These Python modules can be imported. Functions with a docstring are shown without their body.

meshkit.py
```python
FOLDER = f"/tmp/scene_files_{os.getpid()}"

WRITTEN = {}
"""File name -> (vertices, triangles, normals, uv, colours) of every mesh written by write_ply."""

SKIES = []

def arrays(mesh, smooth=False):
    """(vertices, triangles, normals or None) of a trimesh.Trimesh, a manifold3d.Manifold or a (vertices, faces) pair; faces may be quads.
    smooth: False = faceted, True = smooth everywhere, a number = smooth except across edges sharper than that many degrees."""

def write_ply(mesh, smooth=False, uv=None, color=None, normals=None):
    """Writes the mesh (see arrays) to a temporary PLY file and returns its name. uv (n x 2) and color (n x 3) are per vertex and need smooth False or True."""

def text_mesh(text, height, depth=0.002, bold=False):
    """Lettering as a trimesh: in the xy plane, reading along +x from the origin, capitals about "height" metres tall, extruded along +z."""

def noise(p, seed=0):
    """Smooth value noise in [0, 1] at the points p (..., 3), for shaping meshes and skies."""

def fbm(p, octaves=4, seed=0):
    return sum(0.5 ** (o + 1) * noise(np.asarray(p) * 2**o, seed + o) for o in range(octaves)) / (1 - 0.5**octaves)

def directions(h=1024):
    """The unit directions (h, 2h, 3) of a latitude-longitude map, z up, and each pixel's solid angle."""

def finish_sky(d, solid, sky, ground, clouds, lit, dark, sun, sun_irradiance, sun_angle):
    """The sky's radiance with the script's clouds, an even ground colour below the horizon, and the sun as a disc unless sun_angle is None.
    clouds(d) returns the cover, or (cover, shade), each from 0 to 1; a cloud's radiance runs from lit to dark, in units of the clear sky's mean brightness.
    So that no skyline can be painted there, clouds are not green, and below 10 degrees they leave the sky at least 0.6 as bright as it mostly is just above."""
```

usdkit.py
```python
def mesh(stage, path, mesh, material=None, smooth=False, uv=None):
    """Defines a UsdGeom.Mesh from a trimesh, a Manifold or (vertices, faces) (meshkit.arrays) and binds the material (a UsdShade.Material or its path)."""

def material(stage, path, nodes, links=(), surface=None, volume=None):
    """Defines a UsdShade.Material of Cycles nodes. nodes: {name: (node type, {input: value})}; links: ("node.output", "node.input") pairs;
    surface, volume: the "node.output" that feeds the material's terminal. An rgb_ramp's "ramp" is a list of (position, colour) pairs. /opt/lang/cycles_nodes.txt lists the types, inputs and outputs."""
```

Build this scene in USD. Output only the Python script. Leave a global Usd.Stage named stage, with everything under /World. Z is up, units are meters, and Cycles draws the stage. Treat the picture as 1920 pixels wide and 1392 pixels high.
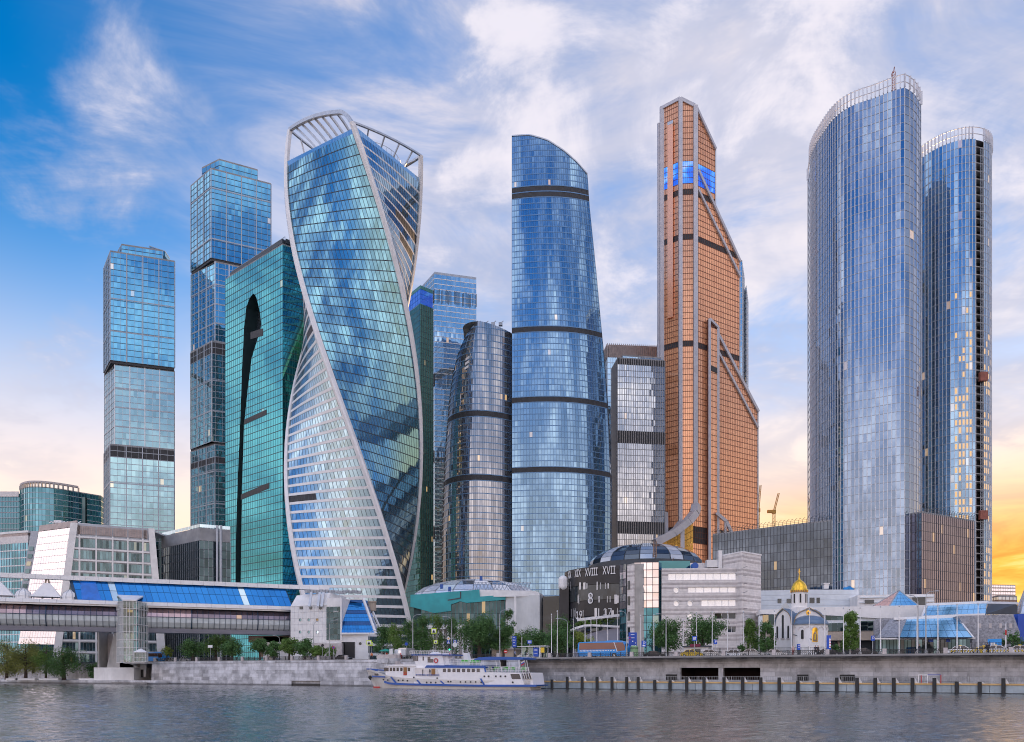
import math,random
import numpy as np
import trimesh,usdkit,meshkit
from pxr import Usd,UsdGeom,UsdLux,UsdShade,Gf,Sdf,Vt
# ------------------------------------------------------------------ camera, sky, sun
stage=Usd.Stage.CreateInMemory()
UsdGeom.SetStageUpAxis(stage,'Z')
UsdGeom.SetStageMetersPerUnit(stage,1.0)
WORLD=UsdGeom.Xform.Define(stage,'/World')
stage.SetDefaultPrim(WORLD.GetPrim())
F,CX,HY,CAMZ=1500.0,960.0,1260.0,3.5
cam=UsdGeom.Camera.Define(stage,'/World/camera')
cam.CreateHorizontalApertureAttr(36.0)
cam.CreateFocalLengthAttr(36.0*F/1920)
cam.CreateVerticalApertureOffsetAttr((HY-696)/1920*36.0)
cam.CreateClippingRangeAttr((0.5,60000))
cam.CreateExposureAttr(0.9)
_x=UsdGeom.Xformable(cam)
_x.AddTranslateOp().Set((0,0,CAMZ))
_x.AddRotateXOp().Set(90)
SUN_AZ,SUN_EL=math.radians(32.3),math.radians(5.2)
class G:
 """Collects the nodes of one material; a value 'node.output' is a link."""
 def __init__(self):self.n,self.l,self.k={},[],0
 def __call__(self,kind,out=None,**inp):
  self.k+=1
  name=f'n{self.k}'
  vals={}
  for a,b in inp.items():
   if isinstance(b,str)and '.'in b:self.l.append((b,f'{name}.{a}'))
   else:vals[a]=b
  self.n[name]=(kind,vals)
  return f'{name}.{out}'if out else name
 def math(self,op,a,b=0.0,c=0.0,clamp=False):
  return self('math','value',math_type=op,value1=a,value2=b,value3=c,use_clamp=clamp)
 def mix(self,fac,a,b,kind='mix'):
  return self('mix_color','result',blend_type=kind,fac=fac,a=a,b=b)
 def smooth(self,v,lo,hi,t0=0.0,t1=1.0):
  return self('map_range','result',range_type='smoothstep',value=v,from_min=lo,from_max=hi,to_min=t0,to_max=t1,clamp=True)
 def build(self,name,surface=None,volume=None):
  return usdkit.material(stage,f'/World/Looks/{name}',self.n,self.l,surface,volume)
def pix_dir(px,py):
 v=np.array([(px-CX)/F,1.0,(HY-py)/F])
 return tuple(v/np.linalg.norm(v))
def make_sky():
 g=G()
 S=0.1
 d=g('texture_coordinate','generated')
 d=g('vector_math','vector',math_type='normalize',vector1=d)
 xyz=g('separate_xyz',vector=d)
 z=f'{xyz}.z'
 base=g('sky_texture','color',sky_type='single_scattering',sun_disc=False,sun_elevation=SUN_EL,sun_rotation=SUN_AZ,altitude=100.0,air_density=1.0,aerosol_density=0.15,ozone_density=3.0)
 base=g('hsv','color',hue=0.508,saturation=1.30,value=2.2,fac=1.0,color=base)
 sun=(math.sin(SUN_AZ)*math.cos(SUN_EL),math.cos(SUN_AZ)*math.cos(SUN_EL),math.sin(SUN_EL))
 def dot(v):return g('vector_math','value',math_type='dot_product',vector1=d,vector2=v)
 sd=dot(sun)
 base=g.mix(g.smooth(z,0.05,0.56,0.92,0.0),base,tuple(x/S for x in(0.33,0.44,0.61)))
 base=g.mix(g.smooth(z,0.06,0.44,0.96,0.0),base,tuple(x/S for x in(0.74,0.535,0.40)))
 vd=dot(pix_dir(1400,420))
 nv=g('noise_texture','fac',vector=g('mapping','vector',mapping_type='point',vector=d,location=(0,0,0),rotation=(0,0.35,0),scale=(2.2,2.2,6.0)),scale=1.5,detail=8.0,roughness=0.6,distortion=0.7)
 veil=g.math('multiply',g.smooth(vd,0.74,0.97),g.smooth(nv,0.30,0.62,0.35,1.0))
 vcol=g.mix(g.smooth(nv,0.42,0.66),tuple(x/S for x in(0.335,0.34,0.415)),tuple(x/S for x in(0.575,0.505,0.485)))
 base=g.mix(g.math('multiply',veil,0.85),base,vcol)
 den=g.math('add',z,0.22)
 u=g('combine_xyz','vector',x=g.math('divide',f'{xyz}.x',den),y=g.math('divide',f'{xyz}.y',den),z=0.0)
 n1=g('noise_texture','fac',vector=u,scale=1.15,detail=9.0,roughness=0.56,distortion=0.5)
 n2=g('noise_texture','fac',vector=g('mapping','vector',mapping_type='point',vector=u,location=(3.1,7.7,0),rotation=(0,0,0.5),scale=(1.6,4.2,1)),scale=1.0,detail=8.0,roughness=0.6,distortion=0.9)
 f=g.math('add',g.math('multiply',n1,0.62),g.math('multiply',n2,0.38))
 n3=g('noise_texture','fac',vector=u,scale=4.2,detail=8.0,roughness=0.62,distortion=0.6)
 f=g.math('add',f,g.math('multiply',g.math('subtract',n3,0.5),0.34))
 f=g.math('add',f,g.math('multiply',g.smooth(sd,0.45,0.98),0.06))
 f=g.math('add',f,0.115)
 f=g.math('subtract',f,g.smooth(dot(pix_dir(250,200)),0.60,0.93,0.0,0.125))
 wob=g('noise_texture','color',vector=d,scale=9.0,detail=6.0,roughness=0.6)
 dw=g('vector_math','vector',math_type='multiply_add',vector1=wob,vector2=(0.13,0.13,0.13),vector3=d)
 dw=g('vector_math','vector',math_type='subtract',vector1=dw,vector2=(0.065,0.065,0.065))
 def patch(px,py,r,amp):
  nonlocal f
  dist=g('vector_math','value',math_type='distance',vector1=dw,vector2=pix_dir(px,py))
  f=g.math('add',f,g.smooth(dist,r*0.1,r*1.1,amp*(0.46 if amp>0 else 1.0),0.0))
 for p in PATCHES:patch(*p)
 cover=g.smooth(f,0.50,0.72)
 dense=g.smooth(f,0.54,0.80)
 facing=g.smooth(sd,-0.45,0.45,1.0,0.0)  # unseen clouds behind the camera made brighter and warmer, to lift building fronts
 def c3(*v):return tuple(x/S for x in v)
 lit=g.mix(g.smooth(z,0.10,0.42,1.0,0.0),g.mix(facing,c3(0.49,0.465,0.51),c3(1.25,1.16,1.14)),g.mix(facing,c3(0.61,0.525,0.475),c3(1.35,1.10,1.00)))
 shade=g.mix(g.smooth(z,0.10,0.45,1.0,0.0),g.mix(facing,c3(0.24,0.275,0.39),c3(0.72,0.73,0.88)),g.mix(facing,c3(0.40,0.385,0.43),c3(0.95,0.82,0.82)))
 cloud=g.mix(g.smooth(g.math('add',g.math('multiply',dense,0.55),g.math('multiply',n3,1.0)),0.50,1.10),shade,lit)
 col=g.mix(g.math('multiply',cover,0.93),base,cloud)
 ramp_low=g.math('multiply',g.smooth(sd,0.15,0.97),g.smooth(z,0.05,0.32,0.8,0.0))
 col=g.mix(ramp_low,col,tuple(x/S for x in(0.830,0.537,0.269)))
 n4=g('noise_texture','fac',vector=g('mapping','vector',mapping_type='point',vector=d,location=(0.3,0.1,0.2),rotation=(0,0,0),scale=(3.2,3.2,15.0)),scale=1.6,detail=8.0,roughness=0.6,distortion=0.6)
 gold=g('rgb_ramp','color',fac=n4,ramp=[(0.30,tuple(x/S for x in(0.40,0.14,0.025))),(0.46,tuple(x/S for x in(0.60,0.24,0.025))),(0.55,tuple(x/S for x in(0.68,0.36,0.05))),(0.68,tuple(x/S for x in(0.78,0.55,0.20)))])
 gf=g.math('multiply',g.smooth(sd,0.93,0.985),g.smooth(z,0.11,0.25,1.0,0.0))
 col=g.mix(g.math('multiply',gf,0.95),col,gold)
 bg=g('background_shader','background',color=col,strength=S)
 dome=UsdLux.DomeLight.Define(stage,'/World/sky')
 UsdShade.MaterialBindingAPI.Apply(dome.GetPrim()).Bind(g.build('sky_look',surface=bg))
 dome.GetPrim().SetCustomDataByKey('kind','structure')
 dome.GetPrim().SetCustomDataByKey('label','blue evening sky with lavender clouds and a golden sunset')
 dome.GetPrim().SetCustomDataByKey('category','sky')
 sl=UsdLux.DistantLight.Define(stage,'/World/sun')
 sl.CreateIntensityAttr(0.5);sl.CreateNormalizeAttr(True);sl.CreateAngleAttr(0.5);sl.CreateColorAttr((1.0,0.62,0.30))
 q=Gf.Rotation(Gf.Vec3d(0,0,1),Gf.Vec3d(*sun))
 UsdGeom.Xformable(sl).AddOrientOp().Set(Gf.Quatf(q.GetQuat()))
PATCHES=[(905,150,0.085,0.26),(930,70,0.075,0.20),(1010,20,0.085,0.15),(1150,10,0.07,0.13),(1050,110,0.06,0.12),(1265,60,0.05,0.16),(225,110,0.07,0.09),(265,190,0.07,0.12),(300,265,0.10,0.20),(205,55,0.05,0.07),(160,345,0.07,0.16),(70,340,0.07,0.13),(230,370,0.06,0.12),(480,15,0.07,0.16),(130,595,0.05,0.13),(80,680,0.05,0.12),(860,300,0.045,0.22),(780,330,0.06,0.06),(20,40,0.05,0.12),(60,770,0.10,0.13),(150,720,0.07,0.10),(30,850,0.08,0.12),(340,820,0.08,0.12),(100,900,0.08,0.10),(1400,70,0.14,0.10),(1600,60,0.16,0.08),(1180,330,0.22,0.14),(1000,480,0.3,0.06),(1460,260,0.2,0.10),(850,480,0.14,0.10),(1150,540,0.2,0.06),(1440,480,0.10,-0.06),(1890,560,0.12,-0.03),(740,60,0.13,-0.16),(660,180,0.14,-0.10),(1320,150,0.05,-0.05),(1080,170,0.09,-0.04),(900,250,0.05,-0.10)]
make_sky()
# ------------------------------------------------------------------ helpers
RNG=np.random.default_rng(7)
USED={}
def numbered(parent,name):
 k=(parent,name)
 USED[k]=USED.get(k,-1)+1
 return name if USED[k]==0 else f'{name}_{USED[k]:03d}'
def P(px,py,Y):
 """The point at depth Y that the photo shows in column px, row py."""
 return np.array([(px-CX)/F*Y,Y,CAMZ+(HY-py)/F*Y])
def X(px,Y):return(px-CX)/F*Y
def Zat(py,Y):return CAMZ+(HY-py)/F*Y
class MB:
 """Collects shapes for one mesh."""
 def __init__(self):self.v,self.f,self.n,self.g=[],[],0,[]
 def add(self,v,f,own=None):
  v=np.asarray(v,float).reshape(-1,3);f=np.asarray(f,int)
  if f.shape[1]==4:f=np.vstack([f[:,[0,1,2]],f[:,[0,2,3]]])
  self.v.append(v);self.f.append(f+self.n);self.n+=len(v);self.g.append(np.zeros(len(v))if own is None else own);return self
 def tm(self,m):return self.add(m.vertices,m.faces)
 def quads(self,q):
  q=np.asarray(q,float).reshape(-1,4,3)
  return self.add(q.reshape(-1,3),np.arange(4*len(q)).reshape(-1,4),np.repeat(np.arange(len(q)),4))
 def quad(self,*p):return self.quads([p])
 def tri(self,*p):return self.add(p,[[0,1,2]])
 def poly(self,pts):
  """a flat or slightly bent polygon as a fan round its middle"""
  p=np.asarray(pts,float);n=len(p)
  return self.add(np.vstack([p,p.mean(0)]),[[i,(i+1)%n,n]for i in range(n)])
 BOX=np.array([[0,3,2,1],[4,5,6,7],[0,1,5,4],[1,2,6,5],[2,3,7,6],[3,0,4,7]])
 def hexa(self,lower,upper):
  return self.add(np.vstack([lower,upper]),self.BOX)
 def box(self,c,s,rz=0.0):
  h=np.array(s,float)/2
  k=np.array([[-1,-1],[1,-1],[1,1],[-1,1]])*h[:2]
  R=np.array([[math.cos(rz),-math.sin(rz)],[math.sin(rz),math.cos(rz)]])
  k=k@R.T+np.array(c[:2])
  return self.hexa(np.c_[k,np.full(4,c[2]-h[2])],np.c_[k,np.full(4,c[2]+h[2])])
 def prism(self,xy,z0,z1,bottom=True):
  xy=np.asarray(xy,float)[:,:2];n=len(xy)
  z0=np.broadcast_to(z0,n);z1=np.broadcast_to(z1,n)
  lo,hi=np.c_[xy,z0],np.c_[xy,z1]
  i=np.arange(n);j=(i+1)%n
  self.quads(np.stack([lo[i],lo[j],hi[j],hi[i]],1))
  import mapbox_earcut as ec
  t=ec.triangulate_float64(np.ascontiguousarray(xy),np.array([n],np.uint32)).reshape(-1,3).astype(int)
  self.add(hi,t)
  if bottom:self.add(lo,t[:,::-1])
  return self
 def bar(self,a,b,w,h=None,up=(0,0,1)):
  a,b=np.asarray(a,float),np.asarray(b,float);h=h or w
  d=b-a;L=np.linalg.norm(d)
  if L<1e-6:return self
  d=d/L;up=np.asarray(up,float)
  if abs(d@up)>0.98:up=np.array([0,1.0,0])if abs(d[1])<0.9 else np.array([1.0,0,0])
  s=np.cross(d,up);s/=np.linalg.norm(s);t=np.cross(s,d)
  k=[-s*w/2-t*h/2,s*w/2-t*h/2,s*w/2+t*h/2,-s*w/2+t*h/2]
  return self.hexa([a+x for x in k],[b+x for x in k])
 def tube(self,pts,r,n=8):
  p=np.asarray(pts,float);r=np.broadcast_to(r,len(p)).astype(float)
  t=np.gradient(p,axis=0);t/=np.linalg.norm(t,axis=1,keepdims=True)+1e-12
  a=np.cross(t,np.where(np.abs(t[:,2:])<0.9,[0,0,1.0],[1.0,0,0]));a/=np.linalg.norm(a,axis=1,keepdims=True)+1e-12
  b=np.cross(t,a);an=np.arange(n)*2*np.pi/n
  v=p[:,None]+r[:,None,None]*(np.cos(an)[None,:,None]*a[:,None]+np.sin(an)[None,:,None]*b[:,None])
  i,j=np.meshgrid(np.arange(len(p)-1),np.arange(n),indexing='ij')
  q=np.stack([i*n+j,i*n+(j+1)%n,(i+1)*n+(j+1)%n,(i+1)*n+j],-1).reshape(-1,4)
  self.add(v.reshape(-1,3),q)
  self.add(np.vstack([v[0],p[0]]),[[(k+1)%n,k,n]for k in range(n)])
  return self.add(np.vstack([v[-1],p[-1]]),[[k,(k+1)%n,n]for k in range(n)])
 def lathe(self,c,prof,n=24,sx=1.0,sy=1.0,a0=0.0,a1=2*math.pi):
  prof=np.asarray(prof,float);full=abs(a1-a0-2*math.pi)<1e-6
  an=a0+(a1-a0)*np.arange(n if full else n+1)/n;m=len(an)
  v=np.stack([c[0]+sx*prof[:,:1]*np.cos(an),c[1]+sy*prof[:,:1]*np.sin(an),np.repeat(c[2]+prof[:,1:],m,1)],-1)
  i,j=np.meshgrid(np.arange(len(prof)-1),np.arange(m if full else m-1),indexing='ij')
  return self.add(v.reshape(-1,3),np.stack([i*m+j,i*m+(j+1)%m,(i+1)*m+(j+1)%m,(i+1)*m+j],-1).reshape(-1,4))
 def ball(self,c,r,sub=1,s=(1,1,1)):
  m=trimesh.creation.icosphere(sub,1.0)
  return self.add(m.vertices*np.array(s)*r+np.array(c),m.faces)
 def out(self):return(np.vstack(self.v),np.vstack(self.f))if self.v else None
PANED=set()
class Thing:
 def __init__(self,name,label,cat,loc=(0,0,0),group=None,kind=None):
  self.path='/World/'+numbered('/World',name)
  self.loc=np.array(loc,float)
  x=UsdGeom.Xform.Define(stage,self.path);x.AddTranslateOp().Set(tuple(map(float,loc)))
  self.prim=x.GetPrim()
  for k,v in(('label',label),('category',cat),('group',group),('kind',kind)):
   if v:self.prim.SetCustomDataByKey(k,v)
 def part(self,name,mb,mat,parent=None,kind=None,label=None,smooth=False):
  m=mb.out()if isinstance(mb,MB)else mb
  if m is None:return None
  base=parent or self.path
  path=f'{base}/{numbered(base, name)}'
  v,f=m
  uv=None
  if isinstance(mb,MB)and str(mat.GetPath())in PANED:
   own,k=[],0
   for g in mb.g:own.append(g.astype(int)+k);k+=int(g.max())+1
   rv=np.random.default_rng(len(path)*977+len(v)+sum(map(ord,path))).random((k,2));uv=rv[np.concatenate(own)];smooth=smooth is True
  p=usdkit.mesh(stage,path,(np.asarray(v)-self.loc,f),mat,smooth=smooth,uv=uv).GetPrim()
  if kind:p.SetCustomDataByKey('kind',kind)
  if label:p.SetCustomDataByKey('label',label)
  return path
def structure(name,mb,mat,label=None,smooth=False,kind='structure'):
 m=mb.out()if isinstance(mb,MB)else mb
 path='/World/'+numbered('/World',name)
 p=usdkit.mesh(stage,path,m,mat,smooth=smooth).GetPrim()
 p.SetCustomDataByKey('kind',kind)
 if label:p.SetCustomDataByKey('label',label)
 return path
def copy_of(src,name,label,loc,rz=0.0,group=None,cat=None,scale=None):
 """The next individual of a kind: an instance of the first one's parts."""
 path='/World/'+numbered('/World',name)
 x=UsdGeom.Xform.Define(stage,path);pr=x.GetPrim()
 pr.GetReferences().AddInternalReference(src.path)
 x.ClearXformOpOrder()
 x.AddTranslateOp().Set(tuple(map(float,loc)))
 if rz:x.AddRotateZOp().Set(math.degrees(rz))
 if scale is not None:x.AddScaleOp().Set(tuple(map(float,np.broadcast_to(scale,3))))
 was=src.prim.GetCustomData()
 for k,v in(('label',label),('category',cat or was['category']),('group',group or was.get('group'))):
  if v:pr.SetCustomDataByKey(k,v)
 pr.SetInstanceable(True)
 return pr
 # ------------------------------------------------------------------ materials
def paint(name,rgb,rough=0.5,metal=0.0,var=0.12,scale=0.6,bump=0.0,spec=0.5,streak=0.0):
 """A plain surface whose tone wanders a little; streak adds rain marks that run down."""
 g=G();pos=g('geometry','position')
 nz=g('noise_texture','fac',vector=pos,scale=scale,detail=6.0,roughness=0.6)
 lo,hi=tuple(c*(1-var)for c in rgb),tuple(min(1,c*(1+var))for c in rgb)
 col=g.mix(g.smooth(nz,0.3,0.7),lo,hi)
 if streak:
  st=g('noise_texture','fac',vector=g('mapping','vector',mapping_type='point',vector=pos,location=(0,0,0),rotation=(0,0,0),scale=(1.3,1.3,0.12)),scale=1.2,detail=5.0,roughness=0.65)
  col=g.mix(g.math('multiply',g.smooth(st,0.45,0.75),streak),col,tuple(c*0.45 for c in rgb))
 kw=dict(base_color=col,roughness=rough,metallic=metal,specular_ior_level=spec)
 if bump:
  kw['normal']=g('bump','normal',height=nz,strength=bump,distance=0.15)
 return g.build(name,surface=g('principled_bsdf','BSDF',**kw))
def glass(name,tint,lit=0.0,rough=0.025,metal=0.92,wave=0.0,var=0.22,litcol=(1.0,0.62,0.26),litstr=0.30):
 """Coated facade glass: a tinted mirror, each pane a little different; a few panes have a lamp on behind them."""
 g=G()
 PANED.add(f'/World/Looks/{name}')
 r=g.math('fraction',g.math('add',g('separate_xyz',vector=g('uvmap','UV',attribute='st'))+'.x',g('object_info','random')))
 r2=g('white_noise_texture','value',dimensions='1D',w=g.math('multiply',r,913.7))
 col=g.mix(g.math('power',r2,1.5),tuple(min(1,c*(1+var*0.35))for c in tint),tuple(c*(1-var*0.55)for c in tint))
 kw=dict(base_color=col,roughness=rough,metallic=metal,specular_ior_level=0.6)
 if wave:
  nz=g('noise_texture','fac',vector=g('geometry','position'),scale=0.22,detail=2.0)
  kw['normal']=g('bump','normal',height=nz,strength=wave,distance=0.6)
 if lit:
  on=g.math('greater_than',r,1.0-lit*0.35)
  kw['emission_color']=litcol
  kw['emission_strength']=g.math('multiply',g.math('multiply',on,g.math('add',0.25,r2)),litstr)
 return g.build(name,surface=g('principled_bsdf','BSDF',**kw))
M={}
M['white_frame']=paint('white_frame',(0.78,0.765,0.77),0.35,0.0,0.06,0.3)
M['steel']=paint('steel',(0.52,0.54,0.58),0.35,0.55,0.08,0.4)
M['grey_frame']=paint('grey_frame',(0.34,0.37,0.42),0.4,0.4,0.1,0.3)
M['dark_frame']=paint('dark_frame',(0.045,0.055,0.07),0.45,0.2,0.2,0.3)
M['louvre']=paint('louvre',(0.035,0.035,0.04),0.6,0.0,0.25,0.6)
M['roof_grey']=paint('roof_grey',(0.30,0.30,0.31),0.8,0.0,0.2,0.2)
M['concrete']=paint('concrete',(0.42,0.40,0.38),0.85,0.0,0.15,0.4,0.1,streak=0.25)
M['white_wall']=paint('white_wall',(0.80,0.785,0.78),0.6,0.0,0.07,0.4,streak=0.10)
# ------------------------------------------------------------------ curtain walls
def split_edges(corners,cols):
 """Corners of a closed plan; cols panes along each edge -> pane boundary points."""
 c=np.asarray(corners,float);out=[]
 for i in range(len(c)):
  t=np.arange(cols[i])[:,None]/cols[i]
  out.append(c[i]+(c[(i+1)%len(c)]-c[i])*t)
 return np.vstack(out)
def outward(pts):
 """Outward unit normals at the points of a closed plan (any winding)."""
 n=len(pts);e=np.roll(pts,-1,0)-np.roll(pts,1,0)
 nr=np.c_[e[:,1],-e[:,0]];nr/=np.linalg.norm(nr,axis=1,keepdims=True)+1e-9
 x,y=pts[:,0],pts[:,1]
 area=np.sum(x*np.roll(y,-1)-np.roll(x,-1)*y)
 return nr if area>0 else-nr
def curtain(t,plan,levels,gl,band=0.6,bandmat=None,mull=1,mullmat=None,mw=0.12,md=0.18,jit=0.004,cap=None,proud=0.10,skip=None,dark=(),darkmat=None,row_glass=None,mull_seg=False,keep=None,name='window_row',bandname='floor_band',every=1):
 """Rows of separate panes between floor bands, with upright mullions, round a closed plan.
    plan(z) gives the pane boundary points at that height; cap (one height per point) cuts the top; keep masks columns that get panes."""
 levels=np.asarray(levels,float);first=plan(levels[0]);n=len(first)
 capz=None if cap is None else np.asarray(cap,float)
 kp=np.ones(n,bool)if keep is None else np.asarray(keep,bool)
 allq=None
 for i in range(len(levels)-1):
  z0,z1=levels[i],levels[i+1]
  a,b=plan(z0),plan(z1)
  za,zb=np.full(n,z0+(band if bandmat else 0.0)),np.full(n,z1)
  if capz is not None:za,zb=np.minimum(za,capz),np.minimum(zb,capz)
  lo,hi=np.c_[a,za],np.c_[b,zb]
  j=np.roll(np.arange(n),-1)
  q=np.stack([lo,lo[j],hi[j],hi],1)
  ok=kp&((q[:,2:,2]-q[:,:2,2]).max(1)>0.15)
  if ok.any():
   nr=outward(a);nm=nr+nr[j];nm/=np.linalg.norm(nm,axis=1,keepdims=True)+1e-9
   jt=RNG.normal(0,jit,(n,3));jt[:,:]=np.clip(jt,-2*jit,2*jit)
   off=np.stack([-jt[:,0]-jt[:,1],jt[:,0]-jt[:,1],jt[:,0]+jt[:,1],-jt[:,0]+jt[:,1]],1)
   q[:,:,:2]-=(nm[:,None,:]*(np.abs(off).max(1)[:,None,None]+off[:,:,None]))
   g_=darkmat if i in dark else(row_glass(i)if row_glass else gl)
   t.part('service_row'if i in dark else name,MB().quads(q[ok]),g_)
  if bandmat and i%every==0:
   c=plan(z0+band);zb0,zb1=np.full(n,z0),np.full(n,z0+band)
   if capz is not None:zb0,zb1=np.minimum(zb0,capz),np.minimum(zb1,capz)
   o=outward(a)*proud
   A0,A1=np.c_[a+o,zb0],np.c_[c+o,zb1];I0,I1=np.c_[a-o,zb0],np.c_[c-o,zb1]
   m=MB();ok=kp&(zb1-zb0>0.02)&((zb1-zb0)[j]>0.02)
   if ok.any():
    k=np.where(ok)[0];kj=j[k]
    m.quads(np.stack([A0[k],A0[kj],A1[kj],A1[k]],1));m.quads(np.stack([A1[k],A1[kj],I1[kj],I1[k]],1));m.quads(np.stack([A0[kj],A0[k],I0[k],I0[kj]],1))
    t.part(bandname,m,bandmat)
 if mull and mullmat:
  m=MB();zs=levels if mull_seg else levels[[0,-1]]
  for i in range(len(zs)-1):
   a,b=plan(zs[i]),plan(zs[i+1]);na,nb=outward(a),outward(b)
   ta,tb=np.c_[-na[:,1],na[:,0]],np.c_[-nb[:,1],nb[:,0]]
   k=np.arange(0,n,mull);k=k[kp[k]|kp[k-1]]
   za,zb=np.full(n,zs[i]),np.full(n,zs[i+1])
   if capz is not None:za,zb=np.minimum(za,capz),np.minimum(zb,capz)
   k=k[(zb-za)[k]>0.05]
   if not len(k):continue
   def c3(p,z,nr,tr,s,o):return np.c_[p[k]+nr[k]*o+tr[k]*s,z[k]]
   L=[c3(a,za,na,ta,s,o)for s,o in((-mw/2,-0.02),(-mw/2,md),(mw/2,md),(mw/2,-0.02))]
   U=[c3(b,zb,nb,tb,s,o)for s,o in((-mw/2,-0.02),(-mw/2,md),(mw/2,md),(mw/2,-0.02))]
   for x in range(3):m.quads(np.stack([L[x],L[x+1],U[x+1],U[x]],1))
   m.quads(np.stack([U[0],U[1],U[2],U[3]],1))
  t.part('mullion',m,mullmat,kind='stuff')
def flat_roof(t,pts,z,mat=None,name='roof',parapet=0.0):
 n=len(pts);z=np.broadcast_to(z,n)
 m=MB();m.poly(np.c_[pts,z])
 return t.part(name,m,mat or M['roof_grey'])
 # ------------------------------------------------------------------ river and ground
g_=G();pos_=g_('geometry','position')
def wave_(sx,sy,rz,det):return g_('noise_texture','fac',vector=g_('mapping','vector',mapping_type='point',vector=pos_,location=(sx*7,sy*3,0),rotation=(0,0,rz),scale=(sx,sy,1)),scale=1.0,detail=det,roughness=0.55)
wn=g_('bump','normal',height=wave_(1.6,2.6,0.2,4.0),strength=0.35,distance=0.20)
M['water']=g_.build('water',surface=g_('principled_bsdf','BSDF',base_color=(0.032,0.036,0.036),roughness=0.06,ior=1.42,specular_ior_level=0.85,normal=wn))
def river():
 """Short wind waves as real geometry in the reach in view; smooth water around it."""
 rng=np.random.default_rng(21)
 th=np.linspace(math.atan((-560-CX)/F),math.atan((2480-CX)/F),900)
 y=[24.0]
 while y[-1]<290:y.append(y[-1]+max(0.22,y[-1]*0.0045))
 y=np.array(y);xx=np.tan(th)[None,:]*y[:,None];yy=np.repeat(y[:,None],len(th),1)
 z=np.zeros_like(xx)
 gust=0.55+0.9*meshkit.fbm(np.stack([xx*0.018,yy*0.05,0*xx],-1),3,4)
 for k in range(34):
  lam=rng.uniform(0.8,1.9)if k<22 else rng.uniform(1.9,4.5);a=rng.normal(-1.15,0.55)
  d=np.array([math.cos(a),math.sin(a)]);ph=rng.uniform(0,6.28);w=2*math.pi/lam
  loc=meshkit.noise(np.stack([xx/(lam*6)+k*3.1,yy/(lam*6),0*xx+k],-1),k)
  s=np.sin((xx*d[0]+yy*d[1])*w+ph+2.2*loc);z+=(0.0030 if k<22 else 0.0011)*lam*(s+0.35*(1-np.abs(s))**2)*(0.25+1.5*loc)
 z*=gust
 edge=np.clip(np.minimum.reduce([(yy-24)/4,(290-yy)/20,np.arange(len(th))[None,:]/20.0+0*xx,(len(th)-1-np.arange(len(th)))[None,:]/20.0+0*xx]),0,1)
 z*=edge
 ny,nx=z.shape;i,j=np.meshgrid(np.arange(ny-1),np.arange(nx-1),indexing='ij')
 q=np.stack([i*nx+j,i*nx+j+1,(i+1)*nx+j+1,(i+1)*nx+j],-1).reshape(-1,4)
 m=MB().add(np.stack([xx,yy,z],-1).reshape(-1,3),q)
 B=9000.0;x0,x1,x2,x3=xx[0,0],xx[0,-1],xx[-1,-1],xx[-1,0]
 m.quad((-B,-B,0),(B,-B,0),(B,24,0),(-B,24,0));m.quad((-B,290,0),(B,290,0),(B,B,0),(-B,B,0))
 m.quad((-B,24,0),(x0,24,0),(x3,290,0),(-B,290,0));m.quad((x1,24,0),(B,24,0),(B,290,0),(x2,290,0))
 structure('river',m,M['water'],smooth=True)
river()
M['ground']=paint('ground',(0.12,0.12,0.12),0.9,0.0,0.2,0.1)
GZ=6.5
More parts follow.
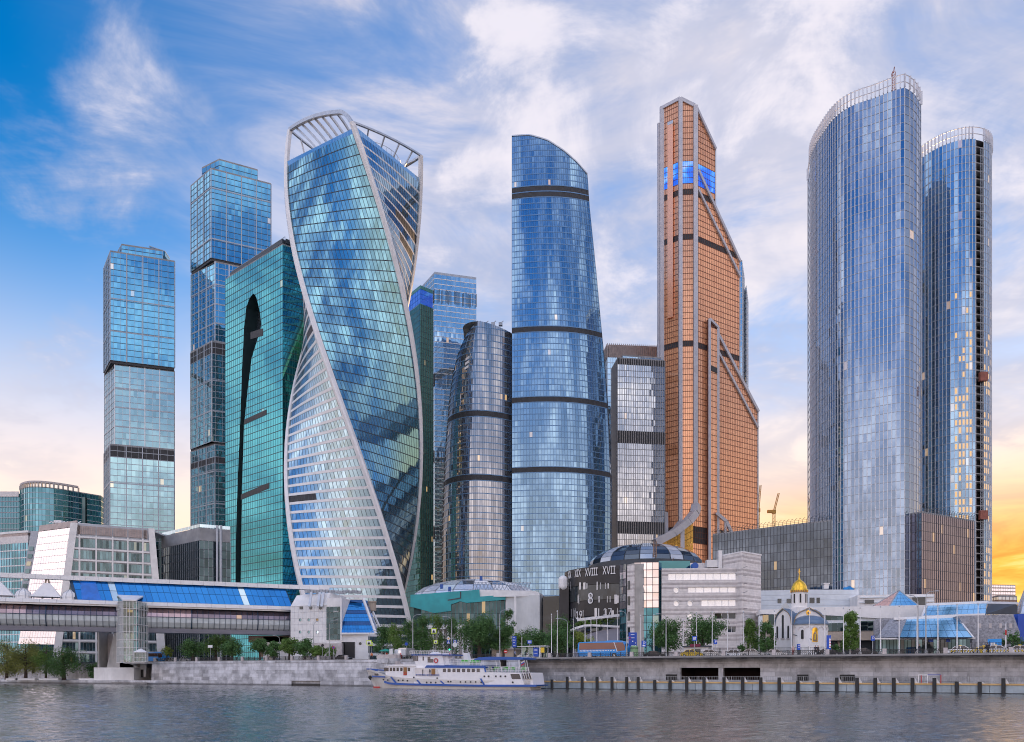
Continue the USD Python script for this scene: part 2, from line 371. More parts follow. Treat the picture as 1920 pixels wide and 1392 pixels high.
WA=np.array([80.0,125.0]);WU=np.array([0.868,-0.497]);WN=np.array([0.497,0.868])
def W(s,d,z=0.0):p=WA+WU*s+WN*d;return np.array([p[0],p[1],z])
def ws(px,d=0.0):
 k=(px-CX)/F;return(k*(125+.868*d)-80-.497*d)/(.868+.497*k)
m_=MB();m_.quad(W(-4000,0.6,GZ-.1),W(3000,0.6,GZ-.1),W(3000,9000,GZ-.1),W(-4000,9000,GZ-.1));structure('ground',m_,M['ground'])
# ------------------------------------------------------------------ the towers
def levels_of(z0,z1,step):
 n=max(1,round((z1-z0)/step));return np.linspace(z0,z1,n+1)
def plan3(left,front,right):
 """A parallelogram plan from three seen corners, each (column, depth)."""
 a,b,c=(np.array([X(p,y),y])for p,y in(left,front,right))
 return np.array([a,b,c,a+c-b])
def pane_cols(c,w):
 return[max(1,round(np.linalg.norm(c[(i+1)%len(c)]-c[i])/w))for i in range(len(c))]
def block(t,corners,z0,z1,step,w,gl,band,bandmat,mullmat,every_m=1,mw=0.12,roof=True,dark=(),jit=0.0035,bayw=None,**kw):
 cols=pane_cols(corners,w)
 pts=split_edges(corners,cols)
 lv=levels_of(z0,z1,step)
 nl=len(lv)-1
 curtain(t,lambda z:pts,lv,gl,band,bandmat,every_m,mullmat,mw=mw,jit=jit,dark=[d%nl for d in dark],darkmat=M['louvre'],**kw)
 if bayw:
  m=MB()
  for i in range(len(corners)):
   a,b=corners[i],corners[(i+1)%len(corners)]
   k=max(1,round(np.linalg.norm(b-a)/bayw))
   for q in range(k):
    p=a+(b-a)*q/k
    m.box((*p,(z0+z1)/2),(0.55,0.55,z1-z0),math.atan2(*(b-a)[::-1]))
  t.part('bay_post',m,mullmat,kind='stuff')
 if roof:
  m=MB().prism(corners,z1-0.5,z1+0.45)
  t.part('roof',m,M['roof_grey'])
 return pts
GL={}
GL['azure']=glass('glass_azure',(0.13,0.36,0.52),lit=0.006,var=0.14)
GL['azure_low']=glass('glass_azure_low',(0.22,0.38,0.45),lit=0.012,var=0.2)
GL['teal']=glass('glass_teal',(0.04,0.255,0.32),lit=0.006,var=0.16)
GL['teal_dark']=glass('glass_teal_dark',(0.07,0.20,0.25),lit=0.02,var=0.3)
GL['twist']=glass('glass_twist',(0.17,0.36,0.46),lit=0.003,var=0.14)
GL['band']=glass('glass_band',(0.30,0.44,0.54),lit=0.003,var=0.16)
GL['sail']=glass('glass_sail',(0.29,0.31,0.35),lit=0.012,var=0.18)
GL['curve']=glass('glass_curve',(0.19,0.31,0.44),lit=0.010,var=0.14)
GL['bronze']=glass('glass_bronze',(1.0,0.46,0.25),lit=0.0,var=0.2,rough=0.14,metal=0.36)
GL['twin']=glass('glass_twin',(0.20,0.275,0.39),lit=0.004,var=0.05)
GL['twin_lit']=glass('glass_twin_lit',(0.22,0.35,0.49),lit=0.05,var=0.14)
GL['podium']=glass('glass_podium',(0.09,0.115,0.15),lit=0.02,var=0.35)
GL['mauve']=glass('glass_mauve',(0.25,0.225,0.27),lit=0.06,var=0.2)
GL['pale']=glass('glass_pale',(0.42,0.56,0.66),lit=0.005,var=0.12)
GL['white']=glass('glass_white',(0.86,0.80,0.82),lit=0.0,var=0.10,rough=0.12)
GL['smoke']=glass('glass_smoke',(0.42,0.46,0.51),lit=0.012,var=0.2)
GL['blue']=glass('glass_blue',(0.015,0.17,0.50),lit=0.0,var=0.22,rough=0.10,metal=0.7)
GL['night']=glass('glass_night',(0.12,0.16,0.20),lit=0.05,var=0.4)
def tower_stacked_left():
 yf,yl,yr=475,495,487
 t=Thing('glass_skyscraper','blue glass skyscraper of stacked shifted blocks, farthest left and lower of its pair','skyscraper',(X(260,485),485,GZ))
 z=lambda py,Y=yf:Zat(py,Y)
 c1=plan3((194.5,yl),(206.5,yf),(327.5,yr))
 c2=plan3((196,yl),(215,yf+2),(327,yr+1))
 c3=plan3((195,yl),(206,yf),(327,yr))
 ztop,zb,zc=z(471),z(676),z(832)
 block(t,c3,GZ,zc-0.5,3.7,2.0,GL['azure_low'],0.35,M['grey_frame'],M['grey_frame'],2,dark=(-1,-2),bayw=9)
 block(t,c2,zc,zb-1.6,3.7,2.0,GL['azure_low'],0.35,M['grey_frame'],M['steel'],2,bayw=9)
 m=MB().prism(c1+(c1.mean(0)-c1)*0.012,zb-1.5,zb-0.1);t.part('soffit',m,M['louvre'])
 block(t,c1,zb,ztop,3.6,1.9,GL['azure'],0.30,M['dark_frame'],M['grey_frame'],2,bayw=9)
 m=MB()
 for zz in(z(559),z(620)):m.prism(c1+(c1-c1.mean(0))*0.012,zz-0.3,zz+0.3)
 for zz in np.arange(zc+11,zb-5,11.5):m.prism(c2+(c2-c2.mean(0))*0.012,zz-0.35,zz+0.35)
 for zz in(z(905),z(990),z(1060)):m.prism(c3+(c3-c3.mean(0))*0.012,zz-0.35,zz+0.35)
 t.part('belt_course',m,M['grey_frame'])
 cp=plan3((217,yl-4),(228,yf+4),(305,yr-1))
 block(t,cp,ztop+0.4,z(452),3.6,1.9,GL['azure'],0.3,M['dark_frame'],M['grey_frame'],2)
 cq=np.array([[X(283,yr),yr-2],[X(304,yr),yr+4],[X(302,yr),yr+12],[X(281,yr),yr+6]])
 t.part('lift_house',MB().prism(cq,z(454),z(446)),GL['azure'])
 t.part('lift_house_edge',MB().prism(cq+(cq-cq.mean(0))*.03,z(446),z(446)+.5),M['grey_frame'])
def tower_stacked_right():
 yf,yl,yr=469,486,484
 t=Thing('glass_skyscraper','tall blue glass skyscraper of stacked shifted blocks with a set back top storey','skyscraper',(X(430,480),480,GZ))
 z=lambda py,Y=yf:Zat(py,Y)
 c1=plan3((358,yl),(395.6,yf),(508,yr))
 c2=plan3((358.5,yl),(403,yf+1),(507,yr))
 c3=plan3((357.5,yl),(397,yf),(507,yr))
 c4=plan3((358,yl),(403,yf+1),(507,yr))
 z1,z2,z3,zt=z(484),z(640),z(828),z(316)
 block(t,c4,GZ,z3-1.3,3.7,2.0,GL['azure_low'],0.35,M['grey_frame'],M['grey_frame'],2,dark=(-3,),bayw=9)
 m=MB().prism(c4,z3-1.2,z3-0.1);t.part('soffit',m,M['louvre'])
 block(t,c3,z3,z2,3.7,2.0,GL['azure_low'],0.35,M['grey_frame'],M['steel'],2,dark=(-1,-2),bayw=9)
 block(t,c2,z2+0.5,z1-1.6,3.7,2.0,GL['azure'],0.35,M['grey_frame'],M['steel'],2,bayw=9)
 m=MB().prism(c1+(c1.mean(0)-c1)*0.012,z1-1.5,z1-0.1);t.part('soffit',m,M['louvre'])
 block(t,c1,z1,zt,3.6,1.9,GL['azure'],0.30,M['dark_frame'],M['grey_frame'],2,bayw=9)
 m=MB()
 for zz in(z(352),z(447)):m.prism(c1+(c1-c1.mean(0))*0.012,zz-0.35,zz+0.35)
 for zz in np.arange(z2+11,z1-5,11.5):m.prism(c2+(c2-c2.mean(0))*0.012,zz-0.35,zz+0.35)
 for zz in np.arange(z3+18,z2-5,18):m.prism(c3+(c3-c3.mean(0))*0.012,zz-0.35,zz+0.35)
 for zz in np.arange(GZ+20,z3-9,19):m.prism(c4+(c4-c4.mean(0))*0.012,zz-0.35,zz+0.35)
 t.part('belt_course',m,M['grey_frame'])
 cp=plan3((379,yl-5),(411,yf+4),(483,yr-1))
 block(t,cp,zt+0.4,z(291),3.7,1.9,GL['azure'],0.3,M['dark_frame'],M['grey_frame'],2)
def clip_panes(t,O,U,outline,lv,cols,gl,holes=(),jit=0.0035,nrm=(0,-1),band=0.0,bandmat=None,mull=1,mullmat=None,mw=0.12,md=0.16,dark=(),darkmat=None,rows=None):
 """Panes on one upright plane through O along the plan direction U, cut to an outline given in (distance, height); holes are cut away."""
 from shapely.geometry import Polygon,box as sbox
 from shapely import prepared
 area=Polygon(outline)
 for h in holes:area=area.difference(Polygon(h).buffer(0))
 pa=prepared.prep(area)
 def at(s,z,o=0.0):return np.stack([O[0]+U[0]*s+nrm[0]*o,O[1]+U[1]*s+nrm[1]*o,z],-1)
 def tris(g):
  out=[]
  for p in getattr(g,'geoms',[g]):
   if p.geom_type!='Polygon'or p.area<0.05:continue
   v,f=trimesh.creation.triangulate_polygon(p,engine='earcut');out.append((v,f))
  return out
 for i in range(len(lv)-1):
  z0,z1=lv[i],lv[i+1];m=MB();mb=MB()
  for k in range(len(cols)-1):
   cell=sbox(cols[k],z0+band,cols[k+1],z1)
   if not pa.intersects(cell):continue
   tx,tz=RNG.normal(0,jit,2)
   def lift(s,z):return-(jit*3+0.0)+(s-cols[k])*tx/(cols[k+1]-cols[k])+(z-z0)*tz/(z1-z0)
   if pa.contains(cell):vs=[(np.array([(cols[k],z0+band),(cols[k+1],z0+band),(cols[k+1],z1),(cols[k],z1)]),np.array([[0,1,2],[0,2,3]]))]
   else:vs=tris(cell.intersection(area))
   for v,f in vs:m.add(at(v[:,0],v[:,1],lift(v[:,0],v[:,1])),f)
  t.part('service_row'if i in dark else 'window_row',m,darkmat if i in dark else(rows(i)if rows else gl),kind='stuff'if holes else None)
  if bandmat:
   strip=sbox(cols[0],z0,cols[-1],z0+band).intersection(area)
   for p in getattr(strip,'geoms',[strip]):
    if p.geom_type=='Polygon'and p.area>0.05:
     s0,_,s1,_=p.bounds;q=[at(np.float64(s),np.float64(z),o)for z in(z0,z0+band)for s,o in((s0,-0.1),(s1,-0.1),(s1,0.10),(s0,0.10))]
     mb.hexa(q[:4],q[4:])
   t.part('floor_band',mb,bandmat)
 if mullmat:
  m=MB()
  for s in cols[::mull]:
   g=sbox(s-0.01,lv[0],s+0.01,lv[-1]).intersection(area)
   for p in getattr(g,'geoms',[g]):
    if p.geom_type=='Polygon':
     _,za,_,zb=p.bounds
     if zb-za>0.5:m.bar(at(np.float64(s),np.float64(za),md/2),at(np.float64(s),np.float64(zb),md/2),mw,md,up=(nrm[0],nrm[1],0))
  t.part('mullion',m,mullmat,kind='stuff')
 return at
def tower_green():
 yl,yf=440,404
 L,Fr=np.array([X(422.5,yl),yl]),np.array([X(530,yf),yf])
 R=np.array([X(600,417),417.0]);B=L+R-Fr
 zt=Zat(457.6,yf)
 t=Thing('glass_office_block','green glass office block with a dark blade shaped recess in its side','skyscraper',(*((L+R)/2),GZ))
 e=np.linalg.norm(Fr-L);U=(Fr-L)/e;nrm=np.array([U[1],-U[0]])
 def sz(px,py):
  k=(px-CX)/F;s=(k*L[1]-L[0])/(U[0]-k*U[1]);Y=L[1]+s*U[1]
  return(s,Zat(py,Y))
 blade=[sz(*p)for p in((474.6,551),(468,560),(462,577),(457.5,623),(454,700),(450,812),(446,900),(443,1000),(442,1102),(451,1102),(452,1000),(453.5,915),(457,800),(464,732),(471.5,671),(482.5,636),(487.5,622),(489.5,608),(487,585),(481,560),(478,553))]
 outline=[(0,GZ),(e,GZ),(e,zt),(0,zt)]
 lv=levels_of(GZ,zt,3.6)
 at=clip_panes(t,L,U,outline,lv,np.linspace(0,e,27),GL['teal'],holes=[blade],nrm=nrm,band=0.28,bandmat=M['dark_frame'],mullmat=M['teal_line'],mw=0.08,md=0.08)
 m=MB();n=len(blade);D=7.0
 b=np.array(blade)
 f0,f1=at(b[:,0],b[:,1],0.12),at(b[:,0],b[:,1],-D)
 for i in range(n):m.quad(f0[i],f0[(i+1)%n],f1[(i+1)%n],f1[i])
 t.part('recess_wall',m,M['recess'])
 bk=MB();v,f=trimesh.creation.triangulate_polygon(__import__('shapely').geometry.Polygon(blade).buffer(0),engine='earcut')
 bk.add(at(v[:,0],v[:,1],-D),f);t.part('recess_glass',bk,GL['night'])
 for(x0,y0,x1,y1,h)in((470,637,493,630,14),(458,797,500,778,10),(452,938,505,916,11)):
  a,c=sz(x0,y0-h/2),sz(x1,y1-h/2);hh=h*0.27/2
  m=MB();q=lambda s,z,o:at(np.float64(s),np.float64(z),o)
  m.hexa([q(a[0],a[1]-hh,0.12),q(c[0],c[1]-hh,0.12),q(c[0],c[1]-hh,-0.3),q(a[0],a[1]-hh,-0.3)],[q(a[0],a[1]+hh,0.12),q(c[0],c[1]+hh,0.12),q(c[0],c[1]+hh,-0.3),q(a[0],a[1]+hh,-0.3)])
  t.part('louvre_slot',m,M['louvre'])
 pts=split_edges([Fr,R,B,L],[16,12,16,12])
 keep=np.ones(len(pts),bool);keep[16+12+16:]=False
 curtain(t,lambda z:pts,lv,GL['teal'],0.28,M['dark_frame'],1,M['teal_line'],mw=0.08,md=0.08,keep=keep,dark=(),name='side_window_row',bandname='side_floor_band')
 t.part('roof',MB().prism([L,Fr,R,B],zt-0.4,zt+0.2),M['roof_grey'])
 a0,a1,a2=L+U*3+(R-Fr)*0.12,Fr-U*2+(R-Fr)*0.12,Fr-U*2+(R-Fr)*0.75
 m=MB();m.bar((*a0,zt+1.4),(*a1,zt+2.4),3.2,2.2);m.bar((*a1,zt+2.4),(*a2,zt+2.0),3.2,2.2);t.part('plant_deck',m,M['dark_frame'])
 m=MB()
 for q in np.linspace(0,1,40):
  p=a0+(a1-a0)*q;m.bar((*p,zt+2+q),(*p,zt+4.2+q),0.18)
 m.bar((*a0,zt+4.2),(*a1,zt+5.2),0.16);t.part('railing',m,M['grey_frame'])
 m=MB();c=a1+(R-Fr)*0.1
 m.bar((*c,zt+3),(c[0]+4,c[1]+1,zt+6.5),0.5);m.bar((c[0]+4,c[1]+1,zt+6.5),(c[0]+8,c[1]+4,zt+3),0.4);m.box((c[0]+2,c[1]+2,zt+4),(4,3,2.4));t.part('facade_hoist',m,M['roof_grey'])
 q=np.array([[X(543,432),432],[X(600,426),426],[X(612,450),450],[X(556,455),455]])
 m=MB();z0,za,zb=zt-1,Zat(441,432),Zat(415,426)
 m.prism(q,z0,[za,zb,zb+1,za+1]);t.part('upper_wing',m,GL['teal'])
def tower_twist():
 C=np.array([X(665,385),385.0]);R=31.8;z0,z1,zc=GZ,242.0,266.0
 t=Thing('twisted_tower','twisting tower with white corner ribbons and alternating blue gridded and white banded faces','skyscraper',(*C,GZ))
 def ang(z):return math.radians(75.5+(-78.5-75.5)*(z-z0)/(z1+1-z0))
 def corner(k,z,r=R):
  a=ang(z)+k*math.pi/2
  return np.array([C[0]+r*math.sin(a),C[1]-r*math.cos(a)])
 nf=54;lv=np.linspace(z0,z1,nf+1)
 def face_pts(k,z,n,bulge=1.1):
  a,b=corner(k,z),corner(k+1,z);s=np.linspace(0,1,n+1)
  mid=(a+b)/2-C;mid/=np.linalg.norm(mid)
  return a+(b-a)*s[:,None]+mid*(bulge*4*s*(1-s))[:,None]
 dark_bits={3:{(33,0,7),(34,15,22),(17,0,8)},1:{(48,9,22),(46,10,20)},0:{(26,17,22),(24,17,23),(22,18,24)}}
 for k in range(4):
  blue=k%2==0;n=26 if blue else 22
  for i in range(nf):
   za,zb=lv[i]+(0.35 if blue else 0.85 if k==1 else 1.25),lv[i+1]
   lo,hi=np.c_[face_pts(k,za,n),np.full(n+1,za)],np.c_[face_pts(k,zb,n),np.full(n+1,zb)]
   q=np.stack([lo[:-1],lo[1:],hi[1:],hi[:-1]],1)
   nr=np.cross(q[:,1]-q[:,0],q[:,3]-q[:,0]);nr/=np.linalg.norm(nr,axis=1,keepdims=True)
   off=RNG.normal(0,0.0035,(n,2));o=np.stack([-off[:,0]-off[:,1],off[:,0]-off[:,1],off[:,0]+off[:,1],-off[:,0]+off[:,1]],1)
   q=q+nr[:,None,:]*o[:,:,None]
   kept=np.ones(n,bool)
   for(fi,c0,c1)in dark_bits.get(k,()):
    if fi==i and not blue:
     kept[c0:c1]=False;t.part('louvre_panel',MB().quads(q[c0:c1]),M['louvre'])
   t.part('window_row'if blue else 'window_strip',MB().quads(q[kept]),GL['twist']if blue else GL['band'],smooth=True)
   zs=(lv[i],lv[i]+(0.35 if blue else 0.85 if k==1 else 1.25));p=0.10 if blue else 0.04 if k==1 else 0.16
   A,B2=face_pts(k,zs[0],n),face_pts(k,zs[1],n)
   oa=A[0]+A[-1]-2*C;oa/=np.linalg.norm(oa)
   m=MB();I0,I1=np.c_[A-oa*0.2,np.full(n+1,zs[0])],np.c_[B2-oa*0.2,np.full(n+1,zs[1])]
   O0,O1=np.c_[A+oa*p,np.full(n+1,zs[0])],np.c_[B2+oa*p,np.full(n+1,zs[1])]
   m.quads(np.stack([O0[:-1],O0[1:],O1[1:],O1[:-1]],1));m.quads(np.stack([O1[:-1],O1[1:],I1[1:],I1[:-1]],1));m.quads(np.stack([O0[1:],O0[:-1],I0[:-1],I0[1:]],1))
   t.part('floor_line'if blue else 'white_band',m,M['dark_frame']if blue else M['white_frame'])
  m=MB()
  for c in range(1,n):
   for i in range(nf):
    a,b=face_pts(k,lv[i],n)[c],face_pts(k,lv[i+1],n)[c]
    m.bar((*a,lv[i]),(*b,lv[i+1]),0.13,0.2)
  t.part('mullion',m,M['dark_frame'],kind='stuff')
 top_h=[265.5,246.5,253.5,258.0]
 for k in range(4):
  zz=np.linspace(z0,top_h[k]-0.2,150);m=MB();prev=None
  for z in zz:
   c=corner(k,z,R+0.6);rad=(c-C)/np.linalg.norm(c-C);tan=np.array([-rad[1],rad[0]])
   w=1.45
   ring=np.array([[*(c-tan*w-rad*1.0),z],[*(c-tan*0.5+rad*0.35),z],[*(c+tan*0.5+rad*0.35),z],[*(c+tan*w-rad*1.0),z],[*(c-rad*2.0),z]])
   if prev is not None:
    i=np.arange(5);m.quads(np.stack([prev[i],prev[(i+1)%5],ring[(i+1)%5],ring[i]],1))
   prev=ring
  m.poly(prev);t.part('corner_ribbon',m,M['white_frame'])
 def rim(k,s):
  za,zb=top_h[k],top_h[(k+1)%4]
  z=za+(zb-za)*s
  if k==0:z=265.5-14.5*s+1.6*np.sin(np.pi*s)-6.0*np.clip((s-0.84)/0.16,0,1)**2
  zz=np.minimum(z,zc)
  a,b=corner(k,top_h[k]),corner(k+1,top_h[(k+1)%4]-(1.0 if k==0 else 0));mid=(a+b)/2-C;mid/=np.linalg.norm(mid)
  p=a+(b-a)*s+mid*(1.6*4*s*(1-s))
  return np.array([*p,z])
 for k in range(4):
  m=MB();pts=[rim(k,s)for s in np.linspace(0.0,1,33)]
  for a,b in zip(pts[:-1],pts[1:]):m.bar(a,b,(1.5,0.9,1.2,0.9)[k],(1.6,0.8,1.1,0.8)[k])
  t.part('crown_rim',m,M['steel'])
 for k in(0,2):
  for s in np.linspace(0.10,0.90,8):
   a=rim(k,s);b=np.array([*(C+(corner(k,z1)+corner(k+1,z1)-2*C)/2*0.5+(corner(k+1,z1)-corner(k,z1))*(s*0.62-0.16)),z1])
   q=np.linspace(0,1,9)[:,None];c=(a+b)/2+np.array([0,0,2.6])
   pts=(1-q)**2*a+2*q*(1-q)*c+q**2*b
   m=MB()
   for u,v in zip(pts[:-1],pts[1:]):m.bar(u,v,0.75,0.95)
   t.part('crown_strut',m,M['steel'])
 for k in(1,3):
  for s in np.linspace(0.2,0.85,4):
   a=rim(k,s);b=np.array([*(C+(a[:2]-C)*0.8),z1+0.5]);t.part('crown_strut',MB().bar(a,b,0.6),M['steel'])
 pl=np.array([corner(k,z1)for k in range(4)])
 t.part('roof',MB().prism(pl+(C-pl)*0.03,z1-0.5,z1+0.3),M['roof_grey'])
 m=MB()
 for k in range(4):
  for s in np.linspace(0,1,27):p=corner(k,z1)+(corner(k+1,z1)-corner(k,z1))*s;m.bar((*p,z1),(*p,z1+3.0),0.10)
  a,b=corner(k,z1),corner(k+1,z1);m.quad((*a,z1+.3),(*b,z1+.3),(*b,z1+2.6),(*a,z1+2.6))
 t.part('parapet',m,GL['pale'])
 hp=C+np.array([5.0,2.0])
 t.part('helipad',MB().lathe((*hp,z1),[(16,0.3),(17.2,4.2),(17.2,5.0),(0,5.0)],36),M['roof_grey'])
 m=MB()
 for a in np.linspace(0,2*math.pi,40,endpoint=False):m.bar((hp[0]+17*math.cos(a),hp[1]+17*math.sin(a),z1+5),(hp[0]+17*math.cos(a),hp[1]+17*math.sin(a),z1+7.5),0.15)
 m.tube([(hp[0]+17*math.cos(a),hp[1]+17*math.sin(a),z1+7.5)for a in np.linspace(0,2*math.pi,40)],0.1,5)
 t.part('helipad_railing',m,M['grey_frame'])
def tower_far_pair():
 t=Thing('glass_skyscraper','narrow dark green glass slab with a blue screen at its top','skyscraper',(X(790,520),520,GZ))
 c=plan3((742,548),(788,520),(811.5,527))
 zt=Zat(535,520)
 block(t,c,GZ,zt-12,3.6,1.5,GL['teal_dark'],0.3,M['dark_frame'],M['teal_line'],1,mw=0.3,roof=False)
 for i in range(4):
  a,b=c[i],c[(i+1)%4];m=MB();n=10
  for k in range(n):
   for r in range(3):
    p,q=a+(b-a)*(k+0.04)/n,a+(b-a)*(k+0.96)/n
    m.quad((*p,zt-11.6+r*3.1),(*q,zt-11.6+r*3.1),(*q,zt-8.7+r*3.1),(*p,zt-8.7+r*3.1))
  t.part('screen',m,M['screen_dim'])
 t.part('roof',MB().prism(c,zt-2.3,zt),M['teal_line'])
 t=Thing('glass_skyscraper','pale blue glass tower with bands of upright louvres, between the twisted and pointed towers','skyscraper',(X(850,560),560,GZ))
 c=plan3((783,588),(815,560),(893,568));zt=Zat(513,560)
 zl=[Zat(p,560)for p in(555,712,857,1000)]
 lv=levels_of(GZ,zt,3.7);dark=[int(np.argmin(abs(lv-z)))+d for z in zl for d in(-2,-1,0)]
 pts=split_edges(c,pane_cols(c,1.7))
 off={}
 curtain(t,lambda z:pts,lv,GL['pale'],0.5,M['white_frame'],2,M['grey_frame'],mw=0.12)
 m=MB()
 for z in zl:
  for i in range(len(pts)):
   p,q=pts[i],pts[(i+1)%len(pts)]
   for s in(0.0,0.5):
    if RNG.random()<0.75:
     a=p+(q-p)*s;m.box((*a,z+RNG.uniform(-0.8,0.8)),(0.4,0.4,9.0),math.atan2(*(q-p)[::-1]))
 t.part('louvre',m,M['dark_frame'],kind='stuff')
 t.part('roof',MB().prism(c,zt-0.5,zt+1.2),M['grey_frame'])
 m=MB();k=c.mean(0);m.box((*k,zt+2.6),(18,12,2.8),0.2);m.box((k[0]+4,k[1],zt+4.4),(6,4,1.6),0.2);t.part('plant_room',m,M['grey_frame'])
def tower_sail():
 Y0=420.0
 t=Thing('pointed_tower','pointed curved glass tower with a sharp ridge and two dark belts, behind the green hall','skyscraper',(X(890,Y0),Y0,GZ))
 R0=np.array([X(895.5,Y0),Y0]);k=Y0/F
 zt=Zat(602,Y0)
 zz=np.array([Zat(p,Y0)for p in(1110,986,829,728,678,650,636,622,612,606,602)])
 ww=np.array([74,73,66.5,57.5,48.5,40,33,24,15,8,0.8])*k
 order=np.argsort(zz);zz,ww=zz[order],ww[order]
 NL,NR=26,22
 def plan(z):
  w=np.interp(z,zz,ww);s=np.linspace(0,1,NL+1)
  th=s*1.45
  lx,ly=-w*np.sin(th)/math.sin(1.45),w*1.0*(1-np.cos(th))/(1-math.cos(1.45))
  left=R0+np.c_[lx,ly][::-1]
  s=np.linspace(0,1,NR+1)[1:]
  right=R0+np.c_[26.0*s,3.5*s+12*s**2.2]
  back=np.array([[R0[0]+22,R0[1]+42],[R0[0]+4,R0[1]+46],[left[0,0]+1,max(left[0,1]+6,R0[1]+30)]])
  return np.vstack([left,right,back])
 base=plan(GZ);n=len(base)
 lv=levels_of(GZ,zt,3.35);belts=[int(np.argmin(abs(lv-Zat(p,Y0))))for p in(776,903)]
 cap=np.full(n,zt)
 for i in range(NR):cap[NL+1+i]=zt-5.5*((i+1)/NR)**1.4
 cap[-3:]=zt-8
 curtain(t,plan,lv,GL['sail'],0.45,M['blue_band'],1,M['dark_frame'],mw=0.1,md=0.1,cap=cap,dark=belts,darkmat=M['louvre'],mull_seg=True,jit=0.0035)
 m=MB()
 for i in(-1,0,1,2):p=R0+np.array([i*4.0+4,6.0]);m.box((*p,zt+0.8),(2,2,1.6));m.bar((*p,zt+1.5),(p[0]+1.5,p[1],zt+2.6),0.3)
 t.part('roof_plant',m,M['grey_frame'])
 t.part('roof',MB().poly(np.c_[plan(zt-8),np.minimum(cap,zt)-0.2]),M['roof_grey'])
 m=MB()
 for j,dz in enumerate((0,2.4,4.8)):
  z=Zat(688,Y0)+dz;a,b=plan(z)[NL-9],plan(z)[NL-6]
  n0=np.array([-0.35,-0.93])*0.35
  m.hexa([(*(a+n0),z-1.0),(*(b+n0),z),(*(b+n0*0.1),z),(*(a+n0*0.1),z-1.0)],[(*(a+n0),z+0.2),(*(b+n0),z+1.2),(*(b+n0*0.1),z+1.2),(*(a+n0*0.1),z+0.2)])
 t.part('emblem',m,M['white_frame'])
def tower_curve():
 Y0=420.0;k=Y0/F
 t=Thing('curved_tower','tall blue glass tower with curved front, arched sloping top and dark belts','skyscraper',(X(1050,Y0),Y0,GZ))
 zz=np.array([Zat(p,Y0)for p in(1110,900,790,700,620,500,375,315,240)]);xr=np.array([1150,1150,1146,1140,1133,1121,1107,1103,1097.0])
 o=np.argsort(zz);zz,xr=zz[o],xr[o]
 N=34
 def plan(z):
  r=np.interp(z,zz,xr);px=np.linspace(960,r,N+1);s=(px-960)/190.0
  Y=Y0+1.0+19*(s-0.36)**2*(1+0.9*np.maximum(s-0.36,0))
  f=np.c_[(px-CX)*k,Y]
  back=np.array([[f[-1,0]+2,Y0+22],[f[-1,0]-8,Y0+40],[(f[0,0]+f[-1,0])/2,Y0+50],[f[0,0]+2,Y0+40]])
  return np.vstack([f,back])
 arch_px=np.array([960,995,1030,1060,1085,1104]);arch_py=np.array([247,249.5,261,279,298,316])
 top=Zat(247,Y0)
 pl=plan(top);px=pl[:N+1,0]/k+CX
 pxb=plan(Zat(330,Y0))[:N+1,0]/k+CX
 cap=np.r_[Zat(np.interp(pxb,arch_px,arch_py),Y0),[Zat(320,Y0)]*2,Zat(280,Y0),Zat(252,Y0)]
 lv=levels_of(GZ,top,3.1)
 belt=[int(np.argmin(abs(lv-Zat(p,Y0))))for p in(370,624,759,886)];belt.append(belt[0]+1)
 curtain(t,plan,lv,GL['curve'],0.42,M['blue_band'],1,M['dark_frame'],mw=0.1,md=0.08,cap=cap,dark=belt,darkmat=M['louvre'],mull_seg=True,jit=0.0035)
 m=MB();e=np.c_[plan(top)[:N+1],cap[:N+1]]
 e[:,:2]=[plan(z)[i]for i,z in enumerate(cap[:N+1])]
 for a,b in zip(e[:-1],e[1:]):m.bar(a,b,0.7,0.6)
 t.part('roof_edge',m,M['steel'])
 t.part('roof',MB().poly(np.vstack([e,np.c_[plan(Zat(320,Y0))[N+1:],cap[N+1:]]])-np.array([0,0,0.3])),M['roof_grey'])
def tower_striped():
 t=Thing('office_tower','pale grey tower of fine upright stripes with dark louvre storeys, beside the copper tower','skyscraper',(X(1190,470),470,GZ))
 c=plan3((1147,478),(1158,462),(1246,466));zt=Zat(672,462)
 lv=levels_of(GZ,zt,3.5);nl=len(lv)-1
 dk=[int(np.argmin(abs(lv-Zat(p,462))))+d for p in(824,987)for d in(-1,0)]
 pts=split_edges(c,pane_cols(c,1.35))
 curtain(t,lambda z:pts,lv,GL['smoke'],0.25,M['dark_frame'],1,M['stripe'],mw=0.22,md=0.4,dark=dk+[nl-1],darkmat=M['louvre'])
 m=MB().prism(c,zt,zt+0.6);t.part('roof',m,M['roof_grey'])
 ck=plan3((1160,474),(1168,466),(1240,470));block(t,ck,zt+0.6,zt+3.2,2.6,2.0,GL['pale'],0.2,M['steel'],M['steel'],1)
 t=Thing('office_tower','taller bronze striped tower with glass corner standing behind the pale grey one','skyscraper',(X(1190,520),520,GZ))
 c=plan3((1131,530),(1139,515),(1250,519));zt=Zat(644,515)
 block(t,c,GZ,zt-9,3.6,1.8,GL['pale'],0.3,M['grey_frame'],M['steel'],1,roof=False)
 pts=split_edges(c,pane_cols(c,1.3));m=MB();mk=MB()
 for i in range(len(pts)):
  p,q=pts[i],pts[(i+1)%len(pts)]
  m.box((*p,zt-4.5),(0.35,0.7,9.0),math.atan2(*(q-p)[::-1]))
 t.part('crown_fin',m,M['bronze_fin'],kind='stuff')
 t.part('crown_wall',MB().prism(c+(c.mean(0)-c)*0.04,zt-9.2,zt-0.6),M['bronze_fin'])
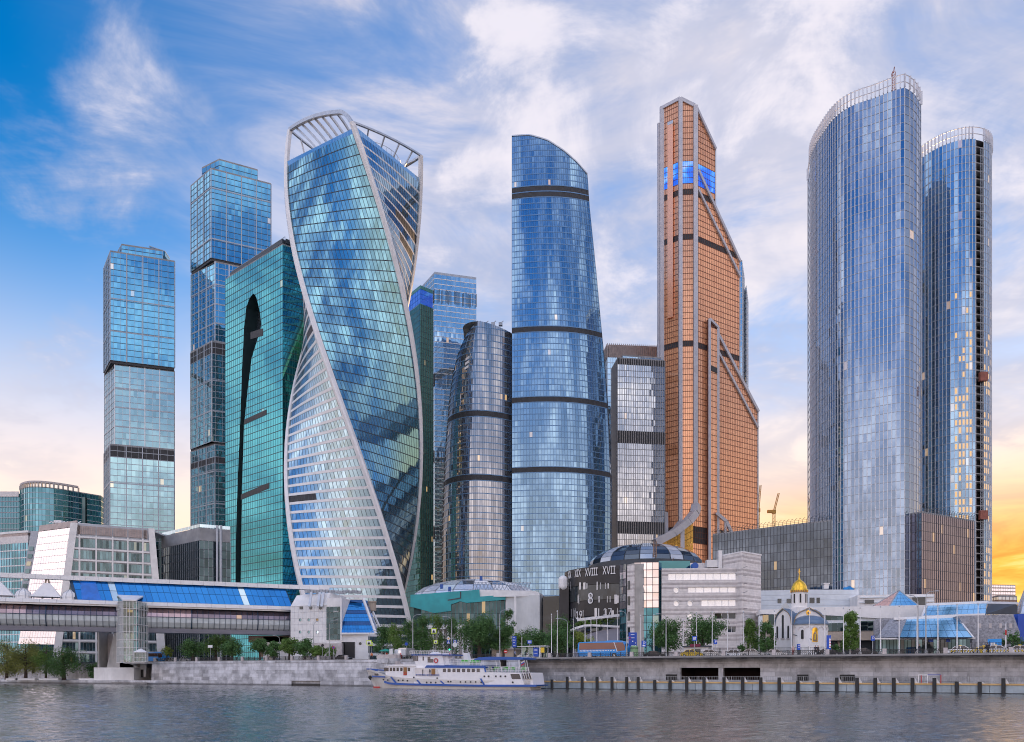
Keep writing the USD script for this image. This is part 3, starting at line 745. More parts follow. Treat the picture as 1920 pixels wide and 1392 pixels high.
def tower_copper():
 Yr=478.0
 A=np.array([X(1240,485.5),485.5]);B=np.array([X(1275.5,Yr),Yr]);C_=np.array([X(1302.5,477.5),477.5])
 d=np.array([X(1372,496)-C_[0],496-477.5]);e=np.linalg.norm(d);U=d/e;nrm=np.array([U[1],-U[0]])
 t=Thing('copper_tower','copper coloured glass tower with grey pillars, slanted shoulders and a blue screen near its top','skyscraper',(*B,GZ))
 def sz(px,py):
  k=(px-CX)/F;s=(k*C_[1]-C_[0])/(U[0]-k*U[1]);Y=C_[1]+s*U[1]
  return(s,Zat(py,Y))
 def sx(px):return sz(px,0)[0]
 outline=[(0,GZ),(sx(1420.5),GZ),sz(1420.5,773),sz(1386.5,702),sz(1386.5,490),sz(1341,388),sz(1341,281),sz(1302.5,199)]
 zt=Zat(199,C_[1])
 step=3.35;lv=levels_of(GZ,zt,step)
 zs0,zs1=Zat(347,Yr),Zat(303,Yr)
 scr=[i for i in range(len(lv)-1)if zs0-1<lv[i]<zs1-1.5]
 zd=[Zat(p,Yr)for p in(353,447,656,1021)];belts=[int(np.argmin(abs(lv-z)))-(1 if n==0 else 0)for n,z in enumerate(zd)];belts.append(belts[-1]+1);belts.append(belts[-1]+1)
 rows=lambda i:M['screen']if i in scr else GL['bronze']
 wid=sx(1420.5);cols=np.linspace(0,wid,37)
 clip_panes(t,C_,U,outline,lv,cols,GL['bronze'],nrm=nrm,band=0.30,bandmat=M['copper_line'],mullmat=M['copper_line'],mw=0.16,md=0.1,dark=belts,darkmat=M['louvre'],rows=rows,jit=0.0035)
 zA,zB,zC=Zat(204,485.5),Zat(185.5,Yr),Zat(199,C_[1])
 for(p,q,ca,cb,n)in((A,B,zA-.6,zB-.6,9),(B,C_,zB-.6,zC-.6,8)):
  dd=q-p;L=np.linalg.norm(dd);u=dd/L;nn=np.array([u[1],-u[0]])
  clip_panes(t,p,u,[(0,GZ),(L,GZ),(L,cb),(0,ca)],levels_of(GZ,max(ca,cb),step),np.linspace(0,L,n+1),GL['bronze'],nrm=nn,band=0.30,bandmat=M['copper_line'],mullmat=M['copper_line'],mw=0.16,md=0.1,dark=belts,darkmat=M['louvre'],rows=rows,jit=0.0035)
 q0,q1=A+(B-A)*0.33,A+(B-A)*0.62;nn=np.array([-0.22,-0.97])
 m=MB();m.prism([q0+nn*0.1,q1+nn*0.1,q1+nn*1.4,q0+nn*1.4],Zat(592,Yr),Zat(228,Yr));t.part('bay',m,M['bay_copper'])
 m=MB();m.prism([q0+nn*0.1,q1+nn*0.1,q1+nn*1.5,q0+nn*1.5],Zat(228,Yr),Zat(222,Yr));t.part('bay_cap',m,M['steel'])
 Dx=C_+U*wid;back=np.array([Dx,Dx+np.array([-14,30.0]),A+np.array([10,34.0]),A])
 m=MB()
 for i in range(3):
  top=(Zat(773,500),Zat(560,500),Zat(300,490))[i]
  m.quad((*back[i],GZ),(*back[i+1],GZ),(*back[i+1],top),(*back[i],top))
 t.part('rear_wall',m,GL['bronze'])
 ol=np.array(outline[2:]);th=20.0
 at=lambda s,z,o:np.array([C_[0]+U[0]*s+nrm[0]*o,C_[1]+U[1]*s+nrm[1]*o,z])
 m=MB()
 for a,b in zip(ol[:-1],ol[1:]):m.quad(at(*a,0),at(*b,0),at(*b,-th),at(*a,-th))
 t.part('roof',m,M['steel'])
 def pillar(p,z0,z1,w=2.1,d_=1.6):t.part('pillar',MB().box((*p,(z0+z1)/2),(w,d_,z1-z0),0.1),M['pillar'])
 pillar(A+np.array([0.2,-0.6]),GZ+76,zA+0.5,2.4);pillar(B+np.array([0,-0.6]),GZ+76,zB,2.2);pillar(C_+np.array([0.4,-0.5]),GZ+92,zC,2.6)
 pillar(A+np.array([-1.4,0.6]),GZ+60,Zat(232,486),1.8)
 m=MB();m.bar((*A,zA),(*B,zB),1.6,2.0);m.bar((*B,zB),(*C_,zC),1.6,2.0);t.part('crown_beam',m,M['pillar'])
 def beam(p0,p1,w=1.3,o=0.5,name='slanted_beam'):
  a,b=sz(*p0),sz(*p1);t.part(name,MB().bar(at(*a,o),at(*b,o),1.2,w,up=(0,0,1)),M['pillar'])
 beam((1303,199),(1341,281),1.6);beam((1308,320),(1386.5,491),1.8);beam((1308,356),(1386.5,520),1.5)
 beam((1342,621),(1421,773),1.9);beam((1342.5,655),(1420,803),1.5)
 for px,w in((1341,0.7),(1386.5,0.7),(1420.5,0.8)):
  y0,y1={1341:(281,390),1386.5:(490,705),1420.5:(773,1180)}[px]
  a,b=sz(px,y0),sz(px,y1);t.part('edge_post',MB().bar(at(*a,0.2),at(*b,0.2),w),M['pillar'])
 s0,s1=sx(1325),sx(1341);zt2,zt3=sz(1325,601)[1],sz(1341,617)[1]
 f=[at(s0,GZ,2.2)[:2],at(s1,GZ,2.2)[:2],at(s1,GZ,0.15)[:2],at(s0,GZ,0.15)[:2]]
 m=MB()
 for i in range(60):
  z0=GZ+(zt3-1-GZ)*i/60;z1=GZ+(zt3-1-GZ)*(i+1)/60-0.35
  for c in range(3):
   p,q=np.array(f[0])+(np.array(f[1])-np.array(f[0]))*c/3,np.array(f[0])+(np.array(f[1])-np.array(f[0]))*(c+0.93)/3
   jt=RNG.normal(0,0.015,2)
   m.quad((*p,z0),(*(q+nrm*jt[0]),z0),(*(q+nrm*jt[0]),z1),(*(p+nrm*jt[1]),z1))
 t.part('bay_glass',m,GL['bronze'])
 t.part('bay',MB().prism([np.array(f[0])-nrm*0.25,np.array(f[1])-nrm*0.25,f[2],f[3]],GZ,[zt2,zt3,zt3,zt2]),M['copper_line'])
 for s,zt_ in((s0,zt2),(s1,zt3)):t.part('pillar',MB().bar(at(s,GZ,2.2),at(s,zt_,2.2),1.5),M['pillar'])
 t.part('slanted_beam',MB().bar(at(s0,zt2,2.2),at(s1,zt3,2.2),1.5),M['pillar'])
 for py in(693,):t.part('louvre_slot',MB().bar(at(s0+0.6,sz(1330,py)[1],2.35),at(s1-0.6,sz(1330,py)[1]-0.6,2.35),0.3,3.2),M['louvre'])
 def foot(pts,w,h):
  m=MB()
  for a,b in zip(pts[:-1],pts[1:]):m.bar(P(*a),P(*b),w,h)
  t.part('foot_beam',m,M['pillar'])
 foot([(1306,948,477),(1303,962,475),(1290,978,472),(1262,1000,468),(1228,1018,464)],4.5,4.2)
 foot([(1239,958,486),(1232,975,480),(1216,997,470),(1214,1024,466)],2.6,2.6)
 foot([(1274,980,478),(1262,997,474),(1228,1014,466)],2.0,2.0)
 foot([(1250,962,484),(1250,1010,470)],1.8,1.8);foot([(1279,988,470),(1279,1060,470)],2.4,2.4)
 foot([(1343,962,484),(1362,978,484),(1372,1000,484)],1.6,1.8);foot([(1360,978,484),(1360,1010,484)],1.2,1.2)
 m=MB();a,b,c,d4=P(1228,1022,463),P(1300,970,472),P(1300,1070,472),P(1228,1070,463)
 n=12
 for i in range(n):
  for r in range(8):
   def at2(u,v):return a+(b-a)*u+((d4+(c-d4)*u)-(a+(b-a)*u))*v
   m.quad(at2(i/n,r/8),at2((i+.93)/n,r/8),at2((i+.93)/n,(r+.93)/8),at2(i/n,(r+.93)/8))
 t.part('foot_glass',m,GL['amber'])
 t=Thing('glass_skyscraper','narrow pale blue glass tower showing past the right edge of the copper tower','skyscraper',(X(1390,560),560,GZ))
 c=plan3((1350,570),(1391.5,556),(1396,580));block(t,c,GZ,Zat(489,556),3.7,1.8,GL['pale'],0.4,M['steel'],M['steel'],2)
 c=plan3((1391,584),(1399.5,566),(1403,590));block(t,c,GZ,Zat(536,566),3.7,1.8,GL['pale'],0.4,M['steel'],M['steel'],2)
def tower_twin():
 t=Thing('fin_tower','tall curved blue tower with white upright fins and an open fin crown, right','skyscraper',(X(1640,350),350,GZ))
 px=np.array([1519,1526,1545,1577,1607,1634,1667,1696.0]);Yc=np.array([379,368,356.7,344.5,339.3,336.5,332.7,330.0])
 q=np.linspace(0,1,39);s=np.linspace(0,1,len(px))
 from scipy.interpolate import CubicSpline
 base=np.c_[X(px,Yc),Yc];d=np.r_[0,np.cumsum(np.linalg.norm(np.diff(base,axis=0),axis=1))]
 cs=CubicSpline(d,base);left=cs(np.linspace(0,d[-1],39))
 rp=np.array([[X(1696,330),330],[X(1706,331.5),331.5],[X(1718,335),335.0],[X(1726.5,340),340]])
 dr=np.r_[0,np.cumsum(np.linalg.norm(np.diff(rp,axis=0),axis=1))];right=CubicSpline(dr,rp)(np.linspace(0,dr[-1],6))[1:]
 back=np.array([[right[-1,0]+1,352],[170,372],[158,388],[145,392]])
 pts=np.vstack([left,right,back]);n=len(pts)
 zt=Zat(164.6,330)
 lv=levels_of(GZ,zt,3.6)
 curtain(t,lambda z:pts,lv,GL['twin'],0.20,M['grey_frame'],1,M['fin'],mw=0.30,md=0.16,jit=0.0035)
 o=outward(pts);m=MB();zc=zt+5.6
 for i in range(n):
  p=pts[i]+o[i]*0.2;m.box((*p,zt+2.9),(0.34,0.9,5.6),math.atan2(o[i,1],o[i,0])-math.pi/2)
 t.part('crown_fin',m,M['fin'],kind='stuff')
 m=MB()
 for h in(zt+2.6,zc):m.tube(np.vstack([np.c_[pts,np.full(n,h)],[[*pts[0],h]]]),0.16,5)
 t.part('crown_rail',m,M['fin'])
 t.part('roof',MB().poly(np.c_[pts+(pts.mean(0)-pts)*0.04,np.full(n,zt-0.1)]),M['roof_grey'])
 m=MB();b=np.array([*(rp[0]+np.array([-2,6])),zt])
 for dx,dy in((0,0),(1.2,0),(0,1.2),(1.2,1.2)):m.bar(b+(dx,dy,0),b+(dx*.9,dy*.9,11.0),0.18)
 for h in np.arange(0.5,11,1.1):m.bar(b+(0,0,h),b+(1.2,0,h+1),0.12);m.bar(b+(0,1.2,h),b+(0,0,h+1),0.12)
 m.bar(b+(0.6,0.6,11),b+(1.0,0.6,13.5),0.3);t.part('roof_mast',m,M['rust'])
 t=Thing('round_tower','rounded blue tower with a fin crown and an open hoist shaft, farthest right','skyscraper',(X(1790,372),372,GZ))
 cx,cy,r=X(1786,380),384.0,17.0
 an=np.linspace(math.radians(200),math.radians(-20),45)
 rr=np.c_[cx+np.cos(an)*r,cy-np.sin(an)*r*1.2]
 back=np.array([[cx+14,cy+16],[cx-14,cy+16]]);pts=np.vstack([rr,back]);n=len(pts)
 zt=Zat(259,363)
 colpx=pts[:,0]/pts[:,1]*F+CX
 last=int(np.argmax(colpx));shaft=(colpx>1826)&(colpx<1841)&(np.arange(n)<last)
 keep=~shaft
 lv=levels_of(GZ,zt,3.6)
 curtain(t,lambda z:pts,lv,GL['twin_lit'],0.20,M['grey_frame'],1,M['fin'],mw=0.24,md=0.20,keep=keep,jit=0.0035)
 o=outward(pts);rl=np.random.default_rng(9)
 for i in range(n-1):
  if not keep[i]or pts[i,1]>cy:continue
  pr=0.62 if 1789<colpx[i]<1797 or 1803<colpx[i]<1821 else 0.5 if colpx[i]>1841 else 0.0
  for z0_,z1_ in zip(lv[:-1],lv[1:]):
   if rl.random()>pr*np.clip((Zat(560,370)-z0_)/60,0,1):continue
   p,q=pts[i]+o[i]*.05,pts[i+1]+o[i]*.05;d=q-p
   t.part('lit_window',MB().quad((*(p+d*.2),z0_+.7),(*(p+d*.75),z0_+.7),(*(p+d*.75),z1_-.5),(*(p+d*.2),z1_-.5)),M['lit'])
 k=np.where(shaft)[0];a,b=pts[k[0]],pts[k[-1]+1];inn=np.array([0.56,0.83]);m=MB()
 m.quads([[(*a,GZ),(*(a+inn*5),GZ),(*(a+inn*5),zt),(*a,zt)],[(*b,GZ),(*(b+inn*5),GZ),(*(b+inn*5),zt),(*b,zt)],[(*(a+inn*5),GZ),(*(b+inn*5),GZ),(*(b+inn*5),zt),(*(a+inn*5),zt)]])
 t.part('shaft_wall',m,M['louvre'])
 for z in lv[:-1]:
  m=MB();m.hexa([(*a,z),(*b,z),(*(b+inn*4.9),z),(*(a+inn*4.9),z)],[(*a,z+.35),(*b,z+.35),(*(b+inn*4.9),z+.35),(*(a+inn*4.9),z+.35)]);t.part('shaft_floor',m,M['concrete'])
 m=MB();c=(a+b)/2+np.array([0.4,-0.6])
 for dx in(-0.45,0.45):m.bar((c[0]+dx,c[1],GZ),(c[0]+dx,c[1],zt-4),0.14)
 for z in np.arange(GZ,zt-5,1.5):m.bar((c[0]-.45,c[1],z),(c[0]+.45,c[1],z+1.5),0.09);m.bar((c[0]-.45,c[1],z),(c[0]+.45,c[1],z),0.09)
 t.part('hoist_mast',m,M['grey_frame'],kind='stuff')
 for py in(718,972):z=Zat(py,370);t.part('hoist_cage',MB().box((c[0]+0.2,c[1]-1.2,z),(3.4,1.6,4.0)),M['rust'])
 o=outward(pts);m=MB()
 for i in np.where(keep)[0]:m.box((*(pts[i]+o[i]*0.2),zt+2.8),(0.34,0.9,5.4),math.atan2(o[i,1],o[i,0])-math.pi/2)
 t.part('crown_fin',m,M['fin'],kind='stuff')
 m=MB();e=pts[:45]
 for h in(zt+2.4,zt+5.4):m.tube(np.c_[e,np.full(45,h)],0.16,5)
 t.part('crown_rail',m,M['fin'])
 t.part('roof',MB().poly(np.c_[pts+(pts.mean(0)-pts)*0.04,np.full(n,zt-0.1)]),M['roof_grey'])
 def podium(name,label,L,R_,zt,back,gl='podium'):
  t=Thing(name,label,'building',(X(L[0],L[1]),L[1],GZ))
  a,b=np.array([X(*L),L[1]]),np.array([X(*R_),R_[1]]);c=np.array([a,b,b+back,a+back])
  lv=levels_of(GZ,zt,3.9);pts=split_edges(c,pane_cols(c,1.5))
  curtain(t,lambda z:pts,lv,GL[gl],0.16,M['podium_line'],1,M['podium_line'],mw=0.14,md=0.15,jit=0.0035)
  t.part('roof',MB().prism(c,zt-0.4,zt+0.3),M['roof_grey'])
  m=MB();L_=np.linalg.norm(b-a)
  for s in np.arange(0,L_,1.8):
   p=a+(b-a)*s/L_;q=(b-a)/L_
   m.tube([(*p,zt),(*p,zt+1.6),(p[0]+q[0]*.5,p[1]+q[1]*.5,zt+2.3),(p[0]+q[0]*1.3,p[1]+q[1]*1.3,zt+2.6)],0.11,5)
  m.bar((*a,zt+1.7),(*b,zt+1.7),0.1);m.bar((*a,zt+0.9),(*b,zt+0.9),0.1)
  t.part('roof_railing',m,M['dark_frame'])
 podium('podium_building','dark glass podium block left of the fin tower with a railing of curved rods',(1337,386),(1598,344),Zat(971,344),np.array([16.0,30.0]))
 podium('podium_building','mauve glass podium block below the round tower at the right',(1728,327),(1827,347),Zat(960,327),np.array([-10.0,20.0]),'mauve')
M['teal_line']=paint('teal_line',(0.05,0.20,0.20),0.4,0.3,0.15)
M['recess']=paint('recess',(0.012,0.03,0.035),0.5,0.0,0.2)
M['blue_band']=paint('blue_band',(0.13,0.24,0.40),0.35,0.5,0.12)
M['stripe']=paint('stripe',(0.42,0.40,0.40),0.4,0.5,0.08)
M['bronze_fin']=paint('bronze_fin',(0.40,0.33,0.31),0.5,0.3,0.15)
M['copper_line']=paint('copper_line',(0.16,0.055,0.03),0.5,0.3,0.15)
M['bay_copper']=glass('bay_copper',(1.0,0.47,0.29),rough=0.22,metal=0.45,var=0.1)
GL['amber']=glass('glass_amber',(1.0,0.50,0.12),lit=0.25,rough=0.15,metal=0.8,litcol=(1.0,0.45,0.06),litstr=0.6)
M['pillar']=paint('pillar',(0.50,0.49,0.53),0.45,0.25,0.08,0.2)
M['fin']=paint('fin',(0.66,0.66,0.70),0.35,0.1,0.06)
M['podium_line']=paint('podium_line',(0.10,0.10,0.115),0.5,0.2,0.1)
M['rust']=paint('rust',(0.30,0.10,0.07),0.7,0.0,0.2)
def make_screen(nm='screen',st=0.75):
 g=G();nz=g('noise_texture','fac',vector=g('geometry','position'),scale=0.09,detail=3.0,distortion=0.8)
 col=g('rgb_ramp','color',fac=nz,ramp=[(0.3,(0.0,0.06,0.55)),(0.5,(0.01,0.14,0.85)),(0.62,(0.08,0.34,0.95)),(0.75,(0.35,0.45,0.95))])
 return g.build(nm,surface=g('principled_bsdf','BSDF',base_color=(0.02,0.05,0.15),roughness=0.2,emission_color=col,emission_strength=st))
M['screen'],M['screen_dim']=make_screen(),make_screen('screen_dim',0.28)
g_=G();M['lit']=g_.build('lit_window',surface=g_('principled_bsdf','BSDF',base_color=(.3,.2,.1),emission_color=(1.0,0.62,0.30),emission_strength=0.42))
for f_ in(tower_stacked_left,tower_stacked_right,tower_green,tower_twist,tower_far_pair,tower_sail,tower_curve,tower_striped,tower_copper,tower_twin):f_()
# ------------------------------------------------------------------ lower buildings
from shapely.geometry import Polygon,Point,box as sbox
from shapely.ops import unary_union
class Face:
 """A flat wall or roof slope: s along it, t up it, o out of it."""
 def __init__(self,p,q,r):
  p,q,r=(np.asarray(a,float)for a in(p,q,r))
  self.O=p;self.L=np.linalg.norm(q-p);self.U=(q-p)/self.L
  v=r-p;self.lean=v@self.U;v=v-self.U*self.lean
  self.H=np.linalg.norm(v);self.V=v/self.H
  self.N=np.cross(self.U,self.V)
  if self.N[1]>0:self.N=-self.N
 def at(self,s,t,o=0.0):
  s,t,o=np.broadcast_arrays(np.asarray(s,float),t,o)
  return self.O+s[...,None]*self.U+t[...,None]*self.V+o[...,None]*self.N
 def rect(self,m,s0,t0,s1,t1,o0,o1):
  return m.hexa([self.at(s0,t0,o0),self.at(s1,t0,o0),self.at(s1,t0,o1),self.at(s0,t0,o1)],[self.at(s0,t1,o0),self.at(s1,t1,o0),self.at(s1,t1,o1),self.at(s0,t1,o1)])
 def poly(self,m,g,o0,o1):
  for p in getattr(g,'geoms',[g]):
   if p.geom_type!='Polygon'or p.area<1e-4:continue
   e=trimesh.creation.extrude_polygon(p,1.0,engine='earcut')
   v=e.vertices;m.add(self.at(v[:,0],v[:,1],o0+(o1-o0)*v[:,2]),e.faces)
  return m
 def pix(self,px,py):
  """(s, t) of the point of this plane that shows in column px, row py."""
  d=np.array([(px-CX)/F,1.0,(HY-py)/F]);c=np.array([0,0,CAMZ])
  k=((self.O-c)@self.N)/(d@self.N);x=c+d*k-self.O
  return x@self.U,x@self.V
def wall(p,q,z0,z1):
 return Face((*p,z0),(*q,z0),(*p,z1))
def panes(f,m,s0,t0,s1,t1,nc,nr,o=0.0,gap=0.06,jit=0.012,lean=0.0,mask=None):
 for r in range(nr):
  for c in range(nc):
   if mask and not mask(c,r):continue
   a,b=s0+(s1-s0)*c/nc,s0+(s1-s0)*(c+1)/nc-gap
   u,v=t0+(t1-t0)*r/nr,t0+(t1-t0)*(r+1)/nr-gap
   j=RNG.normal(0,jit,2)
   m.quad(f.at(a+lean*u,u,o-j[0]-j[1]),f.at(b+lean*u,u,o+j[0]-j[1]),f.at(b+lean*v,v,o+j[0]+j[1]),f.at(a+lean*v,v,o-j[0]+j[1]))
 return m
GL['sea']=glass('glass_sea',(0.11,0.26,0.34),lit=0.012,var=0.3)
GL['office']=glass('glass_office',(0.10,0.17,0.20),lit=0.12,var=1.3,litstr=0.3,metal=.8)
GL['rose']=glass('glass_rose',(0.88,0.80,0.83),rough=0.10,var=0.08,metal=0.6)
GL['forest']=glass('glass_forest',(0.045,0.075,0.09),lit=0.03,var=0.4)
GL['sky']=glass('glass_sky',(0.20,0.52,0.82),rough=0.08,var=0.15,metal=0.75)
GL['milk']=glass('glass_milk',(0.74,0.78,0.84),rough=0.12,var=0.12,metal=0.5)
GL['mirror']=glass('glass_mirror',(0.72,0.66,0.68),rough=0.03,var=0.15)
M['pale_blue']=paint('pale_blue',(0.70,0.74,0.78),0.6,0.0,0.08,0.3)
M['turquoise']=paint('turquoise',(0.015,0.33,0.36),0.35,0.0,0.12,0.3)
M['stone_light']=paint('stone_light',(0.74,0.69,0.67),0.8,0.0,0.10,0.9,streak=0.10)
M['stone_dark']=paint('stone_dark',(0.52,0.47,0.46),0.85,0.0,0.12,0.9,streak=0.15)
M['black_clad']=paint('black_clad',(0.018,0.019,0.024),0.35,0.2,0.3,0.3)
M['gold']=paint('gold',(0.95,0.55,0.06),0.22,0.75,0.08,0.8)
M['brass']=paint('brass',(0.36,0.24,0.10),0.45,0.4,0.1)
M['slate_blue']=paint('slate_blue',(0.14,0.20,0.29),0.45,0.4,0.15,0.5)
M['granite']=paint('granite',(0.30,0.30,0.33),0.7,0.0,0.35,2.2)
M['tan']=paint('tan',(0.45,0.37,0.30),0.8,0.0,0.1,0.5)
M['brown']=paint('brown',(0.30,0.20,0.15),0.7,0.0,0.15,0.5)
M['dark_window']=glass('dark_window',(0.05,0.06,0.07),lit=0.0,var=0.3,metal=0.6)
M['red']=paint('red',(0.55,0.03,0.03),0.5)
M['blue_paint']=paint('blue_paint',(0.012,0.085,0.36),0.35,0.0,0.1)
M['white_paint']=paint('white_paint',(0.80,0.79,0.80),0.35,0.0,0.04,0.4)
M['sign_blue']=paint('sign_blue',(0.01,0.07,0.42),0.4,0.0,0.05)
M['yellow']=paint('yellow',(0.75,0.50,0.03),0.45,0.0,0.08)
M['lime']=paint('lime',(0.62,0.80,0.05),0.45,0.0,0.05)
M['black']=paint('black',(0.012,0.012,0.014),0.5,0.0,0.2)
def low_left():
 t=Thing('office_building','teal glass office building with a curved open roof rim, at the far left edge','building',(X(70,600),600,GZ))
 px=np.linspace(33,135,19);s=(px-84)/51
 pts=np.c_[X(px,600),600+14*s**2-8+3*s]
 pts=np.vstack([pts,[[X(161,600),622],[X(161,612),650],[X(33,600),650]]]);n=len(pts)
 zt=Zat(918,600);lv=levels_of(GZ,zt,4.2)
 fine=[]
 for i in range(n):
  a,b=pts[i],pts[(i+1)%n];k=max(1,round(np.linalg.norm(b-a)/2.2));fine+=[a+(b-a)*j/k for j in range(k)]
 fine=np.array(fine)
 curtain(t,lambda z:fine,lv,GL['sea'],0.5,M['grey_frame'],1,M['teal_line'],mw=0.15,md=0.2)
 t.part('roof',MB().prism(pts,zt-0.4,zt+0.3),M['roof_grey'])
 m=MB()
 for p in pts[:19:1]:m.box((*p,zt+1.7),(0.9,0.9,3.2))
 t.part('rim_post',m,M['concrete'],kind='stuff')
 rp=pts[:19];c=rp.mean(0);inner=rp+(c-rp)*0.06+np.array([0,3.0])
 t.part('roof_rim',MB().prism(np.vstack([rp+np.array([0,-.4]),inner[::-1]]),zt+3.3,zt+4.6),M['stone_dark'])
 t.part('left_wing',MB().prism([[X(-60,600),606],[X(33,600),606],[X(33,600),640],[X(-60,600),640]],GZ,Zat(926,606)),GL['sea'])
 f=wall((X(-60,604),605.6),(X(33,604),605.6),GZ,Zat(926,606));m=MB()
 for z in np.arange(4,f.H,4.2):f.rect(m,0,z,f.L,z+.5,0.05,0.3)
 for s in np.arange(0,f.L,2.2):f.rect(m,s,0,s+.15,f.H,0.05,0.2)
 t.part('wing_grid',m,M['grey_frame']);m=MB();f.rect(m,-1,f.H-2.5,f.L,f.H+1.5,0.05,0.6);t.part('wing_parapet',m,M['stone_light'])
 t.part('annex_wall',MB().prism([[X(135,612),611],[X(161,612),611],[X(161,612),640],[X(135,612),640]],GZ,Zat(933,612)),GL['forest'])
 t=Thing('office_building','small office building with pale curved frame and grey sloping end, at the left edge','building',(X(30,380),380,GZ))
 px=np.array([-60,-30,0,20,40,57]);pts=np.c_[X(px,380),[392,386,383,381,379.5,378]]
 zt=Zat(1019,380);full=np.vstack([pts,[[X(57,380),405],[X(-60,380),405]]])
 fine=[]
 for i in range(len(full)):
  a,b=full[i],full[(i+1)%len(full)];k=max(1,round(np.linalg.norm(b-a)/1.6));fine+=[a+(b-a)*j/k for j in range(k)]
 curtain(t,lambda z:np.array(fine),levels_of(GZ,zt,3.6),GL['sea'],0.5,M['white_frame'],1,M['grey_frame'])
 t.part('pale_frieze',MB().prism(full+(full-full.mean(0))*0.01,zt,zt+3.4),M['stone_light'])
 t.part('louvre_storey',MB().prism(full+(full.mean(0)-full)*0.02,zt+3.4,Zat(1000,380)),M['bronze_fin'])
 t.part('roof',MB().prism(full+(full-full.mean(0))*0.015,Zat(1000,380),Zat(996,380)),M['white_wall'])
 a,b,c,d=P(57,1020,377),P(72,1000,377),P(52,1140,377),P(32,1140,377)
 f=Face(d,c,a);m=MB()
 m.add([P(58,996,377),P(72,996,377),P(53,1140,377),P(33,1140,377),P(58,996,384),P(74,996,384),P(55,1140,384),P(33,1140,384)],MB.BOX)
 t.part('sloping_end',m,M['grey_frame'])
 for k in range(7):
  y=1025+k*14;x=57-(y-996)*0.17;m=MB();m.add([P(x+3,y,376.7),P(x+11,y,376.7),P(x+9.6,y+8,376.7),P(x+1.6,y+8,376.7)],[[0,1,2,3]]);t.part('window',m,GL['office'])
 t=Thing('office_building','leaning office building with rose white glass front and gridded side, behind the bridge','building',(X(180,335),335,GZ))
 A,B,C_,D=P(75,986,345),P(144,982.6,330),P(119,1119,326),P(50,1122,342)
 f=Face(D,C_,A);sl=f.lean/f.H
 dz=f.H
 m=MB();m.quad(f.at(0,0,-.3),f.at(f.L,0,-.3),f.at(f.L+f.lean,f.H,-.3),f.at(f.lean,f.H,-.3));t.part('rear_glass',m,M['dark_frame'])
 low=-0.62*f.H
 nr=17
 for r in range(nr):
  t0,t1=low+(f.H*0.92-low)*r/nr,low+(f.H*0.92-low)*(r+1)/nr
  t.part('window_row',panes(f,MB(),0,t0,f.L,t1,14,1,0,0.15,0.006,sl),GL['rose'])
 m=MB();m.hexa([f.at(sl*f.H*.92,f.H*.92,-.2),f.at(f.L+sl*f.H*.92,f.H*.92,-.2),f.at(f.L+sl*f.H*.92,f.H*.92,.2),f.at(sl*f.H*.92,f.H*.92,.2)],[f.at(sl*f.H,f.H,-.2),f.at(f.L+sl*f.H,f.H,-.2),f.at(f.L+sl*f.H,f.H,.2),f.at(sl*f.H,f.H,.2)])
 t.part('top_louvre',m,M['bronze_fin'])
 E_,G_=P(283,992,345),P(299,1098,342)
 zt=B[2];g=Face((*C_[:2],GZ),(*G_[:2],GZ),(*C_[:2],zt));H=g.H
 def xl(tt):return-(tt-0)*0+(B[0]-C_[0])*(tt/H)
 wl=xl(H)*0.9;wr=g.L-3.2
 ext_=g.L+0.5
 core=Polygon([(-4,0),(ext_+2,0),(wr+0.6,H),(wl,H)])
 m=MB();g.poly(m,core,-18,-0.6);t.part('wall',m,M['grey_frame'])
 rows=11;bays=[0.16,0.33,0.50,0.66,0.82,0.985]
 rh=H*0.90/rows
 for r in range(rows):
  t0=r*rh+0.9;t1=(r+1)*rh-0.35;tm=(t0+t1)/2
  le=-4+(wl+4)*(t1/H)+1.6;re_=ext_+2+(wr+.6-ext_-2)*(t1/H)-1.6
  edges=[le]+[e*g.L for e in bays[:-1]]+[re_]
  for c in range(len(edges)-1):
   a,b=edges[c]+(0.0 if c==0 else 0.35),edges[c+1]-0.35
   if b-a<0.6:continue
   k=max(1,round((b-a)/1.1));t.part('window',panes(g,MB(),a,t0,b,t1,k,1,-0.45,0.1,0.012),GL['office'])
 m=MB()
 for r in range(rows+1):tt=r*rh+0.25;g.rect(m,-4+(wl+4)*tt/H,tt-0.34,ext_+2+(wr-ext_-1.5)*tt/H,tt+0.34,-0.5,0.0)
 for e in bays[:-1]:g.rect(m,e*g.L-0.3,0,e*g.L+0.3,H*0.92,-0.5,0.06)
 t.part('facade_frame',m,M['steel'])
 m=MB();g.poly(m,Polygon([(-4.2,0),(-1.4,0),(wl+2.2,H),(wl-0.4,H)]),-0.6,0.5);t.part('sloping_pillar',m,M['steel'])
 m=MB();g.poly(m,Polygon([(ext_-1,0),(ext_+2.4,0),(wr+1.2,H),(wr-1.2,H)]),-0.6,0.5);t.part('sloping_pillar',m,M['steel'])
 edges=[wl+2.4]+[e*g.L for e in bays[:-1]]+[wr-1.3]
 for c in range(len(edges)-1):
  m=MB()
  for q in np.linspace(edges[c]+.5,edges[c+1]-.5,9):g.rect(m,q-.25,H*0.925,q+.25,H*0.985,-0.5,-0.2)
  t.part('top_louvre',m,M['bronze_fin'])
 t.part('roof',MB().prism([A[:2]+(0,1),B[:2],E_[:2],E_[:2]+(0,22)],zt-0.2,zt+0.5),M['white_wall'])
 m=MB()
 for px in np.arange(92,150,6):m.bar(P(px,981,340),P(px+6,978,340),0.3)
 m.box(P(110,979,341),(3,2,1.2));t.part('roof_gear',m,M['white_paint'])
 t=Thing('office_building','low dark glass office between the leaning office and the green block','building',(X(365,350),350,GZ))
 c=plan3((303,360),(374,338),(432,344));zt=Zat(989.5,338)
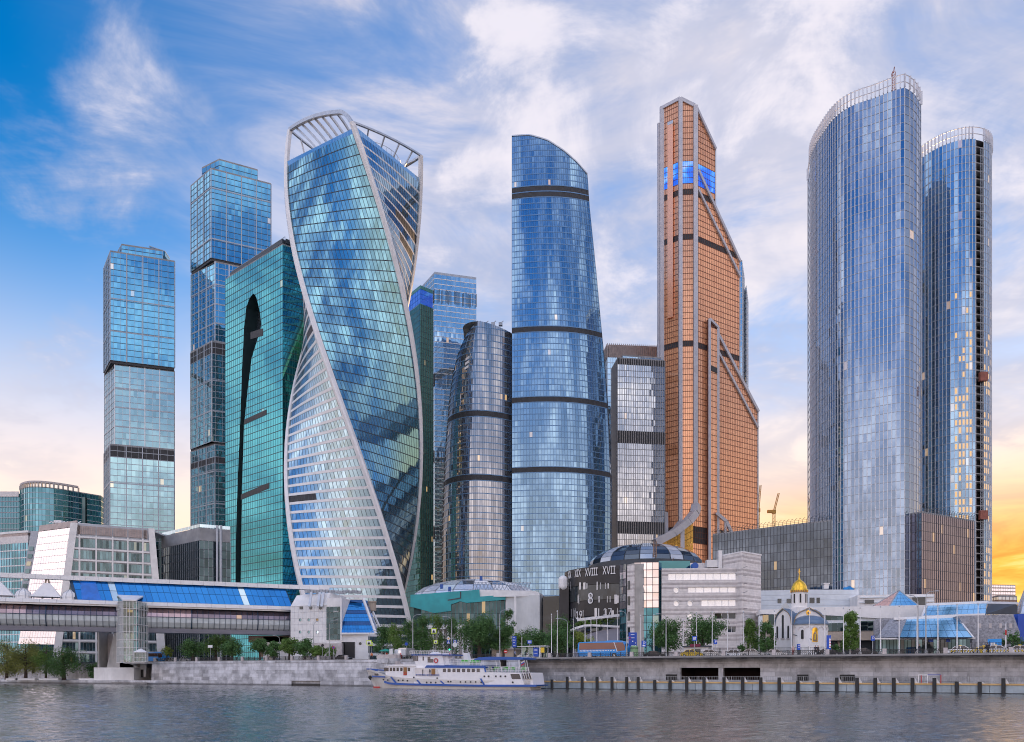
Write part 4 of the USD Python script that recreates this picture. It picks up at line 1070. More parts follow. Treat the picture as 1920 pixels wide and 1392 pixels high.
 block(t,c,GZ,zt-5.5,3.7,1.8,GL['forest'],0.25,M['dark_frame'],M['grey_frame'],1,roof=False)
 t.part('frieze',MB().prism(c+(c-c.mean(0))*0.004,zt-5.4,zt),M['roof_grey'])
 m=MB()
 for i in range(4):
  a,b=c[i],c[(i+1)%4];q=np.linspace(0,1,12)
  for u in q:p=a+(b-a)*u;m.bar((*p,zt),(*p,zt+1.6),0.12)
  m.quad((*a,zt+.2),(*b,zt+.2),(*b,zt+1.5),(*a,zt+1.5))
 t.part('parapet',m,GL['pale'])
 m=MB()
 for px in(409,416):a=P(px,1000,339);m.bar((a[0],a[1]-1.0,GZ),(a[0],a[1]-1.0,zt+1),0.8)
 t.part('pilaster',m,M['grey_frame'])
 t=Thing('office_building','slim dark glass link beside the leaning office, below the stacked tower','building',(X(295,372),372,GZ))
 block(t,plan3((283,375),(292,368),(312,372)),GZ,Zat(1000,368),3.7,1.6,GL['forest'],0.25,M['grey_frame'],M['grey_frame'],1)
def green_hall():
 Y=285.0
 t=Thing('event_hall','low hall with turquoise fascia, white side wall and shallow glass dome roof','hall',(X(900,Y),Y,GZ))
 zt=Zat(1108,Y)
 f=wall((X(775,Y),Y),(X(950,Y-2),Y-2),GZ,zt)
 up=[f.pix(*p)for p in((770,1116),(899,1106),(900,1119),(948,1116),(948,1125),(875,1131),(863,1128),(846,1134),(846,1146),(815,1150),(770,1138))]
 m=MB();f.poly(m,Polygon(up).buffer(0),0.0,0.5);t.part('turquoise_fascia',m,M['turquoise'])
 m=MB();f.poly(m,Polygon([f.pix(*p)for p in((863,1110),(865,1110),(865,1123),(840,1127),(840,1125),(863,1121))]),0.5,0.62);t.part('fascia_joint',m,M['dark_frame'])
 t.part('wall',MB().prism([f.at(0,0,-.8)[:2],f.at(f.L,0,-.8)[:2],f.at(f.L,0,-40)[:2],f.at(0,0,-40)[:2]],GZ,zt-1.2),M['forest_wall'])
 lo,hi=f.pix(790,1178),f.pix(946,1126)
 for r in range(5):t.part('window_row',panes(f,MB(),lo[0],hi[1]*r/5,hi[0],hi[1]*(r+1)/5,22,1,-0.3,0.12,0.01),GL['forest'])
 m=MB()
 for s in np.linspace(lo[0],hi[0],23):f.rect(m,s-.12,0,s+.02,hi[1],-.3,-.1)
 t.part('mullion',m,M['teal_line'],kind='stuff')
 a,b,c=np.array([X(948,Y-2),Y-2]),np.array([X(1012,Y-6),Y-6.0]),np.array([X(1025,Y+2),Y+2.0])
 z2=Zat(1118.5,Y)
 t.part('side_wall',MB().prism([a,b,c,c+(0,30),a+(0,30)],GZ,z2),M['pale_wall'])
 for px in(966,1005):p=P(px,1120,Y-5.2);t.part('wall_pier',MB().box((p[0],p[1],(GZ+z2)/2),(0.7,0.5,z2-GZ),-0.1),M['white_wall'])
 g=wall((X(899,Y-1),Y-1),(X(1004,Y-5),Y-5),GZ,Zat(1106,Y))
 m=MB();g.poly(m,Polygon([g.pix(*p)for p in((899,1106),(1004,1108.5),(1012,1112),(1012,1118.5),(899,1120))]),-8,0.2);t.part('upper_wall',m,M['white_wall'])
 c3=np.array([X(893,315),315.0]);R,h=25.5,8.3;z0=zt-1.0
 NA,NR=20,5
 for i in range(NA):
  for r in range(NR):
   q=[]
   for(u,v)in((i,r),(i+.94,r),(i+.94,r+.94),(i,r+.94)):
    a=u/NA*2*math.pi;rr=R*math.cos(v/NR*math.pi/2*.98);q.append((c3[0]+rr*math.cos(a),c3[1]+rr*.8*math.sin(a),z0+h*math.sin(v/NR*math.pi/2)))
   t.part('dome_panel',MB().quad(*q),[M['white_paint'],GL['milk'],M['steel'],GL['smoke']][int(RNG.choice(4,p=[.3,.25,.3,.15]))])
 t.part('dome_frame',MB().lathe((*c3,z0-0.15),[(R*math.cos(v),h*math.sin(v))for v in np.linspace(0,math.pi/2,7)],20,1,.8),M['grey_frame'])
 m=MB();zz=zt+0.2
 for px in np.arange(890,992,7):m.bar(P(px,1107,288),P(px+7,1092,292),0.16);m.bar(P(px+7,1107,288),P(px,1092,292),0.16)
 m.bar(P(888,1092,292),P(995,1093,292),0.16);t.part('roof_truss',m,M['grey_frame'],kind='stuff')
 m=MB()
 for x,y in((902,1085),(828,1100),(843,1105)):m.box(P(x,y,287),(1.0,1.0,1.6))
 t.part('roof_flag',m,M['blue_paint'])
 t2=Thing('pedestrian_arcade','low white arcade with pale canopy under the green hall, behind the trees','building',(X(840,262),262,GZ))
 f=wall((X(800,262),262),(X(880,260),260),GZ,Zat(1172,262))
 m=MB();f.rect(m,0,f.H-1.4,f.L,f.H,-6,0.4);t2.part('canopy',m,M['white_wall'])
 m=MB();f.rect(m,0,0,f.L,f.H-1.4,-6,-2);t2.part('rear_wall',m,M['stone_dark'])
 for s in np.linspace(0.5,f.L-.5,9):m=MB();f.rect(m,s-.25,0,s+.25,f.H-1.4,-0.6,-.1);t2.part('column',m,M['white_wall'])
def numeral_building():
 t=Thing('exhibition_building','dark round building with white Roman numerals and clock numbers on its curved front','building',(X(1120,262),262,GZ))
 cen=np.array([X(1168,272),272.0]);R=19.6
 an=np.linspace(math.radians(170),math.radians(292),31)
 top0,top1=Zat(1076,268),Zat(1058,252)
 arc=np.c_[cen[0]+R*np.cos(an),cen[1]-R*1.0*np.abs(np.sin(an))*np.where(np.sin(an)<0,1,-1)]
 arc=np.c_[cen[0]+R*np.cos(an),cen[1]+R*np.sin(an)]
 zt=Zat(1068,258)
 full=np.vstack([arc,[[cen[0]+R,cen[1]+5]],[[cen[0],cen[1]+R]]])
 for r in range(6):
  z0,z1=GZ+(zt-GZ)*r/6,GZ+(zt-GZ)*(r+1)/6-0.15
  m=MB();m.quads(np.stack([np.c_[arc[:-1],np.full(30,z0)],np.c_[arc[1:],np.full(30,z0)],np.c_[arc[1:],np.full(30,z1)],np.c_[arc[:-1],np.full(30,z1)]],1));t.part('cladding_row',m,M['black_clad']if r%2 else M['dark_window'])
 t.part('core',MB().prism(full+(cen-full)*0.02,GZ,zt-.1),M['black'])
 t.part('roof_edge',MB().prism(full+(full-cen)*0.012,zt-0.5,zt+0.6),M['black_clad'])
 def on_arc(a_deg,z,mesh,sc=1.0,nar=0.52):
  v=mesh.vertices.copy();v[:,0]*=nar;w=v[:,0].max();a0=math.radians(a_deg);s=(v[:,0]-w/2)*sc;a=a0+s/R;rr=R+0.12+v[:,2]
  return np.c_[cen[0]+rr*np.cos(a),cen[1]+rr*np.sin(a),z+v[:,1]*sc],mesh.faces
 for txt,px,py,h in(('XX',1069,1085,2.4),('XIX',1084,1082,2.4),('XVIII',1109,1080,2.5),('XVII',1142,1077,2.6),('8',1107,1132,3.4),('19',1086,1160,2.4),('17',1139,1154,2.2)):
  k=(px-CX)/F
  best=min(np.linspace(math.radians(175),math.radians(280),400),key=lambda a:abs((cen[0]+R*math.cos(a))-k*(cen[1]+R*math.sin(a))))
  Yp=cen[1]+R*math.sin(best)
  t.part('numeral',on_arc(math.degrees(best),Zat(py,Yp),meshkit.text_mesh(txt,h,0.15),1.0,.52 if txt[0]=='X'else.8),M['white_paint'])
 m=MB();rng=np.random.default_rng(3)
 for(py0,py1,cnt)in((1090,1108,9),(1092,1106,6),(1114,1134,9),(1140,1160,12)):
  for k in range(cnt):
   a=math.radians(rng.uniform(195,268))if py0!=1070 else math.radians([212,222.5,223.5,224.5,240,241,242,243,262][k]);Yp=cen[1]+R*math.sin(a);z0,z1=Zat(py1,Yp),Zat(py0,Yp);w=rng.choice([0.2,0.35,0.9])
   m2=trimesh.creation.box((w,(z1-z0)*rng.uniform(.5,1),0.1));v=m2.vertices;aa=a+v[:,0]/R;rr=R+.15+v[:,2]
   m.add(np.c_[cen[0]+rr*np.cos(aa),cen[1]+rr*np.sin(aa),(z0+z1)/2+v[:,1]],m2.faces)
 t.part('light_strip',m,M['steel'],kind='stuff')
 m=MB();c=P(1056,1094,266);m.add(*(lambda b:(b.vertices+c,b.faces))(trimesh.creation.capsule(2.0,1.6,count=[12,8])));t.part('white_pod',m,M['white_paint'])
 t.part('pod_column',MB().prism([[c[0]-1.2,c[1]-1],[c[0]+1.8,c[1]-1],[c[0]+1.8,c[1]+3],[c[0]-1.2,c[1]+3]],GZ,c[2]-1.0),M['black_clad'])
 t.part('link_wall',MB().prism([[X(1018,280),279],[X(1062,275),277],[X(1062,290),300],[X(1018,290),300]],GZ,Zat(1119,280)),M['dark_window'])
 d=Thing('glass_dome','grey ribbed dome roof behind the numeral building, mast at its crown','dome',(X(1213,300),300,GZ))
 c=(X(1210,300),300.0,Zat(1062,300));R2=21.0;h=8.0
 prof=[(R2*math.cos(v),h*math.sin(v))for v in np.linspace(0,math.pi/2*.98,8)]
 d.part('drum',MB().lathe((c[0],c[1],GZ),[(R2,0),(R2,c[2]-GZ)],40),M['dark_frame'])
 N=24
 for i in range(N):
  m=MB()
  for r in range(7):
   q=[]
   for(u,v)in((i+.04,r),(i+.96,r),(i+.96,r+.93),(i+.04,r+.93)):
    a=u/N*2*math.pi;w=v/7*math.pi/2*.98;q.append((c[0]+R2*math.cos(w)*math.cos(a),c[1]+R2*math.cos(w)*math.sin(a),c[2]+h*math.sin(w)))
   m.quad(*q)
  d.part('dome_segment',m,[GL['podium'],GL['podium'],GL['smoke'],GL['podium'],M['steel']][i%5])
 d.part('dome_frame',MB().lathe((c[0],c[1],c[2]-.12),prof,24),M['dark_frame'])
 m=MB();b=P(1226,1045,276)
 for dx,dy in((0,0),(.9,0),(0,.9),(.9,.9)):m.bar(b+(dx,dy,0),b+(dx,dy,5.6),0.16)
 for k in np.arange(0,5.4,.9):m.bar(b+(0,0,k),b+(.9,0,k+.9),.1);m.bar(b+(0,0,k),b+(.9,.9,k),.1)
 for px in np.arange(1200,1262,8):m.bar(P(px,1054,280),P(px+8,1046,280),.14);m.bar(P(px,1046,280),P(px+8,1054,280),.14)
 d.part('mast',m,M['brown'])
 r_=Thing('ramp_building','low grey building with a white curved roof line and planted terrace, behind the bus','building',(X(1120,236),236,GZ))
 f=wall((X(1085,236),236),(X(1163,232),232),GZ,Zat(1155,234))
 m=MB();f.poly(m,Polygon([f.pix(*p)for p in((1075,1240),(1163,1240),(1163,1176),(1120,1184),(1080,1196))]),-4,0);r_.part('wall',m,M['mauve_wall'])
 pts=[(1074,1183),(1085,1178),(1098,1174),(1112,1173),(1128,1174),(1163,1176)];m=MB()
 for a,b in zip(pts[:-1],pts[1:]):m.bar(P(*a,234),P(*b,233),3.0,0.6)
 r_.part('curved_roof',m,M['white_paint'])
 m=MB();m.bar(P(1082,1163,242),P(1163,1154,240),1.5,0.8);r_.part('terrace_edge',m,M['white_paint'])
 m=MB();f.poly(m,Polygon([f.pix(*p)for p in((1085,1178),(1163,1168),(1163,1157),(1085,1166))]),-8,-7);r_.part('terrace_wall',m,M['forest_wall'])
def stone_building():
 t=Thing('stone_office','pale banded stone office with strip and round windows and a mirrored glass left part','building',(X(1300,218),218,GZ))
 Y=215.0
 zt=Zat(1066,Y);a,b=np.array([X(1241,Y),Y]),np.array([X(1381,Y-1),Y-1])
 f=wall(a,b,GZ,zt)
 win=[(1253,1075,1380,1088),(1290,1101,1380,1111.5),(1315,1125,1380,1137),(1340,1150,1380,1161),(1365,1175,1380,1186)]
 rnd=[(1268,1107),(1268,1132),(1294,1132),(1294,1156)]
 holes=[sbox(*f.pix(x0,y1),*f.pix(x1,y0))for x0,y0,x1,y1 in win]+[Point(*f.pix(*p)).buffer(0.78)for p in rnd]
 hs=unary_union(holes);area=sbox(0,0,f.L,f.H).difference(hs)
 def courses(face,area,H,name='stone_course'):
  z=0.0;k=0;pat=[(0.62,0),(0.62,0),(0.62,0),(0.5,1),(0.62,0),(0.5,1)]
  while z<H-0.05:
   h,dark=pat[k%6];h=min(h,H-z)
   g=sbox(-50,z+0.03,200,z+h).intersection(area)
   if g.area>0.02:
    m=MB();face.poly(m,g,-0.5,0.05 if dark else 0.0);t.part(name,m,M['stone_dark']if dark else M['stone_light'])
   z+=h;k+=1
 courses(f,area,f.H)
 t.part('wall_core',MB().prism([a+(.1,.8),b+(-.1,.8),b+(0,28),a+(0,28)],GZ,zt-0.2),M['concrete'])
 for i,(x0,y0,x1,y1)in enumerate(win):
  p,q=f.pix(x0,y1),f.pix(x1,y0);n=max(2,round((q[0]-p[0])/2.0));gl=GL['milk']if i<3 else M['dark_window']
  for c in range(n):
   m=MB();s0,s1=p[0]+(q[0]-p[0])*c/n,p[0]+(q[0]-p[0])*(c+1)/n
   f.rect(m,s0+.06,p[1]+.05,s1-.06,q[1]-.05,-.42,-.34);t.part('window_pane',m,gl)
  m=MB()
  for c in range(n+1):s=p[0]+(q[0]-p[0])*c/n;f.rect(m,s-.06,p[1],s+.06,q[1],-.45,-.25)
  f.rect(m,p[0],p[1],q[0],p[1]+.06,-.45,-.25);t.part('window_frame',m,M['white_frame'])
 for p in rnd:
  s,z=f.pix(*p);m=MB();f.poly(m,Point(s,z).buffer(0.74),-.42,-.36);t.part('round_window',m,GL['milk'])
  m=MB();f.poly(m,Point(s,z).buffer(0.86).difference(Point(s,z).buffer(0.70)),-.4,0.06);t.part('round_frame',m,M['steel'])
 c0,c1,c2=np.array([X(1348,Y+5),Y+5]),np.array([X(1391.5,Y-3),Y-3.0]),np.array([X(1427,Y+3),Y+3.0])
 z2=Zat(1036,Y-3)
 g1=wall(c0,c1,zt-0.4,z2);courses(g1,sbox(0,0,g1.L,g1.H),g1.H)
 g1b=wall(b+(0,-.02),c1,GZ,zt);courses(g1b,sbox(0,0,g1b.L,g1b.H),g1b.H)
 g2=wall(c1,c2,GZ,z2);courses(g2,sbox(0,0,g2.L,g2.H),g2.H)
 t.part('tower_core',MB().prism([c0+(.6,.6),c1+(0,.8),c2+(-.6,.4),c0+c2-c1],GZ,z2-.2),M['concrete'])
 t.part('tower_roof',MB().prism([c0,c1+(0,-.2),c2+(.2,0),c0+c2-c1],z2,z2+.35),M['white_wall'])
 m=MB()
 for k in range(8):p=c1+(c2-c1)*0.05;z=z2-4-k*2.2;m.bar((p[0],p[1]-.2,z),(p[0]+.9,p[1]-.8,z+.15),.08)
 t.part('wall_lamp',m,M['dark_frame'],kind='stuff')
 m=MB();p=P(1240,1055,219);f2=wall((X(1236,221),221),(X(1352,221),221),zt,Zat(1052,221))
 f2.rect(m,0,0,f2.L*.5,f2.H,-6,0);t.part('roof_storey',m,GL['teal_dark'])
 m=MB();f2.rect(m,f2.L*.5,0,f2.L,f2.H*.8,-6,0);t.part('roof_wall',m,M['stone_light'])
 m=MB();f2.rect(m,f2.L*.74,f2.H*.3,f2.L*.92,f2.H*1.0,.2,2);f2.rect(m,f2.L*.92,f2.H*.2,f2.L*.98,f2.H*1.9,.2,2.5);t.part('air_duct',m,M['steel'])
 m=MB();c=P(1302,1062,218);m.tube([c+(0,-1,0),c+(0,1,0)],0.9,14);t.part('round_vent',m,M['blue_paint'])
 x=[(1162,222),(1174,219),(1176,217.5),(1188,216),(1189,217),(1235.5,216),(1241,217)]
 q=[np.array([X(*p),p[1]])for p in x];zl=Zat(1055,217)
 t.part('left_core',MB().prism([q[0]+(.3,.6),q[1]+(0,.6),q[3]+(0,.6),q[5]+(0,.6),q[6]+(0,1),q[6]+(2,24),q[0]+(4.2,24)],GZ,zl-.3),M['concrete'])
 for(i,j,n)in((0,1,2),(4,5,4)):
  g=wall(q[i],q[j],GZ,zl)
  nr=13
  for r in range(nr):
   t.part('mirror_row',panes(g,MB(),0,g.H*r/nr,g.L,g.H*(r+1)/nr,n,1,0,.1,.012),GL['mirror']if r>6 else GL['teal_dark'])
  m=MB()
  for r in range(nr+1):g.rect(m,0,g.H*r/nr-.06,g.L,g.H*r/nr+.06,-.1,.06)
  for c in range(n+1):g.rect(m,g.L*c/n-.05,0,g.L*c/n+.05,g.H,-.1,.06)
  t.part('glazing_bar',m,M['dark_frame'])
 g=wall(q[2],q[3],GZ,Zat(1060,216));courses(g,sbox(0,0,g.L,g.H),g.H)
 for k in range(5):m=MB();z=g.H-6.5-4.2*k;g.rect(m,.3,z,g.L*.45,z+2.4,.05,.2);t.part('window',m,M['dark_window'])
 g=wall(q[5]+(.05,.1),q[6],GZ,zl);t.part('corner_glass',panes(g,MB(),0,0,g.L,g.H,1,13,0,.1,.01),GL['teal_dark'])
def pavilions():
 Y=250.0
 t=Thing('white_office','long white panelled building behind the church, with a roof vent','building',(X(1520,Y),Y,GZ))
 c=np.array([[X(1424,Y),Y+2],[X(1515,Y),Y-1],[X(1610,Y),Y],[X(1610,Y),Y+30],[X(1424,Y),Y+30]]);zt=Zat(1106,Y)
 for i,(a,b)in enumerate(((c[0],c[1]),(c[1],c[2]))):
  f=wall(a,b,GZ,zt+(0,.0)[i]);n=14
  for r in range(n):
   m=MB();f.rect(m,0,f.H*r/n,f.L,f.H*(r+1)/n-.06,-.3,0);t.part('wall_panel_row',m,M['pale_blue'])
  if i:
   for x0,x1 in((1518,1527),(1531,1537)):p,q=f.pix(x0,1131),f.pix(x1,1121);m=MB();f.rect(m,p[0],p[1],q[0],q[1],.0,.12);t.part('window',m,M['dark_window'])
  else:
   for x0,x1 in((1458,1465),(1475,1483)):p,q=f.pix(x0,1131),f.pix(x1,1123);m=MB();f.rect(m,p[0],p[1],q[0],q[1],.0,.12);t.part('window',m,M['dark_window'])
 t.part('core',MB().prism(c+(c.mean(0)-c)*.02,GZ,zt-.2),M['white_wall'])
 m=MB();p=P(1548,1102,Y+3);m.box(p+(0,0,.3),(1.5,1.5,1.4));m.box(p+(0,0,1.2),(2,2,.3));t.part('roof_vent',m,M['steel'])
 u=Thing('tarpaulin','crumpled blue tarpaulin on the roof of the white panelled building','tarpaulin',P(1590,1106,Y+1))
 m=trimesh.creation.icosphere(3,1.0);v=m.vertices*np.array([1.7,1.0,0.9]);v[:,2]=np.maximum(v[:,2],0);v+=(meshkit.noise(m.vertices*3)[:,None]-.5)*.7;u.part('sheet',(v+u.loc,m.faces),M['tarp'])
 t=Thing('white_office','low white building with grey slabs right of the panelled building, below the fin tower','building',(X(1690,240),240,GZ))
 f=wall((X(1608,240),240),(X(1752,236),236),GZ,Zat(1115,238));m=MB();f.rect(m,0,0,f.L,f.H,-20,0);t.part('wall',m,M['white_wall'])
 for k,z in enumerate((1118,1127)):p,q=f.pix(1612,z+4),f.pix(1750,z);m=MB();f.rect(m,p[0],p[1],q[0],q[1],0,.3);t.part('slab_band',m,M['pale_blue'])
 p,q=f.pix(1621,1132),f.pix(1638,1125);m=MB();f.rect(m,p[0],p[1],q[0],q[1],.3,.4);t.part('window',m,M['dark_window'])
 p,q=f.pix(1710,1136),f.pix(1734,1120);m=MB();f.rect(m,p[0],p[1],q[0],q[1],.3,.4);t.part('window',m,M['dark_window'])
 t=Thing('glass_pyramid','glass pyramid with rose left side and blue right side on the pavilion roof','pyramid',P(1684,1135,212))
 ap=P(1686,1107.5,214);a,b,c=P(1638,1136,214),P(1668,1136,207),P(1723,1136,210);d=a+c-b
 for(u,v,mat,n)in((a,b,GL['rose_pink'],3),(b,c,GL['sky'],5),(c,d,GL['sky'],4),(d,a,GL['sky'],4)):
  for r in range(4):
   m=MB();r0,r1=r/4,(r+.95)/4
   for k in range(n):
    q=[u+(v-u)*x for x in(k/n,(k+.95)/n)]
    m.quad(q[0]+(ap-q[0])*r0,q[1]+(ap-q[1])*r0,q[1]+(ap-q[1])*r1,q[0]+(ap-q[0])*r1)
   t.part('pane_row',m,mat)
 m=MB()
 for x in(a,b,c,d):m.bar(x,ap,.25)
 t.part('ridge_bar',m,M['grey_frame'])
 m=MB();k=(a+b+c+d)/4-(0,0,.1);ins=[k+(x-k)*.94 for x in(a,b,c,d)]
 for i in range(4):m.tri(ins[i],ins[(i+1)%4],ap-(0,0,.6))
 t.part('inner_frame',m,M['dark_frame'])
 t=Thing('pavilion','long pavilion with white fascia, dark glazing and tan plinth wall right of the church','pavilion',(X(1640,205),205,GZ))
 f=wall((X(1430,207),207),(X(1735,200),200),GZ,Zat(1136,203));m=MB()
 top=[f.pix(*p)for p in((1425,1144),(1540,1139),(1735,1135),(1728,1160),(1646,1160),(1546,1154),(1425,1152))]
 f.poly(m,Polygon(top),-10,.6);t.part('fascia',m,M['white_wall'])
 for(x0,y0,x1,y1)in((1430,1153,1452,1172),(1548,1153,1582,1163),(1548,1168,1582,1184),(1598,1151,1627,1160),(1612,1164,1643,1183)):
  p,q=f.pix(x0,y1),f.pix(x1,y0);n=max(2,round((q[0]-p[0])/1.6))
  t.part('glazing',panes(f,MB(),p[0],p[1],q[0],q[1],n,1,.1,.06,.01),GL['forest'])
 p,q=f.pix(1425,1202),f.pix(1645,1184);m=MB();f.rect(m,p[0],p[1],q[0],q[1],-2,.2);t.part('plinth_wall',m,M['tan'])
 p,q=f.pix(1425,1185),f.pix(1645,1152);m=MB();f.rect(m,p[0],p[1],q[0],q[1],-4,0);t.part('rear_wall',m,M['pale_blue'])
 m=MB();f.rect(m,0,0,f.L,p[1],-6,-2.5);t.part('ground_storey',m,M['dark_frame'])
 for s in np.arange(2,f.L,4.2):m=MB();f.rect(m,s,0,s+.5,p[1],-2.4,-1.6);t.part('column',m,M['tan'])
 t=Thing('pavilion','pavilion with two sloping blue glass roofs and grey granite walls at the right','pavilion',(X(1780,180),180,GZ))
 def slope(pts,n,rows,mat,name):
  a,b,c,d=pts
  m0=MB();m0.hexa([a-(0,-.2,.25),b-(0,-.2,.25),c-(0,-.2,.25),d-(0,-.2,.25)],[a-(0,0,.12),b-(0,0,.12),c-(0,0,.12),d-(0,0,.12)]);t.part('roof_frame',m0,M['dark_frame'])
  for r in range(rows):
   for k in range(n):
    u=lambda i,j:(a+(b-a)*i/n)*(1-j/rows)+(d+(c-d)*i/n)*(j/rows)
    t.part(name,MB().quad(u(k,r),u(k+.96,r),u(k+.96,r+.95),u(k,r+.95)),mat)
 lo=[P(1687,1195,170),P(1823,1195,167),P(1793,1158,180),P(1700,1160,182)]
 slope(lo,9,3,GL['sky'],'roof_pane')
 hi=[P(1731,1156,186),P(1848,1152,184),P(1851,1131,192),P(1741,1135,194)]
 slope(hi,10,2,GL['sky'],'roof_pane')
 m=MB();m.bar(P(1738,1134,194),P(1852,1129.5,192),.8,.6);m.bar(P(1728,1157,186),P(1846,1152.5,184),.6,.5);m.bar(P(1676,1160.5,182),P(1795,1156.5,180),.6,.6);m.bar(P(1794,1157,180),P(1825,1196,167),.3);m.bar(P(1738,1134,194),P(1729,1160,187),.5);t.part('white_coping',m,M['white_paint'])
 m=MB();m.hexa([P(1848,1152.5,184),P(1908,1152,182),P(1908,1152,195),P(1850,1152.5,195)],[P(1852,1131,190),P(1908,1132,182),P(1908,1132,195),P(1852,1131,195)]);t.part('dark_box',m,M['dark_frame'])
 m=MB();m.bar(P(1852,1130,190),P(1908,1131.5,182),.6,.5);t.part('white_coping',m,M['white_paint'])
 f=wall((X(1786,176),176),(X(1912,172),172),GZ,Zat(1153,174));g=Polygon([f.pix(*p)for p in((1795,1155),(1900,1152.5),(1912,1185),(1912,1240),(1800,1240),(1826,1197))])
 m=MB();f.poly(m,g,-6,0);t.part('granite_wall',m,M['granite'])
 for x in(1837,1857,1876,1895):p,q=f.pix(x-2.5,1178),f.pix(x+2.5,1169);m=MB();f.rect(m,p[0],p[1],q[0],q[1],0,.08);t.part('window',m,M['stone_dark'])
 m=MB();m.hexa([P(1643,1196,178),P(1688,1195,171),P(1688,1195,185),P(1643,1196,185)],[P(1668,1162,184),P(1700,1161,181),P(1700,1161,185),P(1672,1162,185)]);t.part('slate_slope',m,M['granite'])
 m=MB();m.hexa([P(1640,1163,190),P(1676,1162,188),P(1676,1162,196),P(1640,1163,196)],[P(1640,1161,190),P(1676,1160,188),P(1676,1160,196),P(1640,1161,196)]);t.part('slab',m,M['granite'])
 m=MB();f2=wall((X(1640,186),186),(X(1690,184),184),GZ,Zat(1163,186));f2.rect(m,0,0,f2.L,f2.H,-5,0);t.part('granite_wall',m,M['granite'])
 g=wall((X(1645,172),172.5),(X(1822,169),169),GZ,Zat(1196,170));n=26
 for k in range(n):
  m=MB();g.rect(m,g.L*k/n+.05,.1,g.L*(k+1)/n-.05,g.H-.3,-.9,-.8);t.part('entrance_pane',m,[M['dark_window'],GL['forest'],GL['office']][int(RNG.integers(3))])
 m=MB();g.rect(m,0,0,g.L,g.H-.3,-3,-1.2);t.part('ground_storey',m,M['dark_frame'])
 m=MB();g.rect(m,-.5,g.H-.3,g.L+.5,g.H,-2,.6);t.part('canopy_edge',m,M['steel'])
 for(x0,x1)in((1743,1752),(1776,1784)):p,q=g.pix(x0,1204),g.pix(x1,1198);m=MB();g.rect(m,p[0],p[1],q[0],q[1],-.7,-.6);t.part('blue_panel',m,M['sign_blue'])
 t=Thing('glass_pyramid','large pale glass pyramid cut by the right edge of the view','pyramid',P(1930,1180,190))
 ap=P(1926,1093,200);a,b,c=P(1893,1180,202),P(1906,1180,186),P(2010,1180,196);n=6
 for(u,v,k2)in((a,b,2),(b,c,8)):
  for r in range(n):
   m=MB()
   for k in range(k2):
    q=[u+(v-u)*x for x in(k/k2,(k+.95)/k2)];r0,r1=r/n,(r+.95)/n
    m.quad(q[0]+(ap-q[0])*r0,q[1]+(ap-q[1])*r0,q[1]+(ap-q[1])*r1,q[0]+(ap-q[0])*r1)
   t.part('pane_row',m,GL['milk'])
 m=MB()
 for x in(a,b,c):m.bar(x,ap,.3)
 m.tri(a+(.3,.5,0),c,ap-(0,0,.8));t.part('ridge_bar',m,M['grey_frame'])
 t.part('base',MB().prism([a[:2],b[:2],c[:2],(a+c-b)[:2]],GZ,a[2]),M['granite'])
 m=MB();m.box(P(1917,1182,176),(3.2,2,7));t.part('blue_panel',m,M['sign_blue'])
 t=Thing('apartment_block','far hazy apartment block under the golden sunset, right of the round tower','building',(X(1880,900),900,GZ))
 c=np.array([[X(1853,900),900],[X(1909,900),905],[X(1909,900),930],[X(1853,900),930]])
 block(t,c,GZ,Zat(1097,900),4.0,3.0,GL['rose'],1.4,M['tan'],M['tan'],1)
 t=Thing('apartment_block','low brown roofed block between the far hazy block and the large pyramid','building',(X(1890,500),500,GZ))
 block(t,np.array([[X(1872,500),500],[X(1912,500),503],[X(1912,500),520],[X(1872,500),520]]),GZ,Zat(1118,500),3.5,2.5,GL['smoke'],1.2,M['brown'],M['brown'],1)
